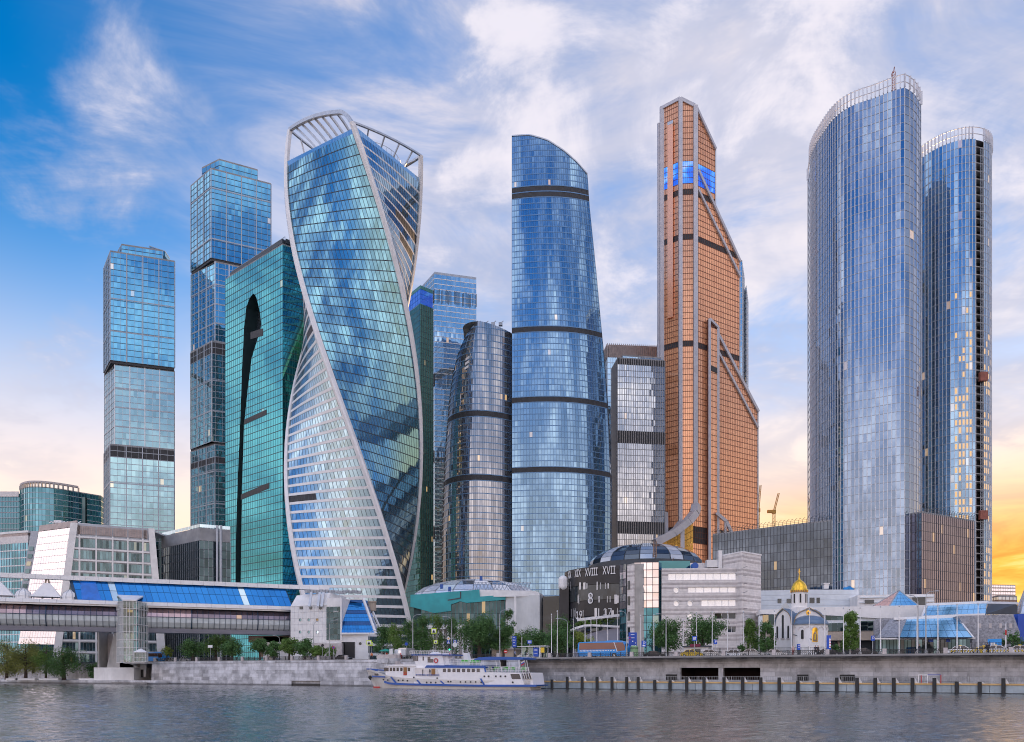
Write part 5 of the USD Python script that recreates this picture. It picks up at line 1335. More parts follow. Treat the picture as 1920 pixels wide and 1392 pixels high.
def church():
 t=Thing('church','small white church with blue grey vaulted roof and golden helmet dome','church',(X(1500,172),172,GZ))
 A,B,C_=np.array([X(1486,168),168.0]),np.array([X(1546,170.5),170.5]),np.array([X(1453,174),174.0])
 e1,e2=B-A,C_-A;D=B+e2;L1,L2=np.linalg.norm(e1),np.linalg.norm(e2)
 zs=Zat(1172,168);zp=Zat(1139.5,168)
 t.part('wall',MB().prism([A,B,D,C_],GZ,zs),M['church_white'])
 def arch(L,h,n=14,keel=0.35):
  s=np.linspace(0,1,n+1);y=np.sqrt(np.maximum(0,1-(2*s-1)**2))*h
  return np.c_[s*L,y+keel*np.exp(-((s-.5)/.07)**2)]
 h=zp-zs
 for(p,u,L,dep,dl)in((A,e1/L1,L1,e2,L2),(A,e2/L2,L2,e1,L1)):
  a=arch(L,h-0.3);d=dep/np.linalg.norm(dep)
  m=MB();n=len(a)
  f0=np.c_[p+u*a[:,:1]-d*.25,zs+a[:,1]];f1=np.c_[p+u*a[:,:1]+d*(dl+.25),zs+a[:,1]]
  m.quads(np.stack([f0[:-1],f0[1:],f1[1:],f1[:-1]],1));m.quads(np.stack([f0[:-1]-(0,0,.2),f0[1:]-(0,0,.2),f1[1:]-(0,0,.2),f1[:-1]-(0,0,.2)],1));m.quads(np.stack([f0[:-1],f0[1:],f0[1:]-(0,0,.2),f0[:-1]-(0,0,.2)],1))
  t.part('vault',m,M['slate_blue'])
  for o in(0.0,dl):
   g=np.c_[p+u*a[:,:1]+d*o,zs+a[:,1]-.22];g[0,2]=g[-1,2]=zs;t.part('gable',MB().poly(g),M['church_white'])
  m=MB();b=a.copy();g0=np.c_[p+u*a[:,:1]-d*.3,zs+a[:,1]]
  for i in range(len(g0)-1):m.bar(g0[i],g0[i+1],.07,.11)
  t.part('gilt_edge',m,M['brass'])
 for c in(A,B,C_):t.part('pilaster',MB().box((*c,(GZ+zs)/2),(.35,.35,zs-GZ),-.2),M['church_white'])
 fl,fr=Face((*C_,GZ),(*A,GZ),(*C_,zs)),Face((*A,GZ),(*B,GZ),(*A,zs))
 for(px,y0,y1,w)in((1468,1197,1156,.32),(1457.5,1197,1177,.28),(1478,1197,1176,.28)):
  s,z0=fl.pix(px,y0);_,z1=fl.pix(px,y1);m=MB();fl.poly(m,unary_union([sbox(s-w,z0,s+w,z1),Point(s,z1).buffer(w)]),0,.06);t.part('window',m,M['black'])
  m=MB();fl.rect(m,s-w-.25,z0-.2,s+w+.25,z0,0,.2);t.part('sill',m,M['stone_dark'])
 mid=(A+B)/2;dn=-e2/L2;ra=L1/2-.25;za=Zat(1170,166);zb=Zat(1154,167)
 th0=math.atan2(e1[1],e1[0])
 t.part('apse',MB().lathe((*mid,GZ),[(ra,0),(ra,za-GZ)],20,a0=th0+math.pi,a1=th0+2*math.pi),M['church_white'])
 t.part('apse_roof',MB().lathe((*mid,za),[(ra+.3,-.1),(ra+.3,.12)]+[((ra+.1)*math.cos(v),.12+(zb-za)*math.sin(v))for v in np.linspace(.1,1.5,7)],20,a0=th0+math.pi,a1=th0+2*math.pi),M['slate_blue'])
 def on_apse(px,z,w,h,top=True,o=.06,name='window',mat=None,lab=None):
  k=(px-CX)/F;an=min(np.linspace(th0+math.pi,th0+2*math.pi,300),key=lambda a:abs(mid[0]+ra*math.cos(a)-k*(mid[1]+ra*math.sin(a))))
  g=sbox(-w,0,w,h);g=unary_union([g,Point(0,h).buffer(w)])if top else g
  e=trimesh.creation.extrude_polygon(g.simplify(.02),o,engine='earcut');v=e.vertices;a=an+v[:,0]/ra;r=ra+.03+v[:,2]
  t.part(name,(np.c_[mid[0]+r*np.cos(a),mid[1]+r*np.sin(a),z+v[:,1]],e.faces),mat or M['black'],label=lab)
 zz=lambda py:Zat(py,165.5)
 on_apse(1504.5,zz(1198),.26,zz(1183)-zz(1198));on_apse(1528,zz(1204),.55,zz(1182)-zz(1204),name='icon_panel',mat=M['gold'])
 on_apse(1528,zz(1203),.36,zz(1190)-zz(1203),o=.1,name='icon_robe',mat=M['brown']);on_apse(1528,zz(1200),.14,zz(1190)-zz(1200),o=.13,name='icon_stole',mat=M['yellow']);on_apse(1528,zz(1187),.16,.1,o=.13,name='icon_head',mat=M['tan'])
 on_apse(1538,zz(1165),.12,.8,name='window')if False else None
 m=MB()
 for k in range(9):
  a0_=th0+math.pi*(1+k/9);pts=[]
  for v in np.linspace(0,math.pi,7):a=a0_+math.pi/9*(.5-.46*math.cos(v));pts.append((mid[0]+(ra+.05)*math.cos(a),mid[1]+(ra+.05)*math.sin(a),za-1.3+.7*math.sin(v)))
  m.tube(pts,.06,4)
 t.part('arcade_moulding',m,M['stone_light'],kind='stuff')
 g=Face((*A,zs),(*B,zs),(*A,zp));s,z=g.pix(1515,1149);m=MB();g.poly(m,Point(s,z).buffer(.5),.05,.15);t.part('medallion',m,M['gold'])
 m=MB();g.poly(m,Point(s,z-.08).buffer(.26),.15,.2);t.part('medallion_figure',m,M['brown'])
 c=(A+D)/2;c=np.array([X(1498.5,c[1]-1),c[1]-1]);rd=14.2*c[1]/F;z0,z1=zp-1.2,Zat(1110,c[1]-rd)
 t.part('drum_base',MB().box((*c,zp-.5),(rd*2.3,rd*2.3,1.4),th0),M['church_white'])
 t.part('drum',MB().lathe((*c,z0),[(rd,0),(rd,z1-z0),(0,z1-z0)],24),M['church_white'])
 for k in range(8):
  a=th0-math.pi/2+.28+k*math.pi/4;p=np.array([c[0]+rd*math.cos(a),c[1]+rd*math.sin(a)])
  t.part('drum_window',MB().box((*p,z1-1.35),(.3,.16,1.9),a+math.pi/2),M['black'])
 t.part('frieze',MB().lathe((*c,z1-.05),[(rd+.12,0),(rd+.12,.45),(rd,.45)],24),M['brown'])
 m=MB()
 for k in range(24):a=k*math.pi/12;m.box((c[0]+(rd+.14)*math.cos(a),c[1]+(rd+.14)*math.sin(a),z1+.2),(.16,.1,.26),a+math.pi/2)
 t.part('frieze_ornament',m,M['gold'],kind='stuff')
 hd=Zat(1086,c[1])-z1-.45
 t.part('helmet_dome',MB().lathe((*c,z1+.4),[(rd+.25,0),(rd+.22,.12),(rd*1.0,.35),(rd*.97,hd*.3),(rd*.84,hd*.52),(rd*.62,hd*.72),(rd*.36,hd*.86),(rd*.16,hd*.97),(rd*.08,hd*1.15),(rd*.05,hd*1.3),(0,hd*1.32)],32),M['gold'],smooth=50)
 zt=z1+.4+hd*1.3;m=MB();m.ball((*c,zt),.12);m.bar((*c,zt),(*c,zt+1.55),.07);ux=e1/L1
 for zz_,w,tl in((1.25,.18,0),(1.0,.36,0),(.55,.22,.1)):m.bar((*(c-ux*w),zt+zz_+tl),(*(c+ux*w),zt+zz_-tl),.07)
 t.part('cross',m,M['gold'])
 m=MB();q=[C_+e1*.1+(0,2),A+(0,8)];k=P(1472,1130,178)
 m.hexa([P(1459,1146,177),P(1486,1146,177),P(1486,1146,181),P(1459,1146,181)],[P(1472,1130,177),P(1474,1130,177),P(1474,1130,181),P(1472,1130,181)]);t.part('rear_gable_roof',m,M['pale_wall'])
 m=MB();m.tube([(*(A+dn*.2-ux*.1),GZ),(*(A+dn*.2-ux*.1),za)],.08,6);m.bar((*(A+dn*.3),Zat(1190,167)),(*(mid+dn*ra*.9-ux*1.8),Zat(1199,165)),.12);t.part('downpipe',m,M['dark_frame'])
M['forest_wall']=paint('forest_wall',(0.02,0.05,0.05),0.6,0.0,0.3)
M['pale_wall']=paint('pale_wall',(0.66,0.67,0.67),0.65,0.0,0.07,0.3,streak=0.12)
M['mauve_wall']=paint('mauve_wall',(0.36,0.36,0.43),0.7,0.0,0.06,0.3)
M['church_white']=paint('church_white',(0.84,0.81,0.80),0.75,0.0,0.05,0.8,streak=0.06)
M['tarp']=paint('tarp',(0.01,0.22,0.55),0.5,0.0,0.2,1.5)
GL['rose_pink']=glass('glass_rose_lit',(0.85,0.50,0.42),rough=0.15,var=0.1,metal=0.5)  # pinker glass tint for the left side of the roof pyramid
for f_ in(low_left,green_hall,numeral_building,stone_building,pavilions,church):f_()
# ------------------------------------------------------------------ embankment, pier, bridge
def stone_mat(name,rgb):
 g=G();r=g.math('fraction',g.math('add',g('geometry','random_per_island'),g('object_info','random')));pos=g('geometry','position')
 nz=g('noise_texture','fac',vector=pos,scale=0.35,detail=7.0,roughness=0.65)
 n2=g('noise_texture','fac',vector=pos,scale=3.5,detail=4.0)
 k=g.math('add',g.math('multiply',r,0.45),g.math('add',g.math('multiply',g.smooth(nz,0.38,0.62),0.42),0.48))
 col=g('vector_math','vector',math_type='scale',vector1=rgb,scale=k)
 st=g('noise_texture','fac',vector=g('mapping','vector',mapping_type='point',vector=pos,location=(0,0,0),rotation=(0,0,0),scale=(0.8,0.8,0.10)),scale=1.0,detail=5.0,roughness=0.7)
 col=g.mix(g.math('multiply',g.smooth(st,0.52,0.75),0.45),col,tuple(c*0.35 for c in rgb))
 wet=g.smooth(g('separate_xyz',vector=pos)+'.z',0.0,0.7,0.75,0.0)
 col=g.mix(wet,col,(0.03,0.03,0.025))
 return g.build(name,surface=g('principled_bsdf','BSDF',base_color=col,roughness=0.85,normal=g('bump','normal',height=n2,strength=0.3,distance=0.05)))
M['quay_stone']=stone_mat('quay_stone',(0.56,0.56,0.59))
M['quay_dark']=stone_mat('quay_dark',(0.54,0.535,0.555))
M['asphalt']=paint('asphalt',(0.055,0.055,0.058),0.9,0.0,0.2,0.3)
M['paving']=paint('paving',(0.28,0.27,0.27),0.85,0.0,0.15,0.4)
M['line_white']=paint('line_white',(0.7,0.7,0.7),0.7)
M['pier_steel']=paint('pier_steel',(0.34,0.40,0.44),0.5,0.2,0.15,0.5,streak=0.4)
M['pile']=paint('pile',(0.014,0.016,0.02),0.5,0.0,0.3)
M['ochre']=paint('ochre',(0.62,0.40,0.17),0.6,0.0,0.12)
M['iron']=paint('iron',(0.03,0.03,0.032),0.5,0.3,0.2)
M['galv']=paint('galv',(0.36,0.38,0.40),0.45,0.5,0.1)
M['grass']=paint('grass',(0.05,0.09,0.025),0.9,0.0,0.3,1.0)
M['wood_door']=paint('wood_door',(0.30,0.15,0.05),0.5)
def strip(m,s0,s1,d0,d1,z0,z1):
 m.hexa([W(s0,d0,z0),W(s1,d0,z0),W(s1,d1,z0),W(s0,d1,z0)],[W(s0,d0,z1),W(s1,d0,z1),W(s1,d1,z1),W(s0,d1,z1)]);return m
S_L,S_R=ws(283),45.0
S_P=ws(1005)-4
TOP=6.35
def embankment():
 structure('road',strip(MB(),-420,200,6.0,19.0,GZ-.1,GZ-.085),M['asphalt'])
 m=MB()
 for s in np.arange(-400,190,9.0):strip(m,s,s+4,12.4,12.55,GZ-.083,GZ-.079)
 structure('lane_marking',m,M['line_white'])
 structure('pavement',strip(MB(),S_L-2,200,0.3,6.0,GZ-.3,GZ+.02),M['paving'])
 structure('pavement',strip(MB(),-420,200,19.0,27.0,GZ-.3,GZ+.02),M['paving'])
 t=Thing('quay_wall','long grey stone quay wall along the river with dressed coping','wall',W(0,0,0))
 rng=np.random.default_rng(11)
 def blocks(s0,s1,d,z0,z1,mat,bw,bh,holes=(),name='stone_block',lean=0.0,lim=999):
  n=max(1,round((z1-z0)/bh));few=[0];rest=MB()
  for r in range(n):
   za,zb=z0+(z1-z0)*r/n,z0+(z1-z0)*(r+1)/n
   s=s0-rng.uniform(0,bw)
   while s<s1:
    w=bw*rng.uniform(.75,1.3);a,b=max(s,s0),min(s+w,s1);s+=w
    if b-a<.1:continue
    segs=[(a,b)]
    for h in holes:
     if za<h[3]-.02 and zb>h[2]+.02:segs=[x for a2,b2 in segs for x in((a2,min(b2,h[0])),(max(a2,h[1]),b2))if x[1]-x[0]>.05]
    for(a2,b2)in segs:
     if b2-a2<.08:continue
     p=rng.uniform(0,.05);o0,o1=d+lean*(za-z0),d+lean*(zb-z0)
     q=[[a2,za],[b2-.03,za],[b2-.03,zb-.03],[a2,zb-.03]]
     fr=[W(x,(o0 if z==za else o1)-p,z)for x,z in q];bk=[W(x,(o0 if z==za else o1)+.35,z)for x,z in q]
     mm=MB().add(fr+bk,[[0,1,2,3],[0,4,5,1],[3,2,6,7],[0,3,7,4],[1,5,6,2]])
     if few[0]<lim:t.part(name,mm,mat);few[0]+=1
     else:rest.add(np.vstack(mm.v),np.vstack(mm.f))
  if rest.v:t.part(name,rest,mat,kind='stuff')
 hl=(ws(546),ws(600),0.0,0.55)
 blocks(S_L,S_P,0.0,-0.6,TOP-.55,M['quay_stone'],3.4,0.86,holes=[hl],lean=0.06,lim=190)
 h1,h2=(ws(1276,4),ws(1347,4),1.98,4.26),(ws(1356,4),ws(1425.5,4),1.98,4.26)
 blocks(S_P,S_R,4.0,1.2,TOP-.55,M['quay_dark'],4.2,0.77,holes=[h1,h2],lim=100)
 t.part('wall_core',strip(MB(),S_L,S_P,0.62,1.0,-1,TOP-.5),M['quay_dark'])
 core=MB()
 for a,b in((S_P,h1[0]),(h1[1],h2[0]),(h2[1],S_R)):strip(core,a,b,4.3,4.8,0,TOP-.5)
 strip(core,h1[0],h2[1],4.3,4.8,h1[3],TOP-.5);strip(core,h1[0],h2[1],4.3,4.8,0,h1[2]);t.part('wall_core',core,M['quay_dark'])
 m=MB();strip(m,h1[0]-1,h2[1]+1,4.8,16,1.4,1.6);strip(m,h1[0]-1,h2[1]+1,4.8,16,4.9,5.1);strip(m,h1[0]-1,h2[1]+1,16,16.3,1.4,5.1);strip(m,h1[0]-1,h1[0]-.8,4.8,16,1.4,5.1);strip(m,h2[1]+.8,h2[1]+1,4.8,16,1.4,5.1);t.part('underpass',m,M['underpass'])
 t.part('wall_slot',strip(MB(),hl[0],hl[1],0.3,0.6,-.3,.55),M['black'])
 k=0
 for s in np.arange(S_L,S_P,2.6):t.part('coping_stone',strip(MB(),s,min(s+2.57,S_P),0.25,1.0,TOP-.53,TOP),M['quay_stone'])
 for s in np.arange(S_P,S_R,2.6):t.part('coping_stone',strip(MB(),s,s+2.57,3.75,4.8,TOP-.40,TOP),M['quay_dark'])
 t.part('cornice',strip(MB(),S_P,S_R,3.85,4.6,TOP-.95,TOP-.42),M['quay_dark'])
 m=MB();strip(m,S_P,S_R,3.72,4.4,TOP-1.08,TOP-.96);t.part('string_course',m,M['quay_stone'])
 t.part('return_wall',strip(MB(),S_P-.5,S_P,0.2,4.6,-1,TOP-.3),M['quay_stone'])
 structure('pavement',strip(MB(),S_P,S_R+150,4.8,6.0,GZ-.3,GZ+.01),M['paving'])
 for a,b in((1249,1269),(1495,1515),(1575,1602)):
  m=MB();s0,s1=ws(a,4),ws(b,4);strip(m,s0,s1,3.85,4.0,1.9,3.0)
  for s in np.linspace(s0,s1,12):strip(m,s,s+.08,3.78,3.86,1.9,3.0)
  t.part('grille',m,M['iron'])
 r=Thing('railing','black cast iron railing with granite posts along the quay wall','railing',W(0,1,TOP))
 def rail(s0,s1,d,step,step0=0):
  post=np.arange(s0,s1,step)
  for s in post:r.part('post',strip(MB(),s-.32,s+.32,d-.22,d+.42,TOP,TOP+1.18),M['stone_dark'])
  for a,b in zip(post[:-1],post[1:]):
   m=MB();a,b=a+.32,b-.32
   strip(m,a,b,d+.04,d+.14,TOP+.95,TOP+1.05);strip(m,a,b,d+.05,d+.13,TOP+.10,TOP+.17);strip(m,a,b,d+.05,d+.13,TOP+.72,TOP+.77)
   mid=(a+b)/2
   for x in(mid,a+(b-a)/4,b-(b-a)/4):strip(m,x-.06,x+.06,d+.02,d+.16,TOP,TOP+1.15)
   for x in np.arange(a+.18,b,.36):
    m.bar(W(x,d+.09,TOP+.15),W(x+.30,d+.09,TOP+.74),.05);m.bar(W(x+.30,d+.09,TOP+.15),W(x,d+.09,TOP+.74),.05)
    m.bar(W(x+.15,d+.09,TOP+.74),W(x+.15,d+.09,TOP+.97),.05)
   r.part('railing_bay',m,M['iron'])
 rail(S_L+1,ws(688),0.5,9.0);rail(ws(745),S_P-3,.5,9.0);rail(ws(1030,4),S_R,4.15,9.3)
 t2=Thing('landing_bastion','grey rubble stone bastion in the quay wall behind the bow of the boat','wall',W(ws(715),0,0))
 s0,s1=ws(709),ws(745)
 for rr in range(6):
  for cc in range(5):
   a=s0+(s1-s0)*(cc+(rr%2)*.4)/5;b=min(a+(s1-s0)/5*.95,s1+.6);t2.part('boulder',strip(MB(),a,b,-.75-rng.uniform(0,.25),.4,rr*1.2-.5,rr*1.2+.62),M['quay_stone'])
 t2.part('parapet',strip(MB(),s0,s1,-.6,.5,TOP+.3,TOP+1.2),M['stone_dark'])
 m=MB()
 for k in range(8):strip(m,s1+k*.7,s1+k*.7+.72,-.9,.3,-.5,TOP-.4-k*.55)
 t2.part('steps',m,M['stone_dark'])
 p=Thing('landing_stage','long low landing stage with grey steel face and ochre edge along the quay','pier',W(0,1,0))
 p.part('deck',strip(MB(),S_P+.1,S_R,0.12,4.2,1.35,1.6),M['paving'])
 k=np.arange(S_P+1,S_R,5.3)
 for a in k:p.part('face_plate',strip(MB(),a,a+5.24,0.0,.25,.12,1.32),M['pier_steel'])
 p.part('edge_beam',strip(MB(),S_P+.1,S_R,-.12,.4,1.36,1.62),M['ochre'])
 p.part('waterline_beam',strip(MB(),S_P+.1,S_R,.05,.6,-.5,.12),M['black'])
 pil=[1035,1063.5,1091.5,1119.5,1147.5,1175,1196.5,1227.5,1256.5,1287.5,1320,1357.5,1392.5,1426.5,1461,1496,1532,1569,1607,1641,1676,1711,1752,1794,1837,1881.5]
 for i,px in enumerate(pil):
  s=ws(px,-.2);h=2.5 if(i%8)not in(0,7)else 1.9
  m=MB();m.tube([W(s,-.22,-1),W(s,-.22,h)],.3,10);p.part('fender_pile',m,M['pile'])
  m=MB();m.hexa([W(s+.25,.1,1.6),W(s+.8,.1,1.6),W(s+.8,.3,1.6),W(s+.25,.3,1.6)],[W(s+.25,.1,h),W(s+.3,.1,h),W(s+.3,.3,h),W(s+.25,.3,h)]);p.part('pile_bracket',m,M['white_frame'])
 g=Thing('railing','thin grey steel railing on the landing stage','railing',W(0,2,1.6))
 s=S_P+6;b=0
 while s<S_R:
  m=MB();e=min(s+6.4,S_R)
  for z in(2.65,1.78):m.bar(W(s,1.9,z),W(e,1.9,z),.05)
  m.bar(W(s,1.9,1.6),W(s,1.9,2.7),.09)
  for x in np.arange(s+.3,e,.32):m.bar(W(x,1.9,1.78),W(x,1.9,2.65),.03)
  g.part('railing_bay',m,M['galv']);s=e
 for(px0,px1,c,lab)in((1722,1739,'white_paint','small white goal frame on the landing stage'),(1727,1764,'red','goal frame with red posts and blue bar on the landing stage')):
  a,b_=ws(px0,1),ws(px1,1.2);gl=Thing('goal_frame',lab,'goal frame',W(a,1,1.6));d=.8 if c=='white_paint'else 1.4
  for x in(a,b_):gl.part('post',MB().bar(W(x,d,1.6),W(x,d,3.0),.1),M[c])
  gl.part('crossbar',MB().bar(W(a,d,3.0),W(b_,d,3.0),.1),M['white_paint'if c=='white_paint'else 'sign_blue'])
  gl.part('rear_frame',MB().bar(W(a,d,3.0),W(a,d+.8,1.65),.06).bar(W(b_,d,3.0),W(b_,d+.8,1.65),.06).bar(W(a,d+.8,1.66),W(b_,d+.8,1.66),.06),M[c])
 SL0=-420
 t3=Thing('low_quay','low stone terrace at the waterline under the bridge, left','quay',W(S_L-20,0,0))
 t3.part('terrace',strip(MB(),SL0,S_L+8,-7.0,8,-1,1.05),M['quay_dark'])
 for i,s in enumerate(np.arange(SL0+200,S_L+8,4.0)):t3.part('edge_stone',strip(MB(),s,s+3.95,-7.25,-6.5,.55,1.15),M['quay_stone'])
 t3.part('retaining_wall',strip(MB(),SL0,S_L,8,9,0,GZ-.05),M['quay_stone'])
 structure('bank',strip(MB(),SL0,S_L,9,10,0,GZ-.08),M['ground'])
M['underpass']=paint('underpass',(0.05,0.03,0.03),0.9)
def bridge():
 q0,q1=np.array([X(-330,203),203.0]),np.array([X(566,250),250.0]);L=np.linalg.norm(q1-q0);u=(q1-q0)/L;n=np.array([u[1],-u[0]])
 def Q(s,o,z):p=q0+u*s+n*o;return np.array([p[0],p[1],z])
 def sx(px):
  k=(px-CX)/F;return(k*q0[1]-q0[0])/(u[0]-k*u[1])
 t=Thing('pedestrian_bridge','covered footbridge: glazed tube below, white roof edge and blue sloping glass storey above','bridge',(*q1,15))
 Ym=243.0
 zt0,zt1=15.8,22.3;r=(zt1-zt0)/2;zc=(zt0+zt1)/2
 ribs=np.arange(sx(-60),sx(552),1.55)
 prof=[(math.radians(a))for a in(-78,-50,-22,4,6,26,46,68)]
 def ring(s,a):return Q(s,r*1.05*math.cos(a),zc+r*math.sin(a))
 rng=np.random.default_rng(5)
 for i in range(len(ribs)-1):
  a,b=ribs[i]+.06,ribs[i+1]-.06
  m=MB()
  for k in(0,1,2):m.quad(ring(a,prof[k]),ring(b,prof[k]),ring(b,prof[k+1]),ring(a,prof[k+1]))
  t.part('lower_panel',m,M['tube_white'])
  m=MB()
  for k in(4,5,6):m.quad(ring(a,prof[k]),ring(b,prof[k]),ring(b,prof[k+1]),ring(a,prof[k+1]))
  t.part('tube_window',m,GL['tube']if(i//9)%3 else GL['tube_pink'])
  big=i%12==0
  m=MB();pts=[ring(ribs[i],x)+np.array([*(n*.08),0])for x in np.radians(np.arange(-80,86,10))]
  m.tube(pts,.16 if big else.06,5);t.part('tube_rib',m,M['navy'])
 t.part('sill_rail',MB().bar(ring(ribs[0],math.radians(5))+np.array([*(n*.06),0]),ring(ribs[-1],math.radians(5))+np.array([*(n*.06),0]),.16),M['navy'])
 m=MB();a0,a1=sx(-330),sx(552)
 m.hexa([Q(a0,r*.3,zt0-.9),Q(a1,r*.3,zt0-.9),Q(a1,-r*1.2,zt0-.9),Q(a0,-r*1.2,zt0-.9)],[Q(a0,r*.55,zt0+.3),Q(a1,r*.55,zt0+.3),Q(a1,-r*1.2,zt0+.3),Q(a0,-r*1.2,zt0+.3)]);t.part('girder',m,M['mauve_wall'])
 m=MB();m.hexa([Q(a0,r*.7,zc+r*.5),Q(a1,r*.7,zc+r*.5),Q(a1,-r,zt0),Q(a0,-r,zt0)],[Q(a0,r*.5,zt1-.4),Q(a1,r*.5,zt1-.4),Q(a1,-r,zt1-.4),Q(a0,-r,zt1-.4)]);t.part('tube_core',m,M['black_clad'])
 pts=[ring(sx(551.5),x)for x in np.radians(np.arange(-85,91,12))];m=MB()
 for o,rr in((0,1.0),(1.6,.86)):
  pass
 e=[(ring(sx(549),x)+np.array([*(n*.12),0]),ring(sx(556),x)+np.array([*(n*-.2),0]))for x in np.radians(np.arange(-88,92,12))]
 for(a,b),(c,d)in zip(e[:-1],e[1:]):m.quad(a,c,d,b)
 t.part('end_collar',m,M['blue_paint'])
 m=MB();m.hexa([Q(a0,r*.95,zt1-.3),Q(sx(551),r*.95,zt1-.3),Q(sx(551),-r,zt1-.3),Q(a0,-r,zt1-.3)],[Q(a0,r*.95,zt1+.15),Q(sx(551),r*.95,zt1+.15),Q(sx(551),-r,zt1+.15),Q(a0,-r,zt1+.15)]);t.part('deck_soffit',m,M['steel'])
 for s in np.arange(a0,sx(551),4.0):
  e2=min(s+3.95,sx(551));m=MB();m.hexa([Q(s,r*1.12,zt1+.17),Q(e2,r*1.12,zt1+.17),Q(e2,-r,zt1+.17),Q(s,-r,zt1+.17)],[Q(s,r*1.06,zt1+1.25),Q(e2,r*1.06,zt1+1.25),Q(e2,-r,zt1+1.25),Q(s,-r,zt1+1.25)]);t.part('edge_panel',m,M['white_paint'])
 z2,z3=zt1+1.3,Zat(1103,245);b0,b1=sx(148),sx(545)
 N=round((b1-b0)/1.75)
 for i in range(N):
  m=MB();sa,sb=b0+(b1-b0)*i/N,b0+(b1-b0)*(i+.95)/N
  off=-1.6
  for(f0,f1)in((0,.52),(.54,1.0)):
   def pt(s,f):return Q(s+off*f,r*1.0-3.4*f,z2+(z3-z2)*f)
   j=rng.normal(0,.012,2);m.quad(pt(sa,f0)+(0,j[0],0),pt(sb,f0)+(0,j[1],0),pt(sb,f1)+(0,j[1],0),pt(sa,f1)+(0,j[0],0))
  t.part('roof_window',m,GL['blue']if rng.random()>.04 else GL['pale'])
 m=MB();m.hexa([Q(b0-.8,r*.95,z2),Q(b1+.2,r*.95,z2),Q(b1+.2,-r,z2),Q(b0-.8,-r,z2)],[Q(b0-2.4,r*.95-3.4,z3),Q(b1-1.4,r*.95-3.4,z3),Q(b1-1.4,-r,z3),Q(b0-2.4,-r,z3)]);t.part('storey_frame',m,M['navy'])
 m=MB();q=lambda s,f:Q(s,r*1.02-3.4*f,z2+(z3-z2)*f)
 m.quad(q(sx(156),0),q(sx(192),0),q(sx(179),1),q(sx(150),1));t.part('end_pane',m,M['end_blue'])
 for s in np.arange(a0,sx(600),3.1):
  m=MB();m.bar(Q(s,-.6,z3+.75),Q(s+3.05,-.6,z3+.75),2.2,1.25);t.part('ridge_panel',m,M['white_paint'])
 def tent(px,w,top,lab):
  s=sx(px);h=Zat(top,236)
  tt=Thing('canopy_tent',lab,'tent',Q(s,0,z2));ap=[Q(s-.8,0,h),Q(s+.8,0,h)];ba=[Q(s-w,2.6,z2+.6),Q(s+w,2.6,z2+.6),Q(s+w,-2.6,z2+.6),Q(s-w,-2.6,z2+.6)]
  m=MB();c=Q(s,2.2,(z2+h)/2)
  m.quad(ba[0],ba[1],ap[1],ap[0]);m.quad(ba[2],ba[3],ap[0],ap[1]);m.tri(ba[1],ba[2],ap[1]);m.tri(ba[3],ba[0],ap[0]);tt.part('canopy',m,M['white_paint'])
  m=MB()
  for x in ba:m.bar(x-(0,0,.6),x+(0,0,.1),.12)
  m.bar(ap[0],ap[0]+(0,0,.6),.1);m.bar(ap[1],ap[1]+(0,0,.6),.1);tt.part('pole',m,M['steel'])
 tent(88,3.6,1103,'white canopy tent between two small pods on the open bridge deck');tent(-12,5.0,1098,'white canopy tent cut by the left edge on the bridge deck')
 for px,lab in((45,'small domed white pod left of the middle tent on the bridge deck'),(132,'small domed white pod nearest the blue glass roof on the bridge deck')):
  s=sx(px);tt=Thing('deck_pod',lab,'pod',Q(s,0,z2));c=Q(s,1.0,z2)
  tt.part('shell',MB().lathe(c,[(2.0,0),(2.1,.8),(1.7,1.8),(.9,2.4),(.15,2.9),(0,3.0)],14),M['white_paint'])
  m=MB()
  for a in np.linspace(0,2*math.pi,8,endpoint=False):m.tube([(c[0]+rr*math.cos(a),c[1]+rr*math.sin(a),c[2]+zz)for rr,zz in((2.03,0),(2.14,.8),(1.74,1.8),(.93,2.42),(.1,2.95))],.05,4)
  tt.part('frame',m,M['grey_frame'])
 m=MB()
 for px in(78,98):m.bar(Q(sx(px),-1,z2),Q(sx(86 if px<88 else 90),-.6,z3+.2),.35)
 m.bar(Q(sx(147),-1,z2),Q(sx(149),-.6,z3+.2),.9);t.part('ridge_post',m,M['tan'])
 p=Thing('bridge_pier','concrete bridge pier of a post and a slanted strut on a white base','pier',P(205,1268,237))
 zb=1.05;Yp=236.0;xs=lambda px,Y=Yp:X(px,Y)
 p.part('pier_base',MB().prism([[xs(186),Yp-3],[xs(225),Yp-5],[xs(263),Yp-4],[xs(263),Yp+6],[xs(186),Yp+6]],zb,Zat(1252,Yp)),M['white_wall'])
 p.part('post',MB().prism([[xs(186),Yp-1],[xs(192.5),Yp-2],[xs(192.5),Yp+4],[xs(186),Yp+4]],Zat(1252,Yp),zt0-.5),M['concrete'])
 m=MB();m.hexa([P(200,1252,Yp-2),P(225,1252,Yp-4),P(225,1252,Yp+4),P(200,1252,Yp+4)],[P(214,1187,Yp-2),P(225,1187,Yp-4),P(225,1187,Yp+4),P(214,1187,Yp+4)]);p.part('strut',m,M['concrete'])
 m=MB();m.hexa([P(191,1252,Yp+3),P(212,1252,Yp+3),P(212,1252,Yp+4),P(191,1252,Yp+4)],[P(191,1188,Yp+3),P(212,1188,Yp+3),P(212,1188,Yp+4),P(191,1188,Yp+4)]);p.part('web_wall',m,M['stone_dark'])
 m=MB();m.hexa([P(225,1252,Yp-4),P(262,1252,Yp-4),P(262,1252,Yp+3),P(225,1252,Yp+3)],[P(225,1232,Yp-4),P(236,1243,Yp-4),P(236,1243,Yp+3),P(225,1232,Yp+3)]);m.box((xs(250),Yp,Zat(1247,Yp)),(4.0,8,1.6));p.part('stair_base',m,M['concrete'])
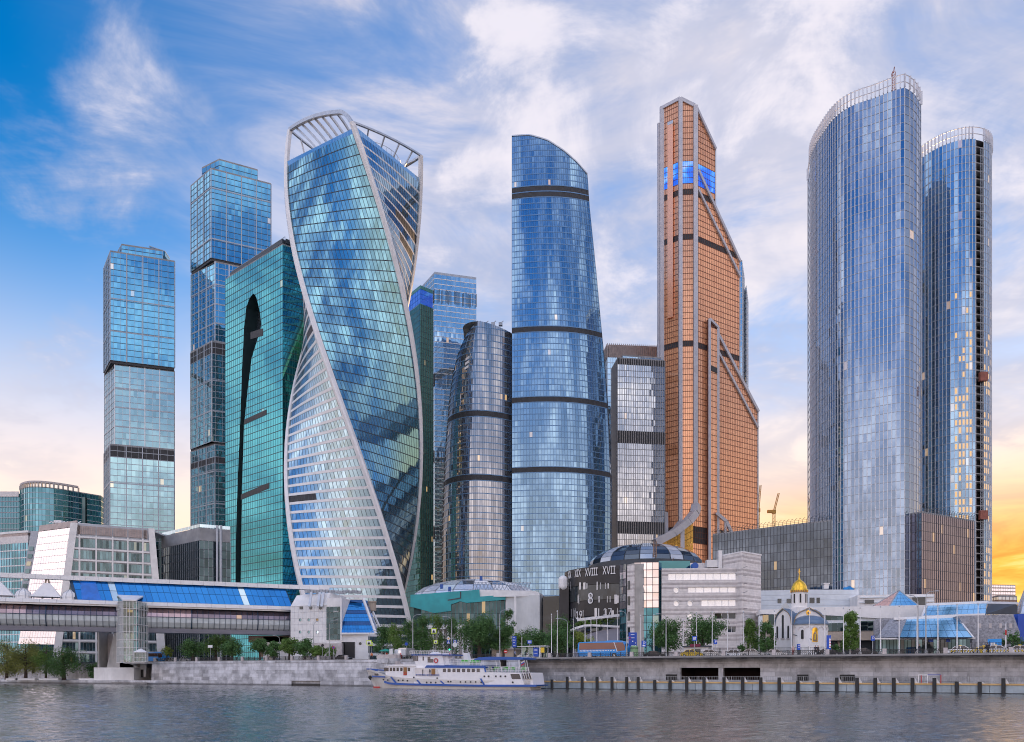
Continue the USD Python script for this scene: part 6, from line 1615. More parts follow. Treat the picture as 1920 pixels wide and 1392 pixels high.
 m=MB();m.hexa([P(263,1269,Yp),P(273,1269,Yp),P(273,1269,Yp+6),P(263,1269,Yp+6)],[P(258,1244,Yp),P(275,1244,Yp),P(275,1244,Yp+6),P(258,1244,Yp+6)]);p.part('side_block',m,M['white_wall'])
 m=MB();m.box(P(266.5,1263,Yp-.1),(.75,.2,2.3));p.part('door',m,M['black'])
 s=Thing('stair_tower','glazed lift and stair tower with a pale slanted roof beside the bridge tube','stair tower',P(240,1240,224))
 Yt=224.0;x0,xm,x1=X(216,Yt+2),X(234,Yt-1),X(262,Yt+1)
 c=np.array([[x0,Yt+3],[xm,Yt-2],[x1,Yt-1],[x1,Yt+6],[x0,Yt+7]]);zbt,ztt=Zat(1243,Yt),Zat(1128,Yt);zl=Zat(1116,Yt)
 lv=levels_of(zbt,ztt,2.1)
 for i in range(len(lv)-1):
  m=MB()
  for e in range(4):
   f=wall(c[e],c[e+1],lv[i],lv[i+1]);k=max(2,round(f.L/.95));panes(f,m,0,.05,f.L,f.H-.05,k,1,0,.08,.012)
  s.part('glass_row',m,GL['clear'])
 m=MB()
 for e in range(4):
  f=wall(c[e],c[e+1],zbt,ztt)
  k=max(2,round(f.L/.95))
  for q in range(k+1):m.bar(f.at(f.L*q/k,0,.05),f.at(f.L*q/k,f.H,.05),.10)
  for z in lv:m.bar(f.at(0,z-zbt,.05),f.at(f.L,z-zbt,.05),.12)
 s.part('glazing_bar',m,M['white_frame'],kind='stuff')
 for i in range(1,len(lv)-1,2):
  m=MB();z=lv[i];m.box(((xm+x1)/2,Yt+2.5,z),((x1-xm)*.8,5,.18));s.part('landing',m,M['steel'])
  m=MB();m.bar((xm+1.6,Yt+3.5,z),(x1-.8,Yt+3.5,min(z+4.2,ztt)),.18,.9);s.part('stair_flight',m,M['steel'])
 m=MB();m.box((xm+(x1-xm)*.3,Yt+4.5,(zbt+ztt)/2),(1.4,1.4,ztt-zbt));s.part('lift_shaft',m,GL['sea'])
 m=MB();a=P(225,1115.5,Yt);b=P(248,1114.5,Yt+6)
 m.hexa([(x0+.3,Yt+3,zl),(xm,Yt-2.2,ztt),(x1+.1,Yt-1.2,ztt),(x1-1.5,Yt+7,zl+.2)],[(x0+.3,Yt+3,zl+.35),(xm,Yt-2.2,ztt+.35),(x1+.1,Yt-1.2,ztt+.35),(x1-1.5,Yt+7,zl+.55)]);s.part('slanted_roof',m,M['white_paint'])
 m=MB();m.hexa([(x0,Yt+3,ztt),(xm,Yt-2,ztt),(xm+.1,Yt-1.9,ztt),(x0,Yt+7,ztt)],[(x0,Yt+3,zl),(x0+.5,Yt+3,zl),(x0+.5,Yt+3.1,zl),(x0,Yt+7,zl)]);s.part('upper_side',m,GL['clear'])
 m=MB();m.box(P(208,1122,Yt+7),(2.6,3,3.2));s.part('dark_opening',m,M['black'])
 k=Thing('glass_kiosk','small glazed entrance kiosk with white pyramid roof at the foot of the stair tower','kiosk',P(264,1243,222));c=P(264,1241.5,222)
 for i in range(4):
  a=i*math.pi/2+.3+math.pi/4;b=a+math.pi/2;f=wall(np.array([c[0]+2.1*math.cos(a),c[1]+2.1*math.sin(a)]),np.array([c[0]+2.1*math.cos(b),c[1]+2.1*math.sin(b)]),c[2],c[2]+2.6)
  k.part('glass_side',panes(f,MB(),0,0,f.L,f.H,4,2,0,.1),GL['clear'])
  m=MB()
  for q in range(5):m.bar(f.at(f.L*q/4,0,.03),f.at(f.L*q/4,f.H,.03),.08)
  m.bar(f.at(0,0,.03),f.at(f.L,0,.03),.1);m.bar(f.at(0,f.H*.5,.03),f.at(f.L,f.H*.5,.03),.08);k.part('frame',m,M['white_frame'])
 k.part('roof',MB().lathe((c[0],c[1],c[2]+2.6),[(2.4,0),(2.4,.12),(.2,1.1),(0,1.12)],4,a0=.3+math.pi/4,a1=.3+math.pi/4+2*math.pi),M['white_paint'])
 k.part('platform',MB().box((c[0]-.5,c[1],c[2]-.25),(5.5,5,.4)),M['concrete'])
 t=Thing('bridge_terminal','white tiled bridge terminal with round portholes and a sloping blue glass wing','building',P(620,1230,235))
 Y=236.0;f=wall((X(545,Y+4),Y+4),(X(613,Y),Y),GZ,Zat(1135,Y))
 zt=Zat(1113,Y)
 ph=[(563,1162.5),(579,1162.5),(595,1162.5),(563,1185.5),(579,1185.5),(595,1185.5)]
 cols,rows=9,9;holes=unary_union([Point(*f.pix(*q)).buffer(.52)for q in ph])
 for r_ in range(rows):
  for c_ in range(cols):
   g=sbox(f.L*c_/cols,f.H*r_/rows,f.L*(c_+1)/cols-.05,f.H*(r_+1)/rows-.05).difference(holes);m=MB();f.poly(m,g,-.2,0);t.part('tile_panel',m,M['white_wall'])
 t.part('wall_core',MB().prism([f.at(0,0,-.4)[:2],f.at(f.L,0,-.4)[:2],f.at(f.L,0,-14)[:2],f.at(0,0,-14)[:2]],GZ,GZ+f.H),M['grey_frame'])
 for q in ph:
  s_,z_=f.pix(*q);m=MB();f.poly(m,Point(s_,z_).buffer(.5),-.3,-.15);t.part('porthole',m,[M['dark_window'],GL['pale'],GL['office'],M['ochre']][int(rng.integers(4))])
  m=MB();f.poly(m,Point(s_,z_).buffer(.56).difference(Point(s_,z_).buffer(.46)),-.1,.06);t.part('porthole_rim',m,M['steel'])
 a,b=f.at(0,f.H),f.at(f.L,f.H);m=MB();n3=f.N
 m.hexa([a+n3*.05,b+n3*.05,b-n3*12,a-n3*12],[a-n3*2.5+(.4,0,zt-a[2]),b-n3*2.5+(-.4,0,zt-b[2]+.4),b-n3*11+(0,0,zt-b[2]),a-n3*11+(0,0,zt-a[2])]);t.part('mansard',m,M['white_wall'])
 for q in(582,598,605):p0,p1=P(q-2,1138,Y-.5),P(q+2,1111,Y+2);t.part('roof_rib',MB().bar(p0,p1,.7,.5),M['steel'])
 for q in((583,1140),(601,1140)):s_,z_=f.pix(*q);m=MB();f.poly(m,Point(s_,z_).buffer(.5),.05,.15);t.part('porthole',m,M['dark_window'])
 s_,z_=f.pix(565,1140);m=MB();f.rect(m,s_-.6,z_-.4,s_+.6,z_+.4,.02,.1);t.part('window',m,M['dark_window'])
 m=MB()
 for q in np.arange(575,675,5.5):m.box(P(q,1111,Y+4)+(0,0,rng.uniform(0,.4)),(1.0,1.0,.9));
 for q in np.arange(575,680,9):m.bar(P(q,1112,Y+3),P(q+5,1107,Y+3),.14)
 t.part('roof_gear',m,M['grey_frame'],kind='stuff')
 g=wall((X(612,Y-.6),Y-.6),(X(639.5,Y-1.5),Y-1.5),Zat(1200,Y),Zat(1138,Y))
 for r_ in range(6):t.part('dark_glazing',panes(g,MB(),0,g.H*r_/6,g.L,g.H*(r_+1)/6,4,1,0,.08),GL['forest'])
 t.part('glazing_core',MB().prism([g.at(0,0,-.3)[:2],g.at(g.L,0,-.3)[:2],g.at(g.L,0,-12)[:2],g.at(0,0,-12)[:2]],GZ,Zat(1122,Y)),M['white_wall'])
 t.part('fin_wall',MB().bar((X(640,Y-2),Y-2,Zat(1202,Y)),(X(640,Y-2),Y-2,Zat(1122,Y)),.45,1.0),M['white_paint'])
 tx=meshkit.text_mesh('Башня',0.45,0.05);f4=g;v=tx.vertices;
 t.part('lettering',(f4.at(f4.L*.5+v[:,0]*.8,f4.H*.83+v[:,1],.1+v[:,2]),tx.faces),M['white_paint'])
 A,B,C_,D=P(640.5,1187,Y-3),P(703,1187,Y-2),P(679,1124,Y+6),P(640.5,1124,Y+5)
 band=[1,0,1,1,0,1,1,0,1];tt=0.0;hs=[.16,.09,.16,.07,.09,.13,.1,.08,.12]
 edges=np.linspace(0,1,10)
 for i in range(9):
  n_=11;dark=i in(2,5,8)
  for k_ in range(n_):
   uu=lambda x,y:(A+(B-A)*x)*(1-y)+(D+(C_-D)*x)*y
   m=MB().quad(uu(k_/n_,edges[i]+.004),uu((k_+.95)/n_,edges[i]+.004),uu((k_+.95)/n_,edges[i+1]-.004),uu(k_/n_,edges[i+1]-.004));t.part('blue_pane',m,GL['navy']if dark else GL['blue'])
 m=MB();dn=np.array([0,.4,0]);m.hexa([A+dn,B+dn,B+dn+(0,9,0),A+dn+(0,9,0)],[D+dn,C_+dn,C_+dn+(0,4,0),D+dn+(0,4,0)]);t.part('wing_frame',m,M['navy'])
 m=MB();m.bar(B+(.3,-.2,-.3),C_+(.3,-.2,.3),.6);m.bar(D,C_,.5,.4);m.bar(A-(0,0,.2),B-(0,0,.2),.4,.5);t.part('white_edge',m,M['white_paint'])
 E_=P(712,1192,Y+6);m=MB();n_=6
 for k_ in range(n_):uu=lambda y:(B+(E_-B)*0)*(1-y)+C_*y;m.quad(B*(1-k_/n_)+C_*k_/n_+(.4,0,0),E_*(1-k_/n_)+(C_+(1,3,0))*k_/n_,E_*(1-(k_+.9)/n_)+(C_+(1,3,0))*(k_+.9)/n_,B*(1-(k_+.9)/n_)+C_*(k_+.9)/n_+(.4,0,0))
 t.part('side_pane',m,GL['blue'])
 m=MB();m.hexa([P(640,1238,Y-2),P(690,1238,Y-2),P(690,1238,Y+6),P(640,1238,Y+6)],[P(640,1188,Y-2),P(690,1188,Y-2),P(690,1188,Y+6),P(640,1188,Y+6)]);t.part('ground_storey',m,M['white_wall'])
 m=MB();m.box(P(655,1219,Y-2.1),(3.2,.3,4.6));t.part('doorway',m,M['black'])
 m=MB();m.box(P(643.5,1219,Y-2.1),(.9,.3,4.6));t.part('doorway',m,M['black'])
 h_=wall((X(640,Y-2),Y-2),(X(690,Y-2),Y-2),0,10);s_,z_=h_.pix(675.5,1207);m=MB();h_.poly(m,Point(s_,z_).buffer(.42),0,.1);t.part('porthole',m,M['dark_window'])
 m=MB();m.box(P(616,1221,Y-3),(8.4,3,4.4));t.part('low_wall',m,M['stone_dark'])
 m=MB();c=P(695,1146,Y+12);m.lathe((c[0],c[1],c[2]),[(1.7,0),(1.7,2.6),(1.9,2.6),(1.9,3.0),(0,3.0)],14);t.part('round_turret',m,M['tan'])
 m=MB();m.bar(P(693,1147,Y+11),P(712,1190,Y+8),.45);m.bar(P(699,1147,Y+11),P(718,1190,Y+8),.45);t.part('turret_strut',m,M['white_paint'])
 m=MB();z_=Zat(1178,246)
 m.hexa([(X(470,252),250,zt0-3),(X(545,252),250,zt0-3),(X(545,252),258,zt0-3),(X(470,252),258,zt0-3)],[(X(470,252),250,zt0-1),(X(545,252),250,zt0-1),(X(545,252),258,zt0-1),(X(470,252),258,zt0-1)])
 m.box((X(502,254),254,(GZ+zt0)/2),(4,5,zt0-GZ-3));m.box((X(520,252),252,(GZ+zt0-2)/2+1),(9,3,1));t.part('abutment',m,M['brown'])
 m=MB();m.box((X(525,251),251,GZ+4),(10,2,8));t.part('annex',m,M['white_wall'])
M['tube_white']=paint('tube_white',(0.66,0.71,0.73),0.4,0.0,0.10,0.5)
M['navy']=paint('navy',(0.02,0.05,0.10),0.45,0.2,0.1)
M['end_blue']=paint('end_blue',(0.01,0.16,0.62),0.2,0.0,0.25,0.3)
GL['tube']=glass('glass_tube',(0.20,0.16,0.19),lit=0.03,var=0.5,metal=0.8)
GL['tube_pink']=glass('glass_tube_pink',(0.46,0.33,0.34),lit=0.02,var=0.3,metal=0.7)
GL['navy']=glass('glass_navy',(0.015,0.07,0.22),var=0.15,metal=0.7)
def clear_glass():
 g=G();fr=g('fresnel','fac',IOR=1.6)
 tr=g('transparent_bsdf','BSDF',color=(0.62,0.72,0.72));gl=g('glossy_bsdf','BSDF',color=(0.55,0.65,0.66),roughness=0.04)
 return g.build('clear_glass',surface=g('mix_closure','closure',fac=g.math('add',fr,0.08),closure1=tr,closure2=gl))
GL['clear']=clear_glass()
for f_ in(embankment,bridge):f_()
# ------------------------------------------------------------------ boat
class BF(Face):
 def pix(self,px,py):return Face.pix(self,px if px<905 else 905+(px-905)*0.80,py)
def boat():
 B0,B1=np.array([X(697,177),177.0]),np.array([X(1022,157),157.0])
 f=BF((*B0,0.0),(*B1,0.0),(*B0,10.0));HB=3.0
 near=BF(f.at(0,0,HB),f.at(f.L,0,HB),f.at(0,10,HB))
 t=Thing('passenger_boat','white river passenger boat with blue stripes moored at the quay','boat',(*((B0+B1)/2),0))
 px=lambda x,y:near.pix(x,y)
 L=near.pix(1020,1290)[0]
 s=np.r_[-1.6,-0.8,0.5,2,4,6.5,10,15,22,30,37,L-.6]
 hb=np.interp(s,[-1.6,0,2,5,9,13,30,L],[0.05,.9,1.9,2.6,2.95,3.0,3.0,2.7])
 hw=np.interp(s,[-1.6,0,2,5,9,13,30,L],[0.03,.15,.8,1.7,2.5,2.8,2.8,2.2])
 sh=np.interp(s,[-1.6,3,5,9,20,L],[4.3,3.7,2.9,2.3,1.9,1.7])
 s0=s+np.interp(s,[-1.6,4],[2.4,0])
 sec=[]
 for i in range(len(s)):
  row=[]
  for fr,w,z in((0,.55,-.6),(.0,1,0.0),(.35,1,.35),(.75,1,.75),(1,1,1.0)):
   zz=z if z<=0 else z*sh[i];b=(hw[i]+(hb[i]-hw[i])*max(z,0)**.8)*(w if z<0 else 1);ss=s0[i]+(s[i]-s0[i])*max(z,0)
   row.append((ss,zz,b))
  sec.append(row)
 m,red=MB(),MB()
 for sg in(1,-1):
  pts=np.array([[f.at(a,z,sg*b)for(a,z,b)in r]for r in sec])
  for k in range(1,4):m.quads(np.stack([pts[:-1,k],pts[1:,k],pts[1:,k+1],pts[:-1,k+1]],1))
  red.quads(np.stack([pts[:-1,0],pts[1:,0],pts[1:,1],pts[:-1,1]],1))
 e=sec[-1];m.poly([f.at(a,z,b)for(a,z,b)in e[1:]]+[f.at(a,z,-b)for(a,z,b)in e[1:][::-1]])
 t.part('hull',m,M['hull_white'])
 t.part('red_boot',red,M['red'])
 t.part('boot_band',MB().bar(f.at(0.9,.12,.5),f.at(3.2,.12,1.35),.12,.35),M['red'])
 d=MB()
 for i in range(len(s)-1):
  a,b=sec[i][-1],sec[i+1][-1];d.quad(f.at(a[0],a[1]-.5,a[2]-.02),f.at(b[0],b[1]-.5,b[2]-.02),f.at(b[0],b[1]-.5,-b[2]+.02),f.at(a[0],a[1]-.5,-a[2]+.02))
 t.part('deck',d,M['paving'])
 def house(name,poly,mat,w=2.9,w2=None,o0=None):
  m=MB();f.poly(m,Polygon([px(*p)for p in poly]),-w if o0 is None else o0,w);return t.part(name,m,mat)
 def onside(name,poly,mat,th=.05,w=2.9,base=0.0):
  ff=BF(f.at(0,0,w),f.at(L,0,w),f.at(0,10,w));m=MB();ff.poly(m,Polygon([ff.pix(*p)for p in poly]).buffer(0),base,base+th);return t.part(name,m,mat)
 R=lambda x0,y0,x1,y1:[(x0,y0),(x1,y0),(x1,y1),(x0,y1)]
 house('fore_saloon',[(718,1275),(776,1278),(776,1249),(719,1250)],M['boat_white'],2.2)
 house('saloon_roof',[(717,1250),(776,1249.5),(776,1246),(735,1246.5),(719,1249)],M['boat_white'],2.4)
 for x in(720,724.5,731,737,743.5,750.5,764.5):onside('window',R(x,1252.2,x+4.3,1258.6),M['boat_glass'],.04,2.2)
 onside('door',R(756.5,1251.5,763,1266.5),M['wood_door'],.05,2.2)
 for x in(756.6,760.2):
  for y in(1261,1264):onside('door_panel',R(x,y,x+2.6,y+2),M['red'],.08,2.2)
 house('main_house',[(776,1283),(970,1288),(1003,1288),(993,1262),(912,1260.5),(908,1252.5),(776,1252)],M['boat_white'],2.92)
 house('stern_house',[(1000,1288),(1022,1289),(1017,1262),(992,1261.5)],M['boat_white'],2.5)
 onside('side_recess',[(779,1267),(825,1267.5),(819.5,1254),(777,1252.5)],M['stone_light'],.03,2.93)
 onside('door',R(809,1254,816,1267),M['wood_door'],.06,2.95);onside('door_leaf',R(792,1255.5,793.4,1267),M['boat_glass'],.06,2.95)
 m=MB()
 for a,b in(((780,1264.5),(823,1264.8)),((780,1266),(823,1266.5))):m.bar(near.at(*near.pix(*a),.1),near.at(*near.pix(*b),.1),.06)
 for x in range(781,824,7):m.bar(near.at(*near.pix(x,1264.5),.1),near.at(*near.pix(x,1267.5),.1),.06)
 t.part('recess_railing',m,M['blue_paint'])
 for x in(830.5,839.3,848.5,857,866.5,876,884.8,894):onside('window',R(x,1254.2,x+5.5,1260.3),M['boat_glass'],.05,2.93)
 onside('stern_opening',[(970,1264),(991,1264),(994.5,1273.5),(974,1273.5)],M['boat_glass'],.04,2.93)
 onside('stern_opening',[(997,1263.5),(1016.5,1262.5),(1020,1273),(1001,1273.5)],M['boat_glass'],.04,2.93)
 m=MB()
 for a in(1001,1006,1012,1017.5):m.bar(near.at(*near.pix(a,1263),.05),near.at(*near.pix(a+3.4,1273.5),.05),.09)
 t.part('stern_frame',m,M['boat_white'])
 ports=[(719,1274.5),(727,1275.5),(747,1276),(755.5,1276),(764,1276.8),(776,1270.5),(819.7,1271.8),(800,1280),(808,1280),(817,1280.2),(840.5,1278.3),(845.3,1278.5),(863.5,1279),(873,1279),(882.5,1279),(892,1279),(902.3,1279.6),(909,1268.3),(919,1268.3),(936,1268.3),(947,1268.3),(958,1268.3),(975.5,1279.6)]
 for x,y in ports:
  w=2.97 if x>776 else 2.93;ff=BF(f.at(0,0,w),f.at(L,0,w),f.at(0,10,w));a,b=ff.pix(x,y);m=MB();ff.poly(m,Point(a,b).buffer(.17),-.1,.07);t.part('porthole',m,M['black'])
 m=MB();pl=[(719,1278.5),(728,1281.5),(740,1282.6),(800,1284.2),(900,1286),(1030,1286.2)]
 for a,b in zip(pl[:-1],pl[1:]):
  (sa,za),(sb,zb)=near.pix(*a),near.pix(*b);ba,bb=np.interp(sa,s,hb),np.interp(sb,s,hb);m.bar(f.at(sa,za,ba+.08),f.at(sb,zb,bb+.08),.22,.42)
 t.part('blue_strake',m,M['blue_paint'])
 m=MB();a,b=near.pix(690,1268.5),near.pix(720,1269.6);m.bar(f.at(a[0],a[1],np.interp(a[0],s,hb)+.02),f.at(b[0],b[1],np.interp(b[0],s,hb)+.06),.12,.3);t.part('bow_stripe',m,M['blue_paint'])
 m=MB()
 for k in(1,-1):m.bar(f.at(-1.2,4.15,.3*k),f.at(3.2,3.75,2.1*k),.12,.25)
 t.part('bulwark_cap',m,M['blue_paint'])
 for(x0,y0,x1,y1)in((733,1269.5,743,1281.5),(782,1275,788.5,1282.5),(826,1276.5,833,1283.5),(901,1272.5,909,1284.5)):
  onside('slanted_fender',[(x0-1.2,y0),(x0+1.6,y0),(x1+1.6,y1),(x1-1.8,y1)],M['blue_paint'],.12,2.96)
 onside('blue_window',R(702.5,1263,710,1266.6),M['boat_glass'],.1,2.0)
 m=MB();m.ball(f.at(.4,2.3,1.1),.42);m.bar(f.at(.4,2.6,1.05),f.at(.6,1.7,1.2),.3,.5);t.part('anchor',m,M['black'])
 house('deck_edge',[(796,1252.4),(911,1252.8),(908,1248),(800,1247.6)],M['blue_paint'],3.02)
 m=MB();a,b=near.pix(909,1250),near.pix(912,1260.6);m.bar(near.at(*a,.02),near.at(*b,.02),.12,.3);t.part('deck_step',m,M['blue_paint'])
 house('wheelhouse',[(777,1252),(830,1252),(826,1228.5),(771,1228.5)],M['boat_white'],2.3)
 house('wheelhouse_roof',[(769,1229.2),(846,1229.2),(846,1227.4),(769,1227.4)],M['blue_paint'],2.6)
 for x0,x1,y0,y1 in((774.5,777.5,1230.5,1239.5),(778,1780-1000.2+0.0,1230.5,1239.5),(780.6,784,1230.5,1239.5),(792.6,794.8,1231.5,1239),(802,807,1232,1238),(802,812.5,1236,1242.5)):
  onside('window',R(x0,y0,x1,y1),M['boat_glass'],.05,2.3)
 ff=BF(f.at(0,0,2.3),f.at(L,0,2.3),f.at(0,10,2.3));a,b=ff.pix(817.8,1239);c=ff.at(a,b,.12);m=MB();m.tube([c+.42*(math.cos(k)*ff.U+math.sin(k)*ff.V)for k in np.linspace(0,2*math.pi,17)],.1,6);t.part('lifebuoy',m,M['red'])
 house('funnel',[(825,1247),(838,1247),(833.5,1225),(824.5,1225)],M['boat_white'],1.9,o0=.6);house('funnel_top',R(824.5,1223.6,831,1226),M['navy'],1.8,o0=.7)
 house('funnel',[(852,1240),(861,1240),(857,1224),(851,1224)],M['boat_white'],-.6,o0=-1.9)
 house('signal_box',R(832,1227.5,840,1236),M['boat_white'],1.2,o0=.2);onside('red_plate',R(833,1225,845,1227.8),M['red'],.1,1.2)
 m=MB()
 def rail(a,b,o,n,h=1.0):
  (sa,za),(sb,zb)=f_o(o).pix(*a),f_o(o).pix(*b);ff=f_o(o)
  for k in(0.35,.68,1.0):m.bar(ff.at(sa,za+h*k),ff.at(sb,zb+h*k),.055)
  for q in np.linspace(0,1,n):x=sa+(sb-sa)*q;z=za+(zb-za)*q;m.bar(ff.at(x,z),ff.at(x-.12,z+h),.06)
 def f_o(o):return BF(f.at(0,0,o),f.at(L,0,o),f.at(0,10,o))
 rail((769,1227.4),(845,1227.4),2.5,18,.75);rail((769,1227.4),(845,1227.4),-2.5,18,.75)
 t.part('roof_railing',m,M['boat_white']);m=MB()
 rail((838,1247.5),(908,1248),2.9,11,1.1);rail((838,1247.5),(908,1248),-2.9,11,1.1);t.part('deck_railing',m,M['boat_white']);m=MB()
 rail((912,1260.5),(1014,1262),2.85,14,1.1);rail((912,1260.5),(1014,1262),-2.85,14,1.1);t.part('deck_railing',m,M['boat_white'])
 m=MB();c0,c1=f_o(0).pix(808,1226),f_o(0).pix(826,1222.5);m.ball(f.at((c0[0]+c1[0])/2,c1[1]-.4),1.0,2,(1.2,.7,.35));t.part('radar_dome',m,M['boat_white'])
 ff=f_o(0);pts=[(903,1236.5),(914,1233.2),(940,1232.2),(1000,1232.6),(1016,1234.6),(1015,1237.4),(903,1238.5)]
 m=MB();f.poly(m,Polygon([ff.pix(*p)for p in pts]),-2.9,3.0);t.part('awning',m,M['blue_paint'])
 m=MB()
 for x in(935.5,945,966,989,1008):
  for o in(2.7,-2.7):
   g=f_o(o);m.bar(g.at(*g.pix(x,1238)),g.at(*g.pix(x+5,1261)),.08)
 t.part('awning_post',m,M['boat_white'])
 house('stair_house',R(933,1238,939.5,1251),M['black'],.8)
 for x,y,o in((868,1246,.8),(875,1246,1.2),(886,1246.5,-1),(896,1246.5,1),(917,1259,1.2),(926,1259,-.5),(937,1259,1.0),(958,1259.3,1.2),(975,1259.6,.8),(1000,1260,1)):
  g=f_o(o);a,z=g.pix(x,y);m=MB();c=g.at(a,z)
  for dx in(-.45,.45):m.bar(c+g.U*dx,c+g.U*dx+(0,0,.45),.07)
  m.bar(c-g.U*.55+(0,0,.47),c+g.U*.55+(0,0,.47),.45,.08);m.bar(c-g.U*.55+g.N*-.25+(0,0,.75),c+g.U*.55+g.N*-.25+(0,0,.75),.07,.45);t.part('bench',m,M['bench_green'])
 for x,y,o in((921,1259,1.9),(950,1259,1.6),(985,1259.5,1.7),(880,1246.3,1.9)):
  g=f_o(o);a,z=g.pix(x,y);m=MB();c=g.at(a,z);m.bar(c,c+(0,0,.7),.1);m.lathe((*c[:2],c[2]+.7),[(.45,0),(.45,.06),(0,.06)],10);t.part('table',m,M['white_paint'])
 g=f_o(2.4);a,z=g.pix(1003,1238);c=g.at(a,z);m=MB();m.bar(c,c+g.U*.5+(0,0,-2.2),.06);t.part('flagstaff',m,M['boat_white'])
 for k,cc in enumerate(('white_paint','sign_blue','red')):m=MB();p=c-g.U*.05+(0,0,-.3-.25*k);m.hexa([p+g.N*.01,p-g.U*.7+(0,0,-.35)+g.N*.01,p-g.U*.7+(0,0,-.35)-g.N*.01,p-g.N*.01],[p+(0,0,.24)+g.N*.01,p-g.U*.7+(0,0,-.11)+g.N*.01,p-g.U*.7+(0,0,-.11)-g.N*.01,p+(0,0,.24)-g.N*.01]);t.part('flag_stripe',m,M[cc])
 m=MB();m.bar(f.at(-.6,4.0),f.at(-.9,7.6),.06);t.part('bow_staff',m,M['boat_white'])
 m=MB();g=f_o(2.9);m.hexa([g.at(*g.pix(990,1288)),g.at(*g.pix(1029,1286.8)),g.at(*g.pix(1029,1286.8),-5.6),g.at(*g.pix(990,1288),-5.6)],[g.at(*g.pix(990,1285.4)),g.at(*g.pix(1030,1284.4)),g.at(*g.pix(1030,1284.4),-5.6),g.at(*g.pix(990,1285.4),-5.6)]);t.part('stern_platform',m,M['blue_paint'])
 return f_o
M['hull_white']=paint('hull_white',(0.70,0.67,0.64),0.4,0.0,0.06,0.5,streak=0.2)
M['boat_white']=paint('boat_white',(0.82,0.81,0.83),0.35,0.0,0.04,0.5,streak=0.06)
M['boat_glass']=glass('boat_glass',(0.05,0.05,0.06),var=0.4,metal=0.5)
M['bench_green']=paint('bench_green',(0.08,0.50,0.06),0.5)
F_BOAT=boat()
# ------------------------------------------------------------------ people
def person(label,at,h=1.75,face=0.0,pose='stand',coat=(0.03,0.03,0.04),legs=(0.02,0.025,0.04),group=None):
 import manifold3d as m3
 J={'hip':(0,0,.95),'chest':(0,.02,1.32),'neck':(0,.01,1.48),'head':(0,-.02,1.63)}
 st=.0 if pose=='stand'else.26
 for s,k in((-1,'l'),(1,'r')):
  q=st*s
  J|={k+'hip':(s*.09,0,.92),k+'knee':(s*.10,-q*.55-.02,.5),k+'foot':(s*.10,-q-(.06 if q<0 else 0),.08),k+'toe':(s*.11,-q-.17,.05),k+'sh':(s*.19,0,1.42),k+'el':(s*.24,q*.5+.02,1.13),k+'wr':(s*.22,q*.8-.10,.88),k+'hand':(s*.22,q*.8-.13,.78)}
  if pose=='lean':J|={k+'el':(s*.26,-.12,1.14),k+'wr':(s*.18,-.36,1.10),k+'hand':(s*.15,-.42,1.08)}
 rad=dict(hip=.145,chest=.155,neck=.06,head=.105,hp=.10,knee=.062,foot=.05,toe=.042,sh=.07,el=.047,wr=.035,hand=.045)
 def r(n):return rad.get(n,rad.get(n[1:],rad['hp']if n[1:]=='hip'else.05))
 def bones(pairs):
  out=m3.Manifold()
  for a,b in pairs:
   sp=[m3.Manifold.sphere(r(x),12).translate(J[x])for x in(a,b)];out+=m3.Manifold.batch_hull(sp)
  mm=out.to_mesh();v,f=np.array(mm.vert_properties[:,:3]),np.array(mm.tri_verts)
  c,s_=math.cos(face),math.sin(face);k=h/1.75
  return np.c_[v[:,0]*c-v[:,1]*s_,v[:,0]*s_+v[:,1]*c,v[:,2]]*k+np.array(at),f
 t=Thing('person',label,'person',at,group=group)
 key='cloth_%d_%d_%d'%tuple(int(c*255)for c in coat);lk='cloth_%d_%d_%d'%tuple(int(c*255)for c in legs)
 for kk,cc in((key,coat),(lk,legs)):
  if kk not in M:M[kk]=paint(kk,cc,.8)
 if 'skin'not in M:M['skin']=paint('skin',(0.55,0.33,0.24),.6);M['hair']=paint('hair',(0.05,0.03,0.02),.7)
 body=[('hip','chest'),('chest','neck'),('neck','head')]+[(k+a,k+b)for k in 'lr'for a,b in(('hip','knee'),('knee','foot'),('foot','toe'),('sh','el'),('el','wr'),('wr','hand'))]+[('chest','lsh'),('chest','rsh'),('hip','lhip'),('hip','rhip')]
 bp=t.part('body',bones(body),M['skin'],smooth=60)
 for n in rad:rad[n]=rad[n]+.012
 t.part('jacket',bones([('hip','chest'),('chest','lsh'),('chest','rsh')]+[(k+a,k+b)for k in 'lr'for a,b in(('sh','el'),('el','wr'))]),M[key],parent=bp,smooth=60)
 t.part('trousers',bones([('hip','lhip'),('hip','rhip')]+[(k+a,k+b)for k in 'lr'for a,b in(('hip','knee'),('knee','foot'))]),M[lk],parent=bp,smooth=60)
 J['crown']=(0,.02,1.67);rad['crown']=.108
 t.part('hair',bones([('crown','crown')]),M['hair'],parent=bp,smooth=60)
 return t
def on_walk(px,d):s=ws(px,d);return W(s,d,GZ+.02)
person('person in dark clothes standing at the railing by the taxis',on_walk(1852,4.6)*(1,1,0)+(0,0,TOP+.16),face=2.6)
person('person walking on the embankment behind the railing, under the blue sloping roof',on_walk(1724,5.2),face=1.2,pose='walk',legs=(.03,.04,.08))
person('person leaning at the railing below the church icon',on_walk(1529,5.4),face=.2,coat=(.03,.03,.05),pose='lean')
person('second person beside the one leaning below the church icon',on_walk(1534,5.4),face=.4,coat=(.06,.05,.05))
person('person in pale top in front of the left wall of the church',on_walk(1487,5.3),coat=(.5,.35,.35),legs=(.25,.05,.05))
person('person in pale blue shirt by the bus shelter',on_walk(966,5.6),coat=(.30,.33,.5),face=1.5)
person('person in orange jacket near the crossing sign',on_walk(697,4.6),coat=(.6,.16,.04))
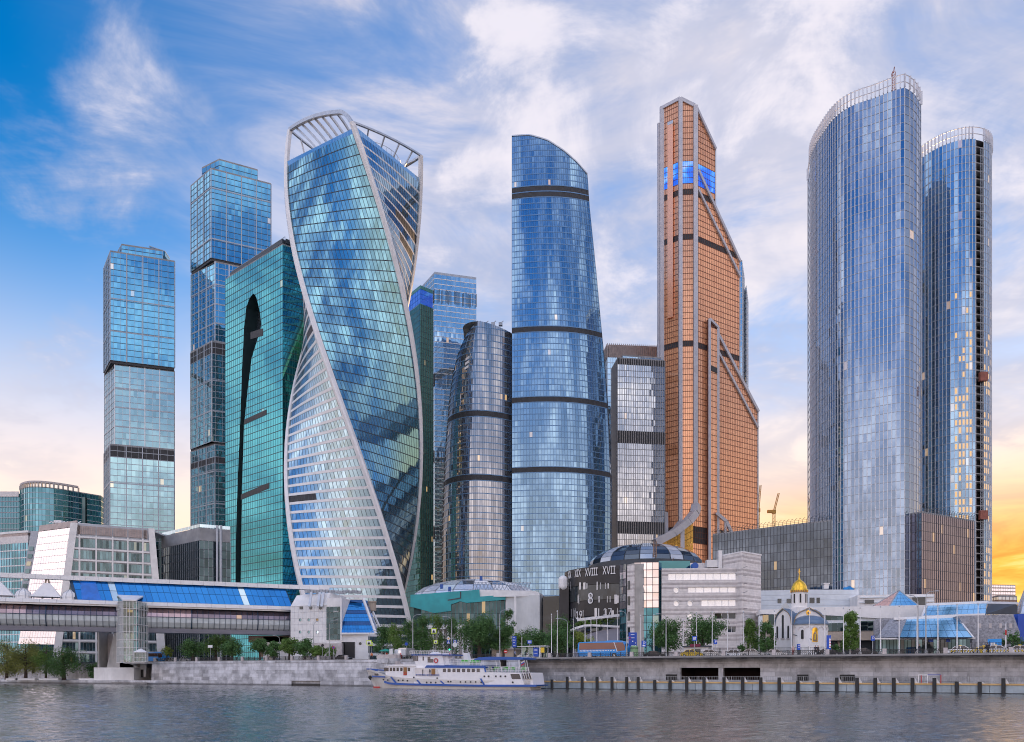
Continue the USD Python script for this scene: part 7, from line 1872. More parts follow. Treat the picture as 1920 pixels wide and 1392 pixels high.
person('person in dark coat standing at the stone bastion under the green umbrella',on_walk(719.5,3.0),coat=(.03,.03,.03))
person('person in red shirt at the stone bastion under the green umbrella',on_walk(725,3.2),coat=(.5,.06,.05))
_g=F_BOAT(3.2);_s,_z=_g.pix(805.5,1267.5)
person('person in dark jacket on the side deck of the boat',_g.at(_s,_z-.1,-.35),coat=(.03,.025,.03),face=.1)
_b=F_BOAT(2.0);_s,_z=_b.pix(979,1273.5)
# ------------------------------------------------------------------ vehicles
def wheel(t,c,r,ax,w=.3,parent=None):
 m=MB();a=np.array([*ax,0.]);m.tube([c-a*w/2,c+a*w/2],r,14);p=t.part('wheel',m,M['black'])
 m=MB();m.tube([c+a*(w/2-.02),c+a*(w/2+.03)],r*.55,10);t.part('rim',m,M['steel'],parent=p)
def coach(label,px0,px1,d,body,zt=3.6,stripe=True):
 s0,s1=ws(px0,d),ws(px1,d);L=s1-s0;z=GZ
 t=Thing('coach',label,'bus',W((s0+s1)/2,d,z));f=Face(W(s0,d,z),W(s1,d,z),W(s0,d,z+1))
 pf=Polygon([(0.1,.35),(L-.1,.35),(L,1.2),(L-.15,2.2),(L-.7,zt-.35),(L-1.4,zt-.08),(1.0,zt-.2),(.3,zt-.25),(.08,zt-.7),(0,1.2)])
 m=MB();f.poly(m,pf,-2.5,0);t.part('body',m,body)
 m=MB();f.poly(m,Polygon([(L*.55,zt-.22),(L*.6,zt),(L-1.7,zt),(L-1.1,zt-.2)]),-2.3,-.2);t.part('roof_unit',m,body)
 m=MB();f.poly(m,Polygon([(.35,1.75),(L-2.2,1.75),(L-2.8,zt-.42),(.45,zt-.42)]),-2.52,.03);t.part('side_window',m,M['coach_glass'])
 m=MB();f.poly(m,Polygon([(L-1.9,1.3),(L-.25,1.5),(L-.25,2.3),(L-.75,zt-.42),(L-2.6,zt-.42)]),-2.52,.035);t.part('cab_window',m,M['coach_glass'])
 if stripe:
  m=MB()
  for k in np.arange(.5,L*.55,.34):f.poly(m,Polygon([(k,1.38),(k+.18,1.38),(k+.3,1.62),(k+.1,1.62)]),0,.02)
  for k in(L*.58,L*.63,L*.68,L*.74):f.rect(m,k,1.4,k+.3,1.6,0,.02)
  t.part('white_pattern',m,M['white_paint'],kind='stuff')
  m=MB();f.poly(m,Polygon([(L-2.05,1.2),(L-1.9,1.2),(L-2.65,zt-.35),(L-2.8,zt-.35)]),.03,.06);t.part('white_swoosh',m,M['white_paint'])
 for k in(L*.26,L*.76):
  for o in(-.1,-2.4):wheel(t,f.at(k,.5,o),.5,f.N[:2])
 m=MB();f.rect(m,L-.2,.7,L+.02,1.0,-.5,-.1);t.part('headlight',m,M['white_paint'])
 m=MB();f.rect(m,L-.1,2.3,L+.45,2.9,.05,.2);t.part('mirror',m,M['black'])
 return t
M['coach_glass']=glass('coach_glass',(0.10,0.055,0.05),var=.3,metal=.6)
M['bus_blue']=paint('bus_blue',(0.02,0.29,0.74),0.3,0.0,0.06)
coach('bright blue touring coach driving along the embankment road behind the railing',1083,1174,8.5,M['bus_blue'])
coach('white coach with orange stripes, half hidden behind the front of the blue touring coach',1128,1189,15.0,M['white_paint'],3.5,False)
coach('blue bus on the road at the foot of the bridge stair tower',262,305,12.0,M['bus_blue'],3.2,False)
def car(label,px,d,body,taxi=False,dirn=1,name='car',group=None):
 s=ws(px,d);z=GZ-.085;t=Thing(name,label,'taxi'if taxi else 'car',W(s,d,z),group=group);L=4.5
 f=Face(W(s-L/2,d,z),W(s+L/2,d,z),W(s-L/2,d,z+1));k=(lambda x:x)if dirn>0 else(lambda x:L-x)
 P_=lambda pts:Polygon([(k(a),b)for a,b in pts])
 m=MB();f.poly(m,P_([(.05,.3),(L-.05,.3),(L,.55),(L-.1,.78),(L-1.1,.92),(3.0,.95),(1.0,.95),(.15,.9),(0,.6)]),-1.75,0);t.part('body',m,body)
 m=MB();f.poly(m,P_([(.55,.94),(3.35,.94),(2.6,1.44),(1.2,1.46)]),-1.6,-.14);t.part('cabin',m,M['boat_glass'])
 m=MB();f.poly(m,P_([(1.15,1.42),(2.62,1.42),(2.5,1.5),(1.3,1.5)]),-1.58,-.16);t.part('roof',m,body)
 m=MB()
 for a,b in((.55,1.18),(1.9,1.9),(3.35,2.62)):m.bar(f.at(k(a),.94,-.12),f.at(k(b),1.44,-.16),.09)
 t.part('window_pillar',m,body)
 for a in(.85,3.6):
  for o in(-.1,-1.65):wheel(t,f.at(k(a),.32,o),.32,f.N[:2],.22)
 if taxi:
  m=MB()
  for a in np.arange(.4,4.0,.5):f.poly(m,P_([(a,.45),(a+.26,.45),(a+.4,.8),(a+.14,.8)]),0,.015)
  t.part('yellow_check',m,M['yellow'],kind='stuff')
  m=MB();f.rect(m,min(k(1.7),k(2.1)),1.5,max(k(1.7),k(2.1)),1.64,-1.1,-.6);t.part('roof_sign',m,M['yellow'])
 m=MB();x=k(L-.08);f.rect(m,min(x,x+.06),.6,max(x,x+.06),.75,-.45,-.05);t.part('headlight',m,M['white_paint'])
 m=MB();x=k(.05);f.rect(m,min(x,x+.06),.65,max(x,x+.06),.8,-.4,-.03);t.part('tail_light',m,M['red'])
M['silver']=paint('silver',(0.50,0.51,0.53),.3,.5,.05)
M['car_dark']=paint('car_dark',(0.03,0.03,0.035),.3,.2,.1)
TX='taxis behind the railing at the right'
car('white and yellow taxi farthest left of the taxis at the right',1805,7.0,M['white_paint'],True,1,group=TX)
car('yellow taxi between two white taxis, left of the standing person',1840,11.0,M['yellow'],True,-1,group=TX)
car('white and yellow taxi right of the standing person',1872,7.2,M['white_paint'],True,1,group=TX)
car('taxi cut by the right edge of the view',1908,10.0,M['white_paint'],True,-1,group=TX)
for px,d,c,lab in((1296,8,'yellow','yellow car behind the railing under the blue double sign'),(1332,8.5,'silver','silver car behind the railing right of the yellow car'),(1378,13,'white_paint','white car behind the railing in front of the stone office'),(1410,8,'silver','grey car behind the railing below the left birch'),(1226,13,'car_dark','dark car behind the railing right of the parking sign'),(1455,13,'silver','silver car behind the railing at the left corner of the church'),(1555,12,'car_dark','dark car behind the railing right of the church'),(1620,12,'car_dark','black car behind the railing below the tan plinth'),(345,8,'white_paint','white car behind the railing near the left end of the quay trees'),(318,12,'silver','silver car right of the bus near the stair tower'),(505,9,'silver','silver car under the quay trees left of the terminal'),(575,9,'white_paint','white car behind the railing at the terminal'),(640,10,'car_dark','dark car in front of the terminal door'),(985,14,'silver','silver car behind the bus shelter'),(1105,17,'white_paint','white car half hidden behind the blue coach')):
 car(lab,px,d,M[c])
def truck():
 s=ws(746,2.6);d=2.6;t=Thing('truck','small white truck facing the river on the embankment above the bow','truck',W(s,d,GZ));f=Face(W(s-1.1,d,GZ),W(s+1.1,d,GZ),W(s-1.1,d,GZ+1))
 m=MB();f.poly(m,Polygon([(0,.5),(2.2,.5),(2.2,1.3),(2.05,2.3),(.15,2.3),(0,1.3)]),-1.6,0);t.part('cab',m,M['white_paint'])
 m=MB();f.poly(m,Polygon([(.2,1.35),(2.0,1.35),(1.9,2.1),(.3,2.1)]),0,.04);t.part('windscreen',m,GL['milk'])
 m=MB();f.rect(m,-.05,.4,2.25,.75,-.3,.12);t.part('bumper',m,M['iron'])
 m=MB();f.rect(m,-.1,.7,2.3,2.7,-5,-1.7);t.part('cargo_box',m,M['silver'])
 for a in(.15,1.7):m=MB();f.rect(m,a,.85,a+.35,1.1,0,.05);t.part('headlight',m,M['yellow'])
 for a in(.2,2.0):
  for o in(-.7,-4):wheel(t,f.at(a,.4,o),.4,f.U[:2],.28)
 u=Thing('parasol','green parasol over the people on the stone bastion','parasol',W(ws(722,3),3,GZ));c=W(ws(723,3),3,GZ)
 u.part('pole',MB().bar(c,c+(0,0,2.4),.06),M['steel']);u.part('canopy',MB().lathe((c[0],c[1],c[2]+1.9),[(1.7,0),(1.0,.35),(0,.62)],10),M['parasol'])
 b=Thing('red_board','red figure shaped board in front of the white truck','board',W(ws(751,1.6),1.6,TOP));c=W(ws(751,1.4),1.4,TOP)
 m=MB();m.box(c+(0,0,.6),(.5,.12,1.0));m.box(c+(0,0,1.3),(.34,.12,.4));m.box(c+(0,0,.9),(.9,.12,.2));b.part('panel',m,M['red'])
 w=Thing('advert_pillar','pale grey upright panel left of the white truck','pillar',W(ws(734,1.6),1.6,TOP));m=MB();c=W(ws(733.5,1.6),1.6,TOP);m.box(c+(0,0,1.3),(.9,.3,2.6),-.52);w.part('panel',m,M['pale_wall'])
M['parasol']=paint('parasol',(0.02,0.28,0.20),.7)
truck()
# ------------------------------------------------------------------ lamps, flagpoles, signs
def base_at(px,d):s=ws(px,d);return W(s,d,GZ)
def lamp(px,top,d,arm,label,dbl=False):
 b=base_at(px,d);h=Zat(top,b[1])-GZ;t=Thing('street_lamp',label,'street lamp',b,group='street lamps along the embankment');k=1.0 if arm>=0 else-1.0
 t.part('pole',MB().tube([b,b+(0,0,h*.5),b+(0,0,h-.6)],[.14,.11,.08],8),M['galv'])
 def side(k):
  pts=[b+(0,0,h-.7),b+(.12*k,0,h-.1),b+(.7*k,0,h+.3),b+(abs(arm)*k,0,h+.42)]
  t.part('arm',MB().tube(pts,.055,6),M['galv'])
  m=MB();c=pts[-1];m.ball(c+(.3*k,0,-.02),.34,1,(1.2,.5,.3));t.part('lamp_head',m,M['silver'])
 side(k)
 if dbl:side(-k)
 t.part('base_box',MB().box(b+(0,0,.4),(.34,.3,.8)),M['galv'])
LAMPS=[(617.5,1166,7,1.6,'lamp post in front of the dark glazing of the terminal'),(588,1168,7,.6,'thin lamp post beside the portholes of the terminal'),(774,1156,7,1.4,'lamp post right of the truck, at the foot of the twisted tower'),(847,1160,7,-1.5,'lamp post left of the big round tree'),(937,1147,6.5,1.7,'tall lamp post right of the big round tree'),(1064,1164,6.5,-1.8,'lamp post left of the blue coach with a box at its foot'),(1249,1155,8,-1.4,'lamp post in front of the mirrored corner of the stone office'),(1736,1113,7,1.6,'lamp post above the blue sloping roofs'),(1721,1121,8,-.9,'grey lamp post left of the one above the blue roofs'),(692,1186,6,1.2,'short lamp post by the yellow crossing sign'),(524,1195,12,-1.2,'lamp post in front of the bridge abutment'),(1175,1150,6.3,-1.0,'lamp post at the nose of the blue coach')]
for a in LAMPS:lamp(*a)
def poles():
 data=[(978.5,1196),(1034,1154),(1045,1148),(1075,1163),(1097,1162),(1108,1161),(1119,1159),(1139.5,1160),(1158,1158),(1200.5,1156),(1226,1155),(1281,1164),(1306,1152),(1335.5,1150),(1364,1150),(1394,1149),(1423.5,1148),(1452,1147),(1484.5,1146),(1517.5,1144),(1546.5,1143),(1581.5,1142),(1613,1141),(1651,1139),(1686,1138),(1719.5,1137),(1758.5,1137),(1794.5,1135),(1834,1134),(1886,1170)]
 names={0:'short white flagpole right of the tall lamp post',1:'white flagpole left of the lamp post with a box',2:'grey flagpole beside the lamp post with a box',8:'flagpole at the edge of the mirrored corner',9:'flagpole in front of the mirrored glass, left one',10:'flagpole in front of the mirrored glass, right one',12:'slightly leaning flagpole before the trees of the stone office',16:'flagpole at the corner tower of the stone office',17:'flagpole at the left edge of the church',18:'flagpole at the corner of the church walls',19:'flagpole in front of the church apse',20:'flagpole at the right edge of the church',21:'flagpole at the slender birch',29:'red and white striped pole at the granite wall'}
 proto=None
 for i,(px,top)in enumerate(data):
  d=21.0 if i<18 else 6.5+(i%3)*.4
  if i in(1,2):d=6.6
  b=base_at(px,d);h=Zat(top,b[1])-GZ;lab=names.get(i)
  if not lab:
   j=i-2 if i<8 else i-10 if i<17 else i-21
   o=['first','second','third','fourth','fifth','sixth','seventh','eighth'][j-1]
   lab=f'white flagpole, {o} behind the blue coach from its left'if i<8 else f'white flagpole, {o} right of the mirrored corner before the stone office'if i<17 else f'white flagpole, {o} right of the slender birch before the pavilions'
  if proto is None or i==29:
   t=Thing('flagpole',lab,'flagpole',b,group='flagpoles along the embankment')
   t.part('pole',MB().tube([b,b+(0,0,h*.5),b+(0,0,h)],[.11,.085,.05],8),M['white_paint']);t.part('finial',MB().ball(b+(0,0,h+.08),.13),M['steel']);t.part('footing',MB().lathe(b,[(.3,0),(.3,.25),(.12,.4)],10),M['concrete'])
   if i==29:t.part('red_band',MB().tube([b+(0,0,h*.62),b+(0,0,h*.8)],.12,8),M['red'])
   if proto is None:proto,ph=t,h
  else:copy_of(proto,'flagpole',lab,b,scale=(1,1,h/ph))
poles()
def sign(label,px,py,d,w,h,mat,marks=(),shape='rect',post=True,name='road_sign'):
 b=base_at(px,d);z=Zat(py,b[1]);t=Thing(name,label,'sign',b);f=Face((b[0]-w/2,b[1]-.1,z-h/2),(b[0]+w/2,b[1]-.1,z-h/2),(b[0]-w/2,b[1]-.1,z+h/2))
 if post:t.part('post',MB().bar(b,(b[0],b[1],z+h/2),.09),M['galv'])
 g=sbox(0,0,w,h)if shape=='rect'else Point(w/2,h/2).buffer(w/2)if shape=='round'else Polygon([(w/2,0),(w,h/2),(w/2,h),(0,h/2)])
 m=MB();f.poly(m,g,0,.06);t.part('plate',m,M[mat])
 for(g,c)in marks:m=MB();f.poly(m,g,.06,.085);t.part('marking',m,M[c])
 return t,f
def figure(x,y,k):return unary_union([Point(x,y+.62*k).buffer(.1*k),Polygon([(x-.06*k,y+.2*k),(x+.06*k,y+.2*k),(x+.12*k,y+.5*k),(x-.12*k,y+.5*k)]),Polygon([(x-.22*k,y),(x-.12*k,y),(x+.06*k,y+.25*k),(x-.04*k,y+.25*k)]),Polygon([(x+.22*k,y),(x+.12*k,y),(x-.06*k,y+.25*k),(x+.04*k,y+.25*k)])])
def glyph(txt,h,x,y):
 """Lettering as flat shapes."""
 m=meshkit.text_mesh(txt,h,.01);pol=[]
 for tri in m.triangles[np.abs(m.face_normals[:,2])>.9]:
  p=Polygon(tri[:,:2]+(x,y));
  if p.area>1e-7:pol.append(p.buffer(1e-4))
 return unary_union(pol)
def signs():
 K=1.25
 for i,(px,py,d)in enumerate(((692,1205.5,5),(696,1208,7),(813.5,1183.5,9),(817,1204,9))):
  w=1.0 if i in(0,2)else.75
  sign(['lime crossing sign by the terminal, nearer and larger one','lime crossing sign just behind the larger one by the terminal','large lime crossing sign hung over the road left of the round tree','small lime crossing sign below the large hung one'][i],px,py,d,w*K,w*K,'lime',[(sbox(.16,.16,w*K-.16,w*K-.16),'white_paint'),(Polygon([(.25,.2),(w*K-.25,.2),(w*K/2,w*K-.25)]),'sign_blue'),(figure(w*K/2,.26,.7*w),'black')])
 sign('yellow diamond priority sign on the post left of the round tree',841,1197.5,8,1.0,1.0,'white_paint',[(Polygon([(.5,.2),(.8,.5),(.5,.8),(.2,.5)]),'ochre')],'diamond')
 sign('blue and white crossing sign below the diamond sign',841,1204.5,8,.8,.8,'sign_blue',[(Polygon([(.1,.1),(.7,.1),(.4,.7)]),'white_paint'),(figure(.4,.14,.55),'black')])
 sign('blue and white bus stop sign beside the diamond sign',853,1204.5,7,.8,1.1,'sign_blue',[(sbox(.16,.5,.64,.95),'white_paint'),(sbox(.24,.62,.56,.84),'black')])
 sign('pale back of a round sign below the bus stop sign',853,1209.5,6.8,1.1,1.1,'pale_wall',(),'round')
 sign('round no stopping sign in front of the terminal low wall',625.5,1214.5,5,.75,.75,'red',[(Point(.375,.375).buffer(.26),'sign_blue')],'round')
 sign('dark round sign back left of the terminal low wall',605,1210.5,6,.75,.75,'iron',(),'round')
 sign('round blue sign in the birches behind the truck',762,1208,12,.8,.8,'sign_blue',(),'round')
 sign('white billboard on two posts among the quay trees',394.5,1212.5,5,1.3,.8,'pale_wall',[(sbox(.08,.08,1.22,.72),'white_paint')])
 sign('blue double lane sign above the small white shelter',1302,1197.5,7,.95,.95,'sign_blue',[(sbox(.2,.2,.3,.75),'white_paint'),(sbox(.42,.2,.52,.75),'white_paint'),(Polygon([(.64,.2),(.74,.2),(.74,.6),(.84,.6),(.69,.8),(.54,.6),(.64,.6)]),'white_paint')])
 sign('blue double lane sign behind the bus shelter',993,1204,8,.95,.8,'sign_blue',[(sbox(.2,.15,.3,.65),'white_paint'),(sbox(.45,.15,.55,.65),'white_paint'),(sbox(.7,.15,.8,.65),'white_paint')])
 sign('blue parking sign right of the blue information pylon',1207,1207.5,8,.95,1.3,'sign_blue',[(glyph('P',.6,.28,.5),'white_paint'),(sbox(.2,.15,.75,.35),'white_paint')])
 sign('small blue parking sign left of the stone office corner',1341,1204,14,.7,.9,'sign_blue',[(glyph('P',.5,.2,.25),'white_paint')])
 sign('blue parking sign between the slender birch and the pavilions',1636,1197,9,.65,.9,'sign_blue',[(glyph('P',.5,.18,.25),'white_paint')])
 sign('round red no entry sign by the bus shelter',948,1222,5,.8,.8,'red',[(sbox(.15,.32,.65,.48),'white_paint')],'round')
 def pylon(label,px,top,bot,d,w,lines):
  b=base_at(px,d);z0,z1=max(Zat(bot,b[1]),GZ),Zat(top,b[1]);t=Thing('information_pylon',label,'sign',b);f=Face((b[0]-w/2,b[1],z0),(b[0]+w/2,b[1],z0),(b[0]-w/2,b[1],z1));H=z1-z0
  m=MB();f.rect(m,0,0,w,H,-.3,0);t.part('panel',m,M['sign_blue'])
  m=MB()
  for(x,y,ww,hh)in lines:f.rect(m,x*w,y*H,(x+ww)*w,(y+hh)*H,0,.03)
  t.part('lettering',m,M['white_paint'],kind='stuff');t.part('post',MB().box((b[0],b[1]+.15,(GZ+z0)/2+.05),(.4,.2,z0-GZ+.1)),M['dark_frame']);return t,f,H
 t,f,H=pylon('tall blue information pylon with white lines and a red foot, beside the white coach',1186.5,1186,1222,14,1.75,[(.25,.86,.45,.03),(.3,.70,.4,.03),(.4,.5,.15,.06),(.3,.30,.35,.03),(.8,.42,.1,.05),(.8,.3,.1,.04)])
 m=MB();f.rect(m,0,0,1.75,H*.14,0,.03);t.part('red_foot',m,M['red'])
 for k in(.62,.74):m=MB();f.poly(m,Point(.25,H*k).buffer(.13),0,.03);t.part('red_dot',m,M['red'])
 pylon('blue direction pylon with four white lines left of the bus shelter',964.5,1193,1214,8,.9,[(.15,.85,.5,.04),(.15,.62,.6,.04),(.15,.38,.5,.04),(.15,.15,.6,.04)])
 t,f,H=pylon('blue and white pylon with red marks at the right foot of the church',1554.5,1191.5,1218,7,.72,[(.5,.1,.42,.62),(.5,.78,.35,.03)])
 for k in(.2,.42,.6):m=MB();f.poly(m,Point(.52,H*k).buffer(.12),.03,.05);t.part('red_mark',m,M['red'])
 pylon('small blue pylon with white lines at the foot of the church apse',1498,1208,1219,7,.5,[(.2,.7,.6,.08),(.2,.4,.6,.08)])
 b=base_at(1189,10);t=Thing('kiosk','small rounded pale green kiosk under the information pylon','kiosk',b);t.part('body',MB().lathe(b,[(.85,0),(.85,2.0),(.75,2.35),(.3,2.5),(0,2.52)],16),M['kiosk_green']);t.part('dark_frame',MB().lathe(b,[(.9,1.9),(.9,2.05),(.85,2.06)],16),M['iron'])
 s0,s1=ws(970,6.5),ws(1024,6.5);t=Thing('bus_shelter','glazed bus shelter with flat white roof, blue poster and yellow timetable','bus shelter',W((s0+s1)/2,6.5,GZ));f=Face(W(s0,6.5,GZ),W(s1,6.5,GZ),W(s0,6.5,GZ+1));L=s1-s0
 m=MB();f.rect(m,0,2.55,L,2.7,-1.6,.1);t.part('roof',m,M['white_paint'])
 for x in np.linspace(.3,L-.3,5):m=MB();f.rect(m,x-.05,0,x+.05,2.55,-1.5,-1.4);t.part('post',m,M['white_frame'])
 for x in np.linspace(.35,L-1.6,4):m=MB();f.rect(m,x,.3,x+1.1,2.4,-1.46,-1.43);t.part('glass_panel',m,GL['clear'])
 m=MB();f.rect(m,L*.55,.35,L*.72,2.3,-.3,-.15);t.part('poster',m,M['sign_blue']);m=MB()
 for y in(1.9,1.7,1.0):f.rect(m,L*.58,y,L*.69,y+.08,-.15,-.13)
 t.part('poster_lines',m,M['white_paint'],kind='stuff');m=MB();f.rect(m,L*.80,1.2,L*.92,2.3,-.3,-.15);t.part('timetable',m,M['yellow']);m=MB();f.rect(m,L*.76,0,L*.79,2.5,-.3,-.1);t.part('post',m,M['white_frame'])
 m=MB();f.rect(m,.4,.45,L*.5,.52,-1.35,-.95);t.part('bench',m,M['steel'])
 s0,s1=ws(1283,20),ws(1327,20);t=Thing('market_hut','small white hut with a maroon sign under the trees of the stone office','hut',W((s0+s1)/2,20,GZ));f=Face(W(s0,20,GZ),W(s1,20,GZ),W(s0,20,GZ+1));L=s1-s0
 m=MB();f.rect(m,0,0,L,2.3,-2.5,0);t.part('body',m,M['white_wall']);m=MB();f.rect(m,-.3,2.3,L+.3,2.55,-2.8,.5);t.part('roof',m,M['dark_frame']);m=MB();f.rect(m,L*.28,2.35,L*.72,2.95,.5,.6);t.part('sign_board',m,M['maroon']);m=MB();f.rect(m,L*.3,.9,L*.7,1.9,0,.03);t.part('window',m,M['dark_window'])
 s0,s1=ws(922,22),ws(965,22);t=Thing('market_hut','low tan hut under the round trees, left of the direction pylon','hut',W((s0+s1)/2,22,GZ));f=Face(W(s0,22,GZ),W(s1,22,GZ),W(s0,22,GZ+1));L=s1-s0
 m=MB();f.rect(m,0,0,L,2.5,-3,0);t.part('body',m,M['tan']);m=MB();f.rect(m,-.3,2.5,L+.3,2.8,-3.2,.4);t.part('roof',m,M['stone_dark']);m=MB();f.rect(m,L*.2,.2,L*.32,2.1,0,.03);t.part('door',m,M['dark_window'])
 s0,s1=ws(1852,22),ws(1878,22);t=Thing('gate_booth','blue gate booth with white door in front of the granite wall','booth',W((s0+s1)/2,22,GZ));f=Face(W(s0,22,GZ),W(s1,22,GZ),W(s0,22,GZ+1));L=s1-s0
 m=MB();f.rect(m,0,0,L,3.0,-2,0);t.part('body',m,M['bus_blue']);m=MB();f.rect(m,L*.2,0,L*.55,2.3,0,.05);t.part('door',m,M['white_paint'])
 for(a,b_,d,h,lab)in((1453,1549,19.5,1.9,'thin iron fence in front of the church'),(1326,1424,22,1.9,'thin iron fence in front of the stone office'),(1822,1925,19.5,2.3,'tall thin iron fence in front of the granite wall')):
  s0,s1=ws(a,d),ws(b_,d);t=Thing('iron_fence',lab,'fence',W(s0,d,GZ));f=Face(W(s0,d,GZ),W(s1,d,GZ),W(s0,d,GZ+1));n=max(2,round(f.L/3))
  for k in range(n):
   m=MB();x0,x1=f.L*k/n,f.L*(k+1)/n;m.bar(f.at(x0,0),f.at(x0,h+.2),.1)
   for y in(.15,h*.6,h):m.bar(f.at(x0,y),f.at(x1,y),.05)
   for x in np.arange(x0+.2,x1,.22):m.bar(f.at(x,.15),f.at(x,h),.035)
   t.part('fence_bay',m,M['iron'])
 b=base_at(843,6.5);t=Thing('traffic_light','traffic light with green lamp on the post left of the round tree','traffic light',b);z=Zat(1215.5,b[1]);t.part('post',MB().bar(b,(b[0],b[1],z+.6),.1),M['galv']);t.part('housing',MB().box((b[0],b[1]-.1,z),(.45,.3,1.2)),M['iron'])
 m=MB();m.ball((b[0],b[1]-.27,z-.35),.17,1,(1,.4,1));t.part('green_lamp',m,M['green_lamp'])
M['kiosk_green']=paint('kiosk_green',(0.25,0.42,0.22),.6)
M['maroon']=paint('maroon',(0.18,0.02,0.05),.6)
g_=G();M['green_lamp']=g_.build('green_lamp',surface=g_('principled_bsdf','BSDF',base_color=(.02,.2,.1),emission_color=(.02,1.0,.45),emission_strength=2.5))
signs()
def cranes():
 for px,y0,y1,lean,lab in((1450,978,925,10,'yellow luffing crane on a far roof left of the fin tower'),(1421,975,910,5,'thin far crane right behind the edge of the copper tower')):
  Y=520 if px>1440 else 560;t=Thing('tower_crane',lab,'crane',P(px,y0,Y));b=P(px,1180,Y);a=P(px+1,y0-18,Y)
  def lat(p,q,w,n):
   m=MB();p,q=np.array(p),np.array(q)
   for dx,dy in((-1,-1),(1,-1),(1,1),(-1,1)):m.bar(p+(dx*w,dy*w,0),q+(dx*w,dy*w,0),.22)
   for k in range(n):m.bar(p+(q-p)*k/n+(-w,-w,0),p+(q-p)*(k+1)/n+(w,-w,0),.14)
   return m
  t.part('mast',lat(b,a,.7,30),M['crane_yellow']);t.part('jib',lat(a,P(px+lean,y1,Y),.45,14),M['crane_yellow'])
  m=MB();m.box(a+(-2.2,0,.2),(4.0,1.6,1.8));m.box(a+(0,0,0),(2.2,1.8,2.4));t.part('counterweight',m,M['crane_yellow'])
M['crane_yellow']=paint('crane_yellow',(0.45,0.26,0.06),.6)
cranes()
# ------------------------------------------------------------------ trees
def leaf_mat(name,rgb):
 PANED.add(f'/World/Looks/{name}');g=G();r=g('separate_xyz',vector=g('uvmap','UV',attribute='st'))+'.x';nz=g('noise_texture','fac',vector=g('geometry','position'),scale=.5,detail=3.0)
 k=g.math('add',.50,g.math('add',g.math('multiply',r,.55),g.math('multiply',g.smooth(nz,.35,.65),.5)))
 col=g('vector_math','vector',math_type='scale',vector1=rgb,scale=k)
 d=g('principled_bsdf','BSDF',base_color=col,roughness=.55,specular_ior_level=.3);t=g('translucent_bsdf','BSDF',color=tuple(c*1.2 for c in rgb))
 return g.build(name,surface=g('mix_closure','closure',fac=.30,closure1=d,closure2=t))
M['leaf_dark']=leaf_mat('leaf_dark',(0.095,0.19,0.06));M['leaf_mid']=leaf_mat('leaf_mid',(0.15,0.25,0.06));M['leaf_olive']=leaf_mat('leaf_olive',(0.26,0.28,0.08));M['leaf_lime']=leaf_mat('leaf_lime',(0.25,0.31,0.06))
M['bark']=paint('bark',(0.07,0.05,0.04),.9,0,.3,3.0);M['birch_bark']=paint('birch_bark',(.5,.48,.45),.8,0,.3,4.0)
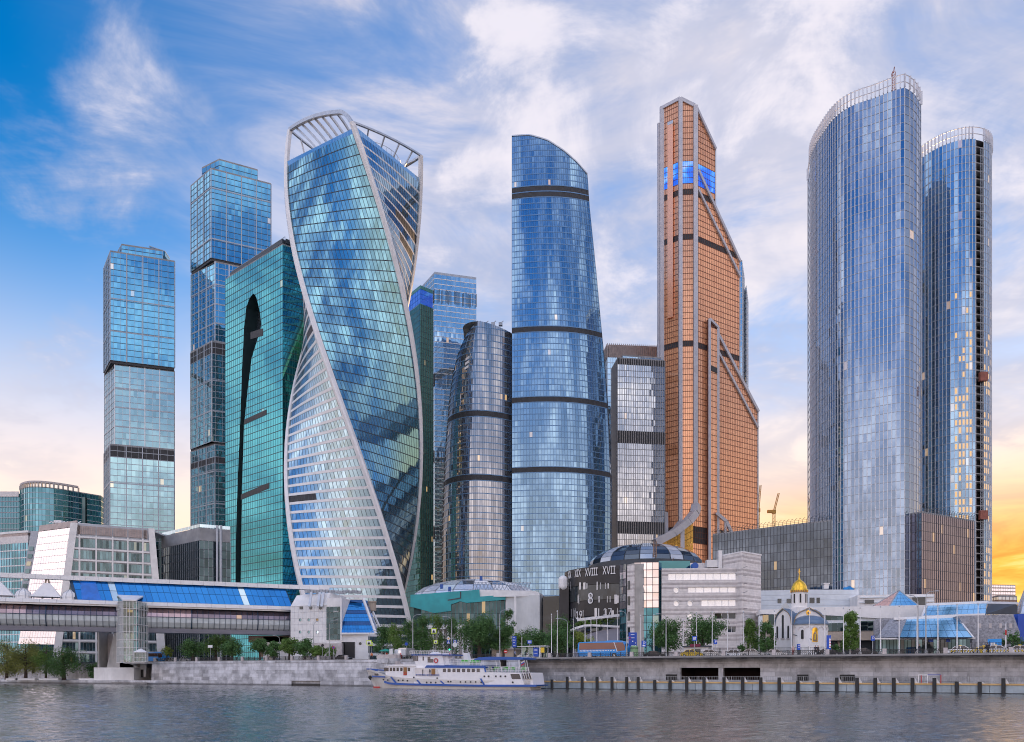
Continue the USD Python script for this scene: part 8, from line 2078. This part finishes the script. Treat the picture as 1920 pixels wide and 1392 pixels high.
def make_tree(name,label,at,h,w,kind,mat,seed,n=2600,leaf=.34,group=None):
 n=int(n*1.5);leaf*=1.35;w*=1.12
 r=np.random.default_rng(seed);t=Thing(name,label,'bush'if kind=='bush'else 'tree',at,group=group);at=np.array(at,float)
 trunk_h={'round':.30,'bush':.06,'birch':.22,'willow':.22,'poplar':.12}[kind]*h
 lean=r.normal(0,.03,2)
 top=at+(lean[0]*h,lean[1]*h,h*.8)
 tr=w*.035+.06
 pts=[at+(top-at)*q+np.array([*(r.normal(0,.06,2)),0])*q*(1-q)*4 for q in np.linspace(0,1,7)]
 m=MB();m.tube(pts,np.linspace(tr*1.25,tr*.2,7),7);bark=M['birch_bark']if kind=='birch'else M['bark'];t.part('trunk',m,bark)
 limbs=MB();cl=[]
 nb={'round':13,'bush':12,'birch':22,'willow':15,'poplar':22}[kind]
 for i in range(nb):
  q=r.uniform(trunk_h/h,.92);a=i*2.4+r.uniform(-.4,.4);p=at+(top-at)*min(1,q/.8 if kind in('birch','poplar')else q)
  qq=(q-trunk_h/h)/(1-trunk_h/h)
  prof={'round':math.sin(math.pi*min(1,.18+qq*.82))**.6,'bush':math.sqrt(max(.05,1-(qq*.95)**2)),'birch':(1-qq)**.55*.9+.12,'willow':math.sin(math.pi*min(1,.25+qq*.72))**.5,'poplar':math.sin(math.pi*min(1,.15+qq*.8))**.7}[kind]
  L=w/2*prof*r.uniform(.55,.95);up={'round':.35,'bush':.25,'birch':.1,'willow':.3,'poplar':.9}[kind]*L
  e=p+(math.cos(a)*L,math.sin(a)*L,up);limbs.tube([p,(p+e)/2+(0,0,.12*L),e],[tr*.38,tr*.22,.02],5)
  for k in range(3 if kind in('birch','poplar')else 4):
   c=p+(e-p)*r.uniform(.45,1.08)+r.normal(0,w*.045,3);c[2]=max(c[2],at[2]+trunk_h*.7)
   cl.append((c,w*r.uniform(.13,.21)))
 if kind in('round','bush','willow'):
  for k in range(10):cl.append((at+np.array([r.normal(0,w*.13),r.normal(0,w*.13),r.uniform(trunk_h*1.2,h*.9)]),w*r.uniform(.14,.22)))
 t.part('limb',limbs,bark,kind='stuff')
 cl=[(c,rad)for c,rad in cl if c[2]<at[2]+h]
 per=max(12,n//len(cl));q4=[]
 for c,rad in cl:
  v=r.normal(0,1,(per,3));v/=np.linalg.norm(v,axis=1,keepdims=True);v*=(r.uniform(.25,1,(per,1))**.5)*rad
  if kind=='birch':v[:,2]=v[:,2]*1.2-np.abs(r.normal(0,rad*.7,per));v[:,:2]*=.8
  if kind=='willow':v[:,2]=v[:,2]*.9-np.abs(r.normal(0,rad*.5,per))
  p=c+v
  nr=v/(np.linalg.norm(v,axis=1,keepdims=True)+1e-6)+r.normal(0,.6,(per,3))+(0,0,.4);nr/=np.linalg.norm(nr,axis=1,keepdims=True)
  u=np.cross(nr,r.normal(0,1,(per,3)));u/=np.linalg.norm(u,axis=1,keepdims=True);k=np.cross(nr,u);s=leaf*r.uniform(.5,1.15,(per,1))
  q4.append(np.stack([p-u*s*.5,p-k*s*.3,p+u*s*.5,p+k*s*.3],1))
 t.part('crown',MB().quads(np.vstack(q4)),M[mat],kind='stuff')
 return t
def tree_at(name,label,px,base_py,top_py,wpx,d=None,Y=None,kind='round',mat='leaf_dark',seed=0,n=2600,leaf=.34,z0=None):
 if Y is None:b=base_at(px,d);Y=b[1]
 z0=GZ if z0 is None else z0
 make_tree(name,label,(X(px,Y),Y,z0),Zat(top_py,Y)-z0,wpx*Y/F,kind,mat,seed,n,leaf)
T=tree_at
T('willow_tree','olive green tree cut by the left edge on the low quay',12,0,1192,58,Y=246,kind='willow',mat='leaf_olive',seed=1,z0=1.05,n=3600)
T('willow_tree','olive green tree second from the left edge on the low quay',48,0,1194,60,Y=243,kind='willow',mat='leaf_olive',seed=2,z0=1.05,n=3600)
T('willow_tree','thin dark tree left of the round bush on the low quay',86,0,1198,38,Y=241,kind='willow',mat='leaf_mid',seed=3,z0=1.05,n=1500)
T('bush','large dark round bush on the low quay left of the bridge pier',120,0,1216,74,Y=238,kind='bush',mat='leaf_dark',seed=4,z0=1.05,n=4200)
T('bush','small dark bush close to the left of the bridge pier',176,0,1240,30,Y=240,kind='bush',mat='leaf_dark',seed=5,z0=1.05,n=1200)
T('willow_tree','lighter tree behind the round bush on the low quay',62,0,1205,46,Y=255,kind='willow',mat='leaf_mid',seed=6,z0=3,n=1800)
for i,(px,top,w,mat,lab)in enumerate(((362,1198,52,'leaf_dark','leftmost round tree of the quay row under the bridge'),(435,1197,42,'leaf_dark','round tree right of the white billboard'),(487,1194,36,'leaf_dark','round tree in front of the bridge abutment'),(513,1202,28,'leaf_dark','small round tree between the abutment tree and the terminal'),(542,1193,36,'leaf_mid','round tree at the left edge of the terminal'),(572,1196,36,'leaf_dark','round tree below the left portholes'),(597,1208,24,'leaf_mid','low round tree at the terminal low wall'))):
 T('round_tree',lab,px,0,top,w,d=6.2,kind='round',mat=mat,seed=10+i,n=2600)
T('tall_tree','light green tall tree behind the quay row under the bridge tube',405,0,1184,62,d=26,kind='round',mat='leaf_mid',seed=20,n=3200)
T('small_tree','small light tree right of the bus under the bridge',313,0,1207,20,d=10,kind='round',mat='leaf_lime',seed=21,n=700)
T('small_tree','small shrub tree above the terminal low wall',622,0,1205,20,d=20,kind='round',mat='leaf_mid',seed=22,n=600)
for i,(px,top,w,d,mat,lab)in enumerate(((715,1165,36,22,'leaf_dark','dark birch right of the blue wing'),(742,1158,44,18,'leaf_mid','birch behind the white truck'),(768,1150,40,24,'leaf_dark','tall birch at the foot of the twisted tower'),(795,1140,36,34,'leaf_dark','birch at the left corner of the green hall'),(818,1138,38,34,'leaf_mid','lighter birch in front of the turquoise fascia'),(848,1146,40,36,'leaf_dark','dark birch before the dark glazing of the green hall'),(790,1172,44,16,'leaf_dark','low birch left of the crossing sign'))):
 T('birch_tree',lab,px,0,top,w,d=d,kind='birch',mat=mat,seed=30+i,n=2800,leaf=.32)
T('round_tree','largest round dark tree above the middle of the boat',900,0,1150,88,d=20,kind='round',mat='leaf_dark',seed=40,n=6500,leaf=.36)
T('round_tree','round dark tree touching the right side of the largest tree',945,0,1158,46,d=22,kind='round',mat='leaf_dark',seed=41,n=3000)
T('poplar_tree','dark slender tree in front of the white side wall of the hall',951,0,1133,26,d=52,kind='poplar',mat='leaf_dark',seed=42,n=1700)
T('small_tree','flat crowned small tree in front of the white hall wall',988,0,1163,34,d=60,kind='round',mat='leaf_dark',seed=43,n=1200)
T('round_tree','round tree above the bus shelter',1004,0,1176,56,d=24,kind='round',mat='leaf_dark',seed=44,n=3000)
T('round_tree','lighter round tree behind the direction pylon',976,0,1180,36,d=30,kind='round',mat='leaf_mid',seed=45,n=1600)
T('round_tree','dark tree left of the numeral building',1056,0,1146,50,d=44,kind='round',mat='leaf_dark',seed=46,n=2600)
T('round_tree','dark tree between the shelter and the blue coach',1050,0,1176,50,d=22,kind='round',mat='leaf_dark',seed=47,n=2400)
T('round_tree','yellow green tree above the left end of the blue coach',1093,0,1182,40,d=26,kind='round',mat='leaf_lime',seed=48,n=2000)
T('round_tree','dark tree in front of the mirrored corner of the stone office',1250,0,1150,66,d=26,kind='round',mat='leaf_dark',seed=49,n=4200)
T('round_tree','dark tree in front of the stone office windows',1316,0,1150,76,d=28,kind='round',mat='leaf_dark',seed=50,n=4600)
T('birch_tree','birch at the corner tower of the stone office',1408,0,1150,34,d=24,kind='birch',mat='leaf_mid',seed=51,n=2200)
T('birch_tree','birch between the stone office and the church',1438,0,1158,36,d=22,kind='birch',mat='leaf_dark',seed=52,n=2200)
T('birch_tree','slender tall birch right of the church',1594,0,1133,34,d=22,kind='birch',mat='leaf_mid',seed=53,n=3000)
T('bush','low dark bush at the left foot of the corner birch',1390,0,1205,16,d=20,kind='bush',mat='leaf_dark',seed=54,n=500)
T('bush','dark clipped bush at the right end of the granite wall',1896,0,1183,34,d=24,kind='bush',mat='leaf_dark',seed=55,n=1500)
T('bush','low bush right of the church pylon',1566,0,1206,20,d=20,kind='bush',mat='leaf_dark',seed=56,n=600)
for i,px in enumerate(np.arange(1088,1160,12)):
 T('terrace_bush',f'bush on the planted terrace below the numerals, {["first", "second", "third", "fourth", "fifth", "sixth"][i]} from the left',px,0,1166-(px-1088)*.12,16,Y=241,kind='bush',mat='leaf_mid',seed=60+i,n=420,z0=Zat(1176-(px-1088)*.1,241))
for px0,px1,lab in((14,36,'white planter under the leftmost tree'),(32,52,'white planter under the second tree'),(52,68,'white planter under the thin tree'),(76,112,'white planter left of the round bush'),(150,186,'white planter beside the bridge pier')):
 Y=236.5;t=Thing('planter',lab+' on the low quay','planter',P((px0+px1)/2,1268,Y));t.part('trough',MB().prism([[X(px0,Y),Y-.8],[X(px1,Y),Y-.8],[X(px1,Y),Y+.8],[X(px0,Y),Y+.8]],1.05,1.6),M['white_wall']);t.part('soil',MB().prism([[X(px0+1,Y),Y-.6],[X(px1-1,Y),Y-.6],[X(px1-1,Y),Y+.6],[X(px0+1,Y),Y+.6]],1.6,1.63),M['ground'])
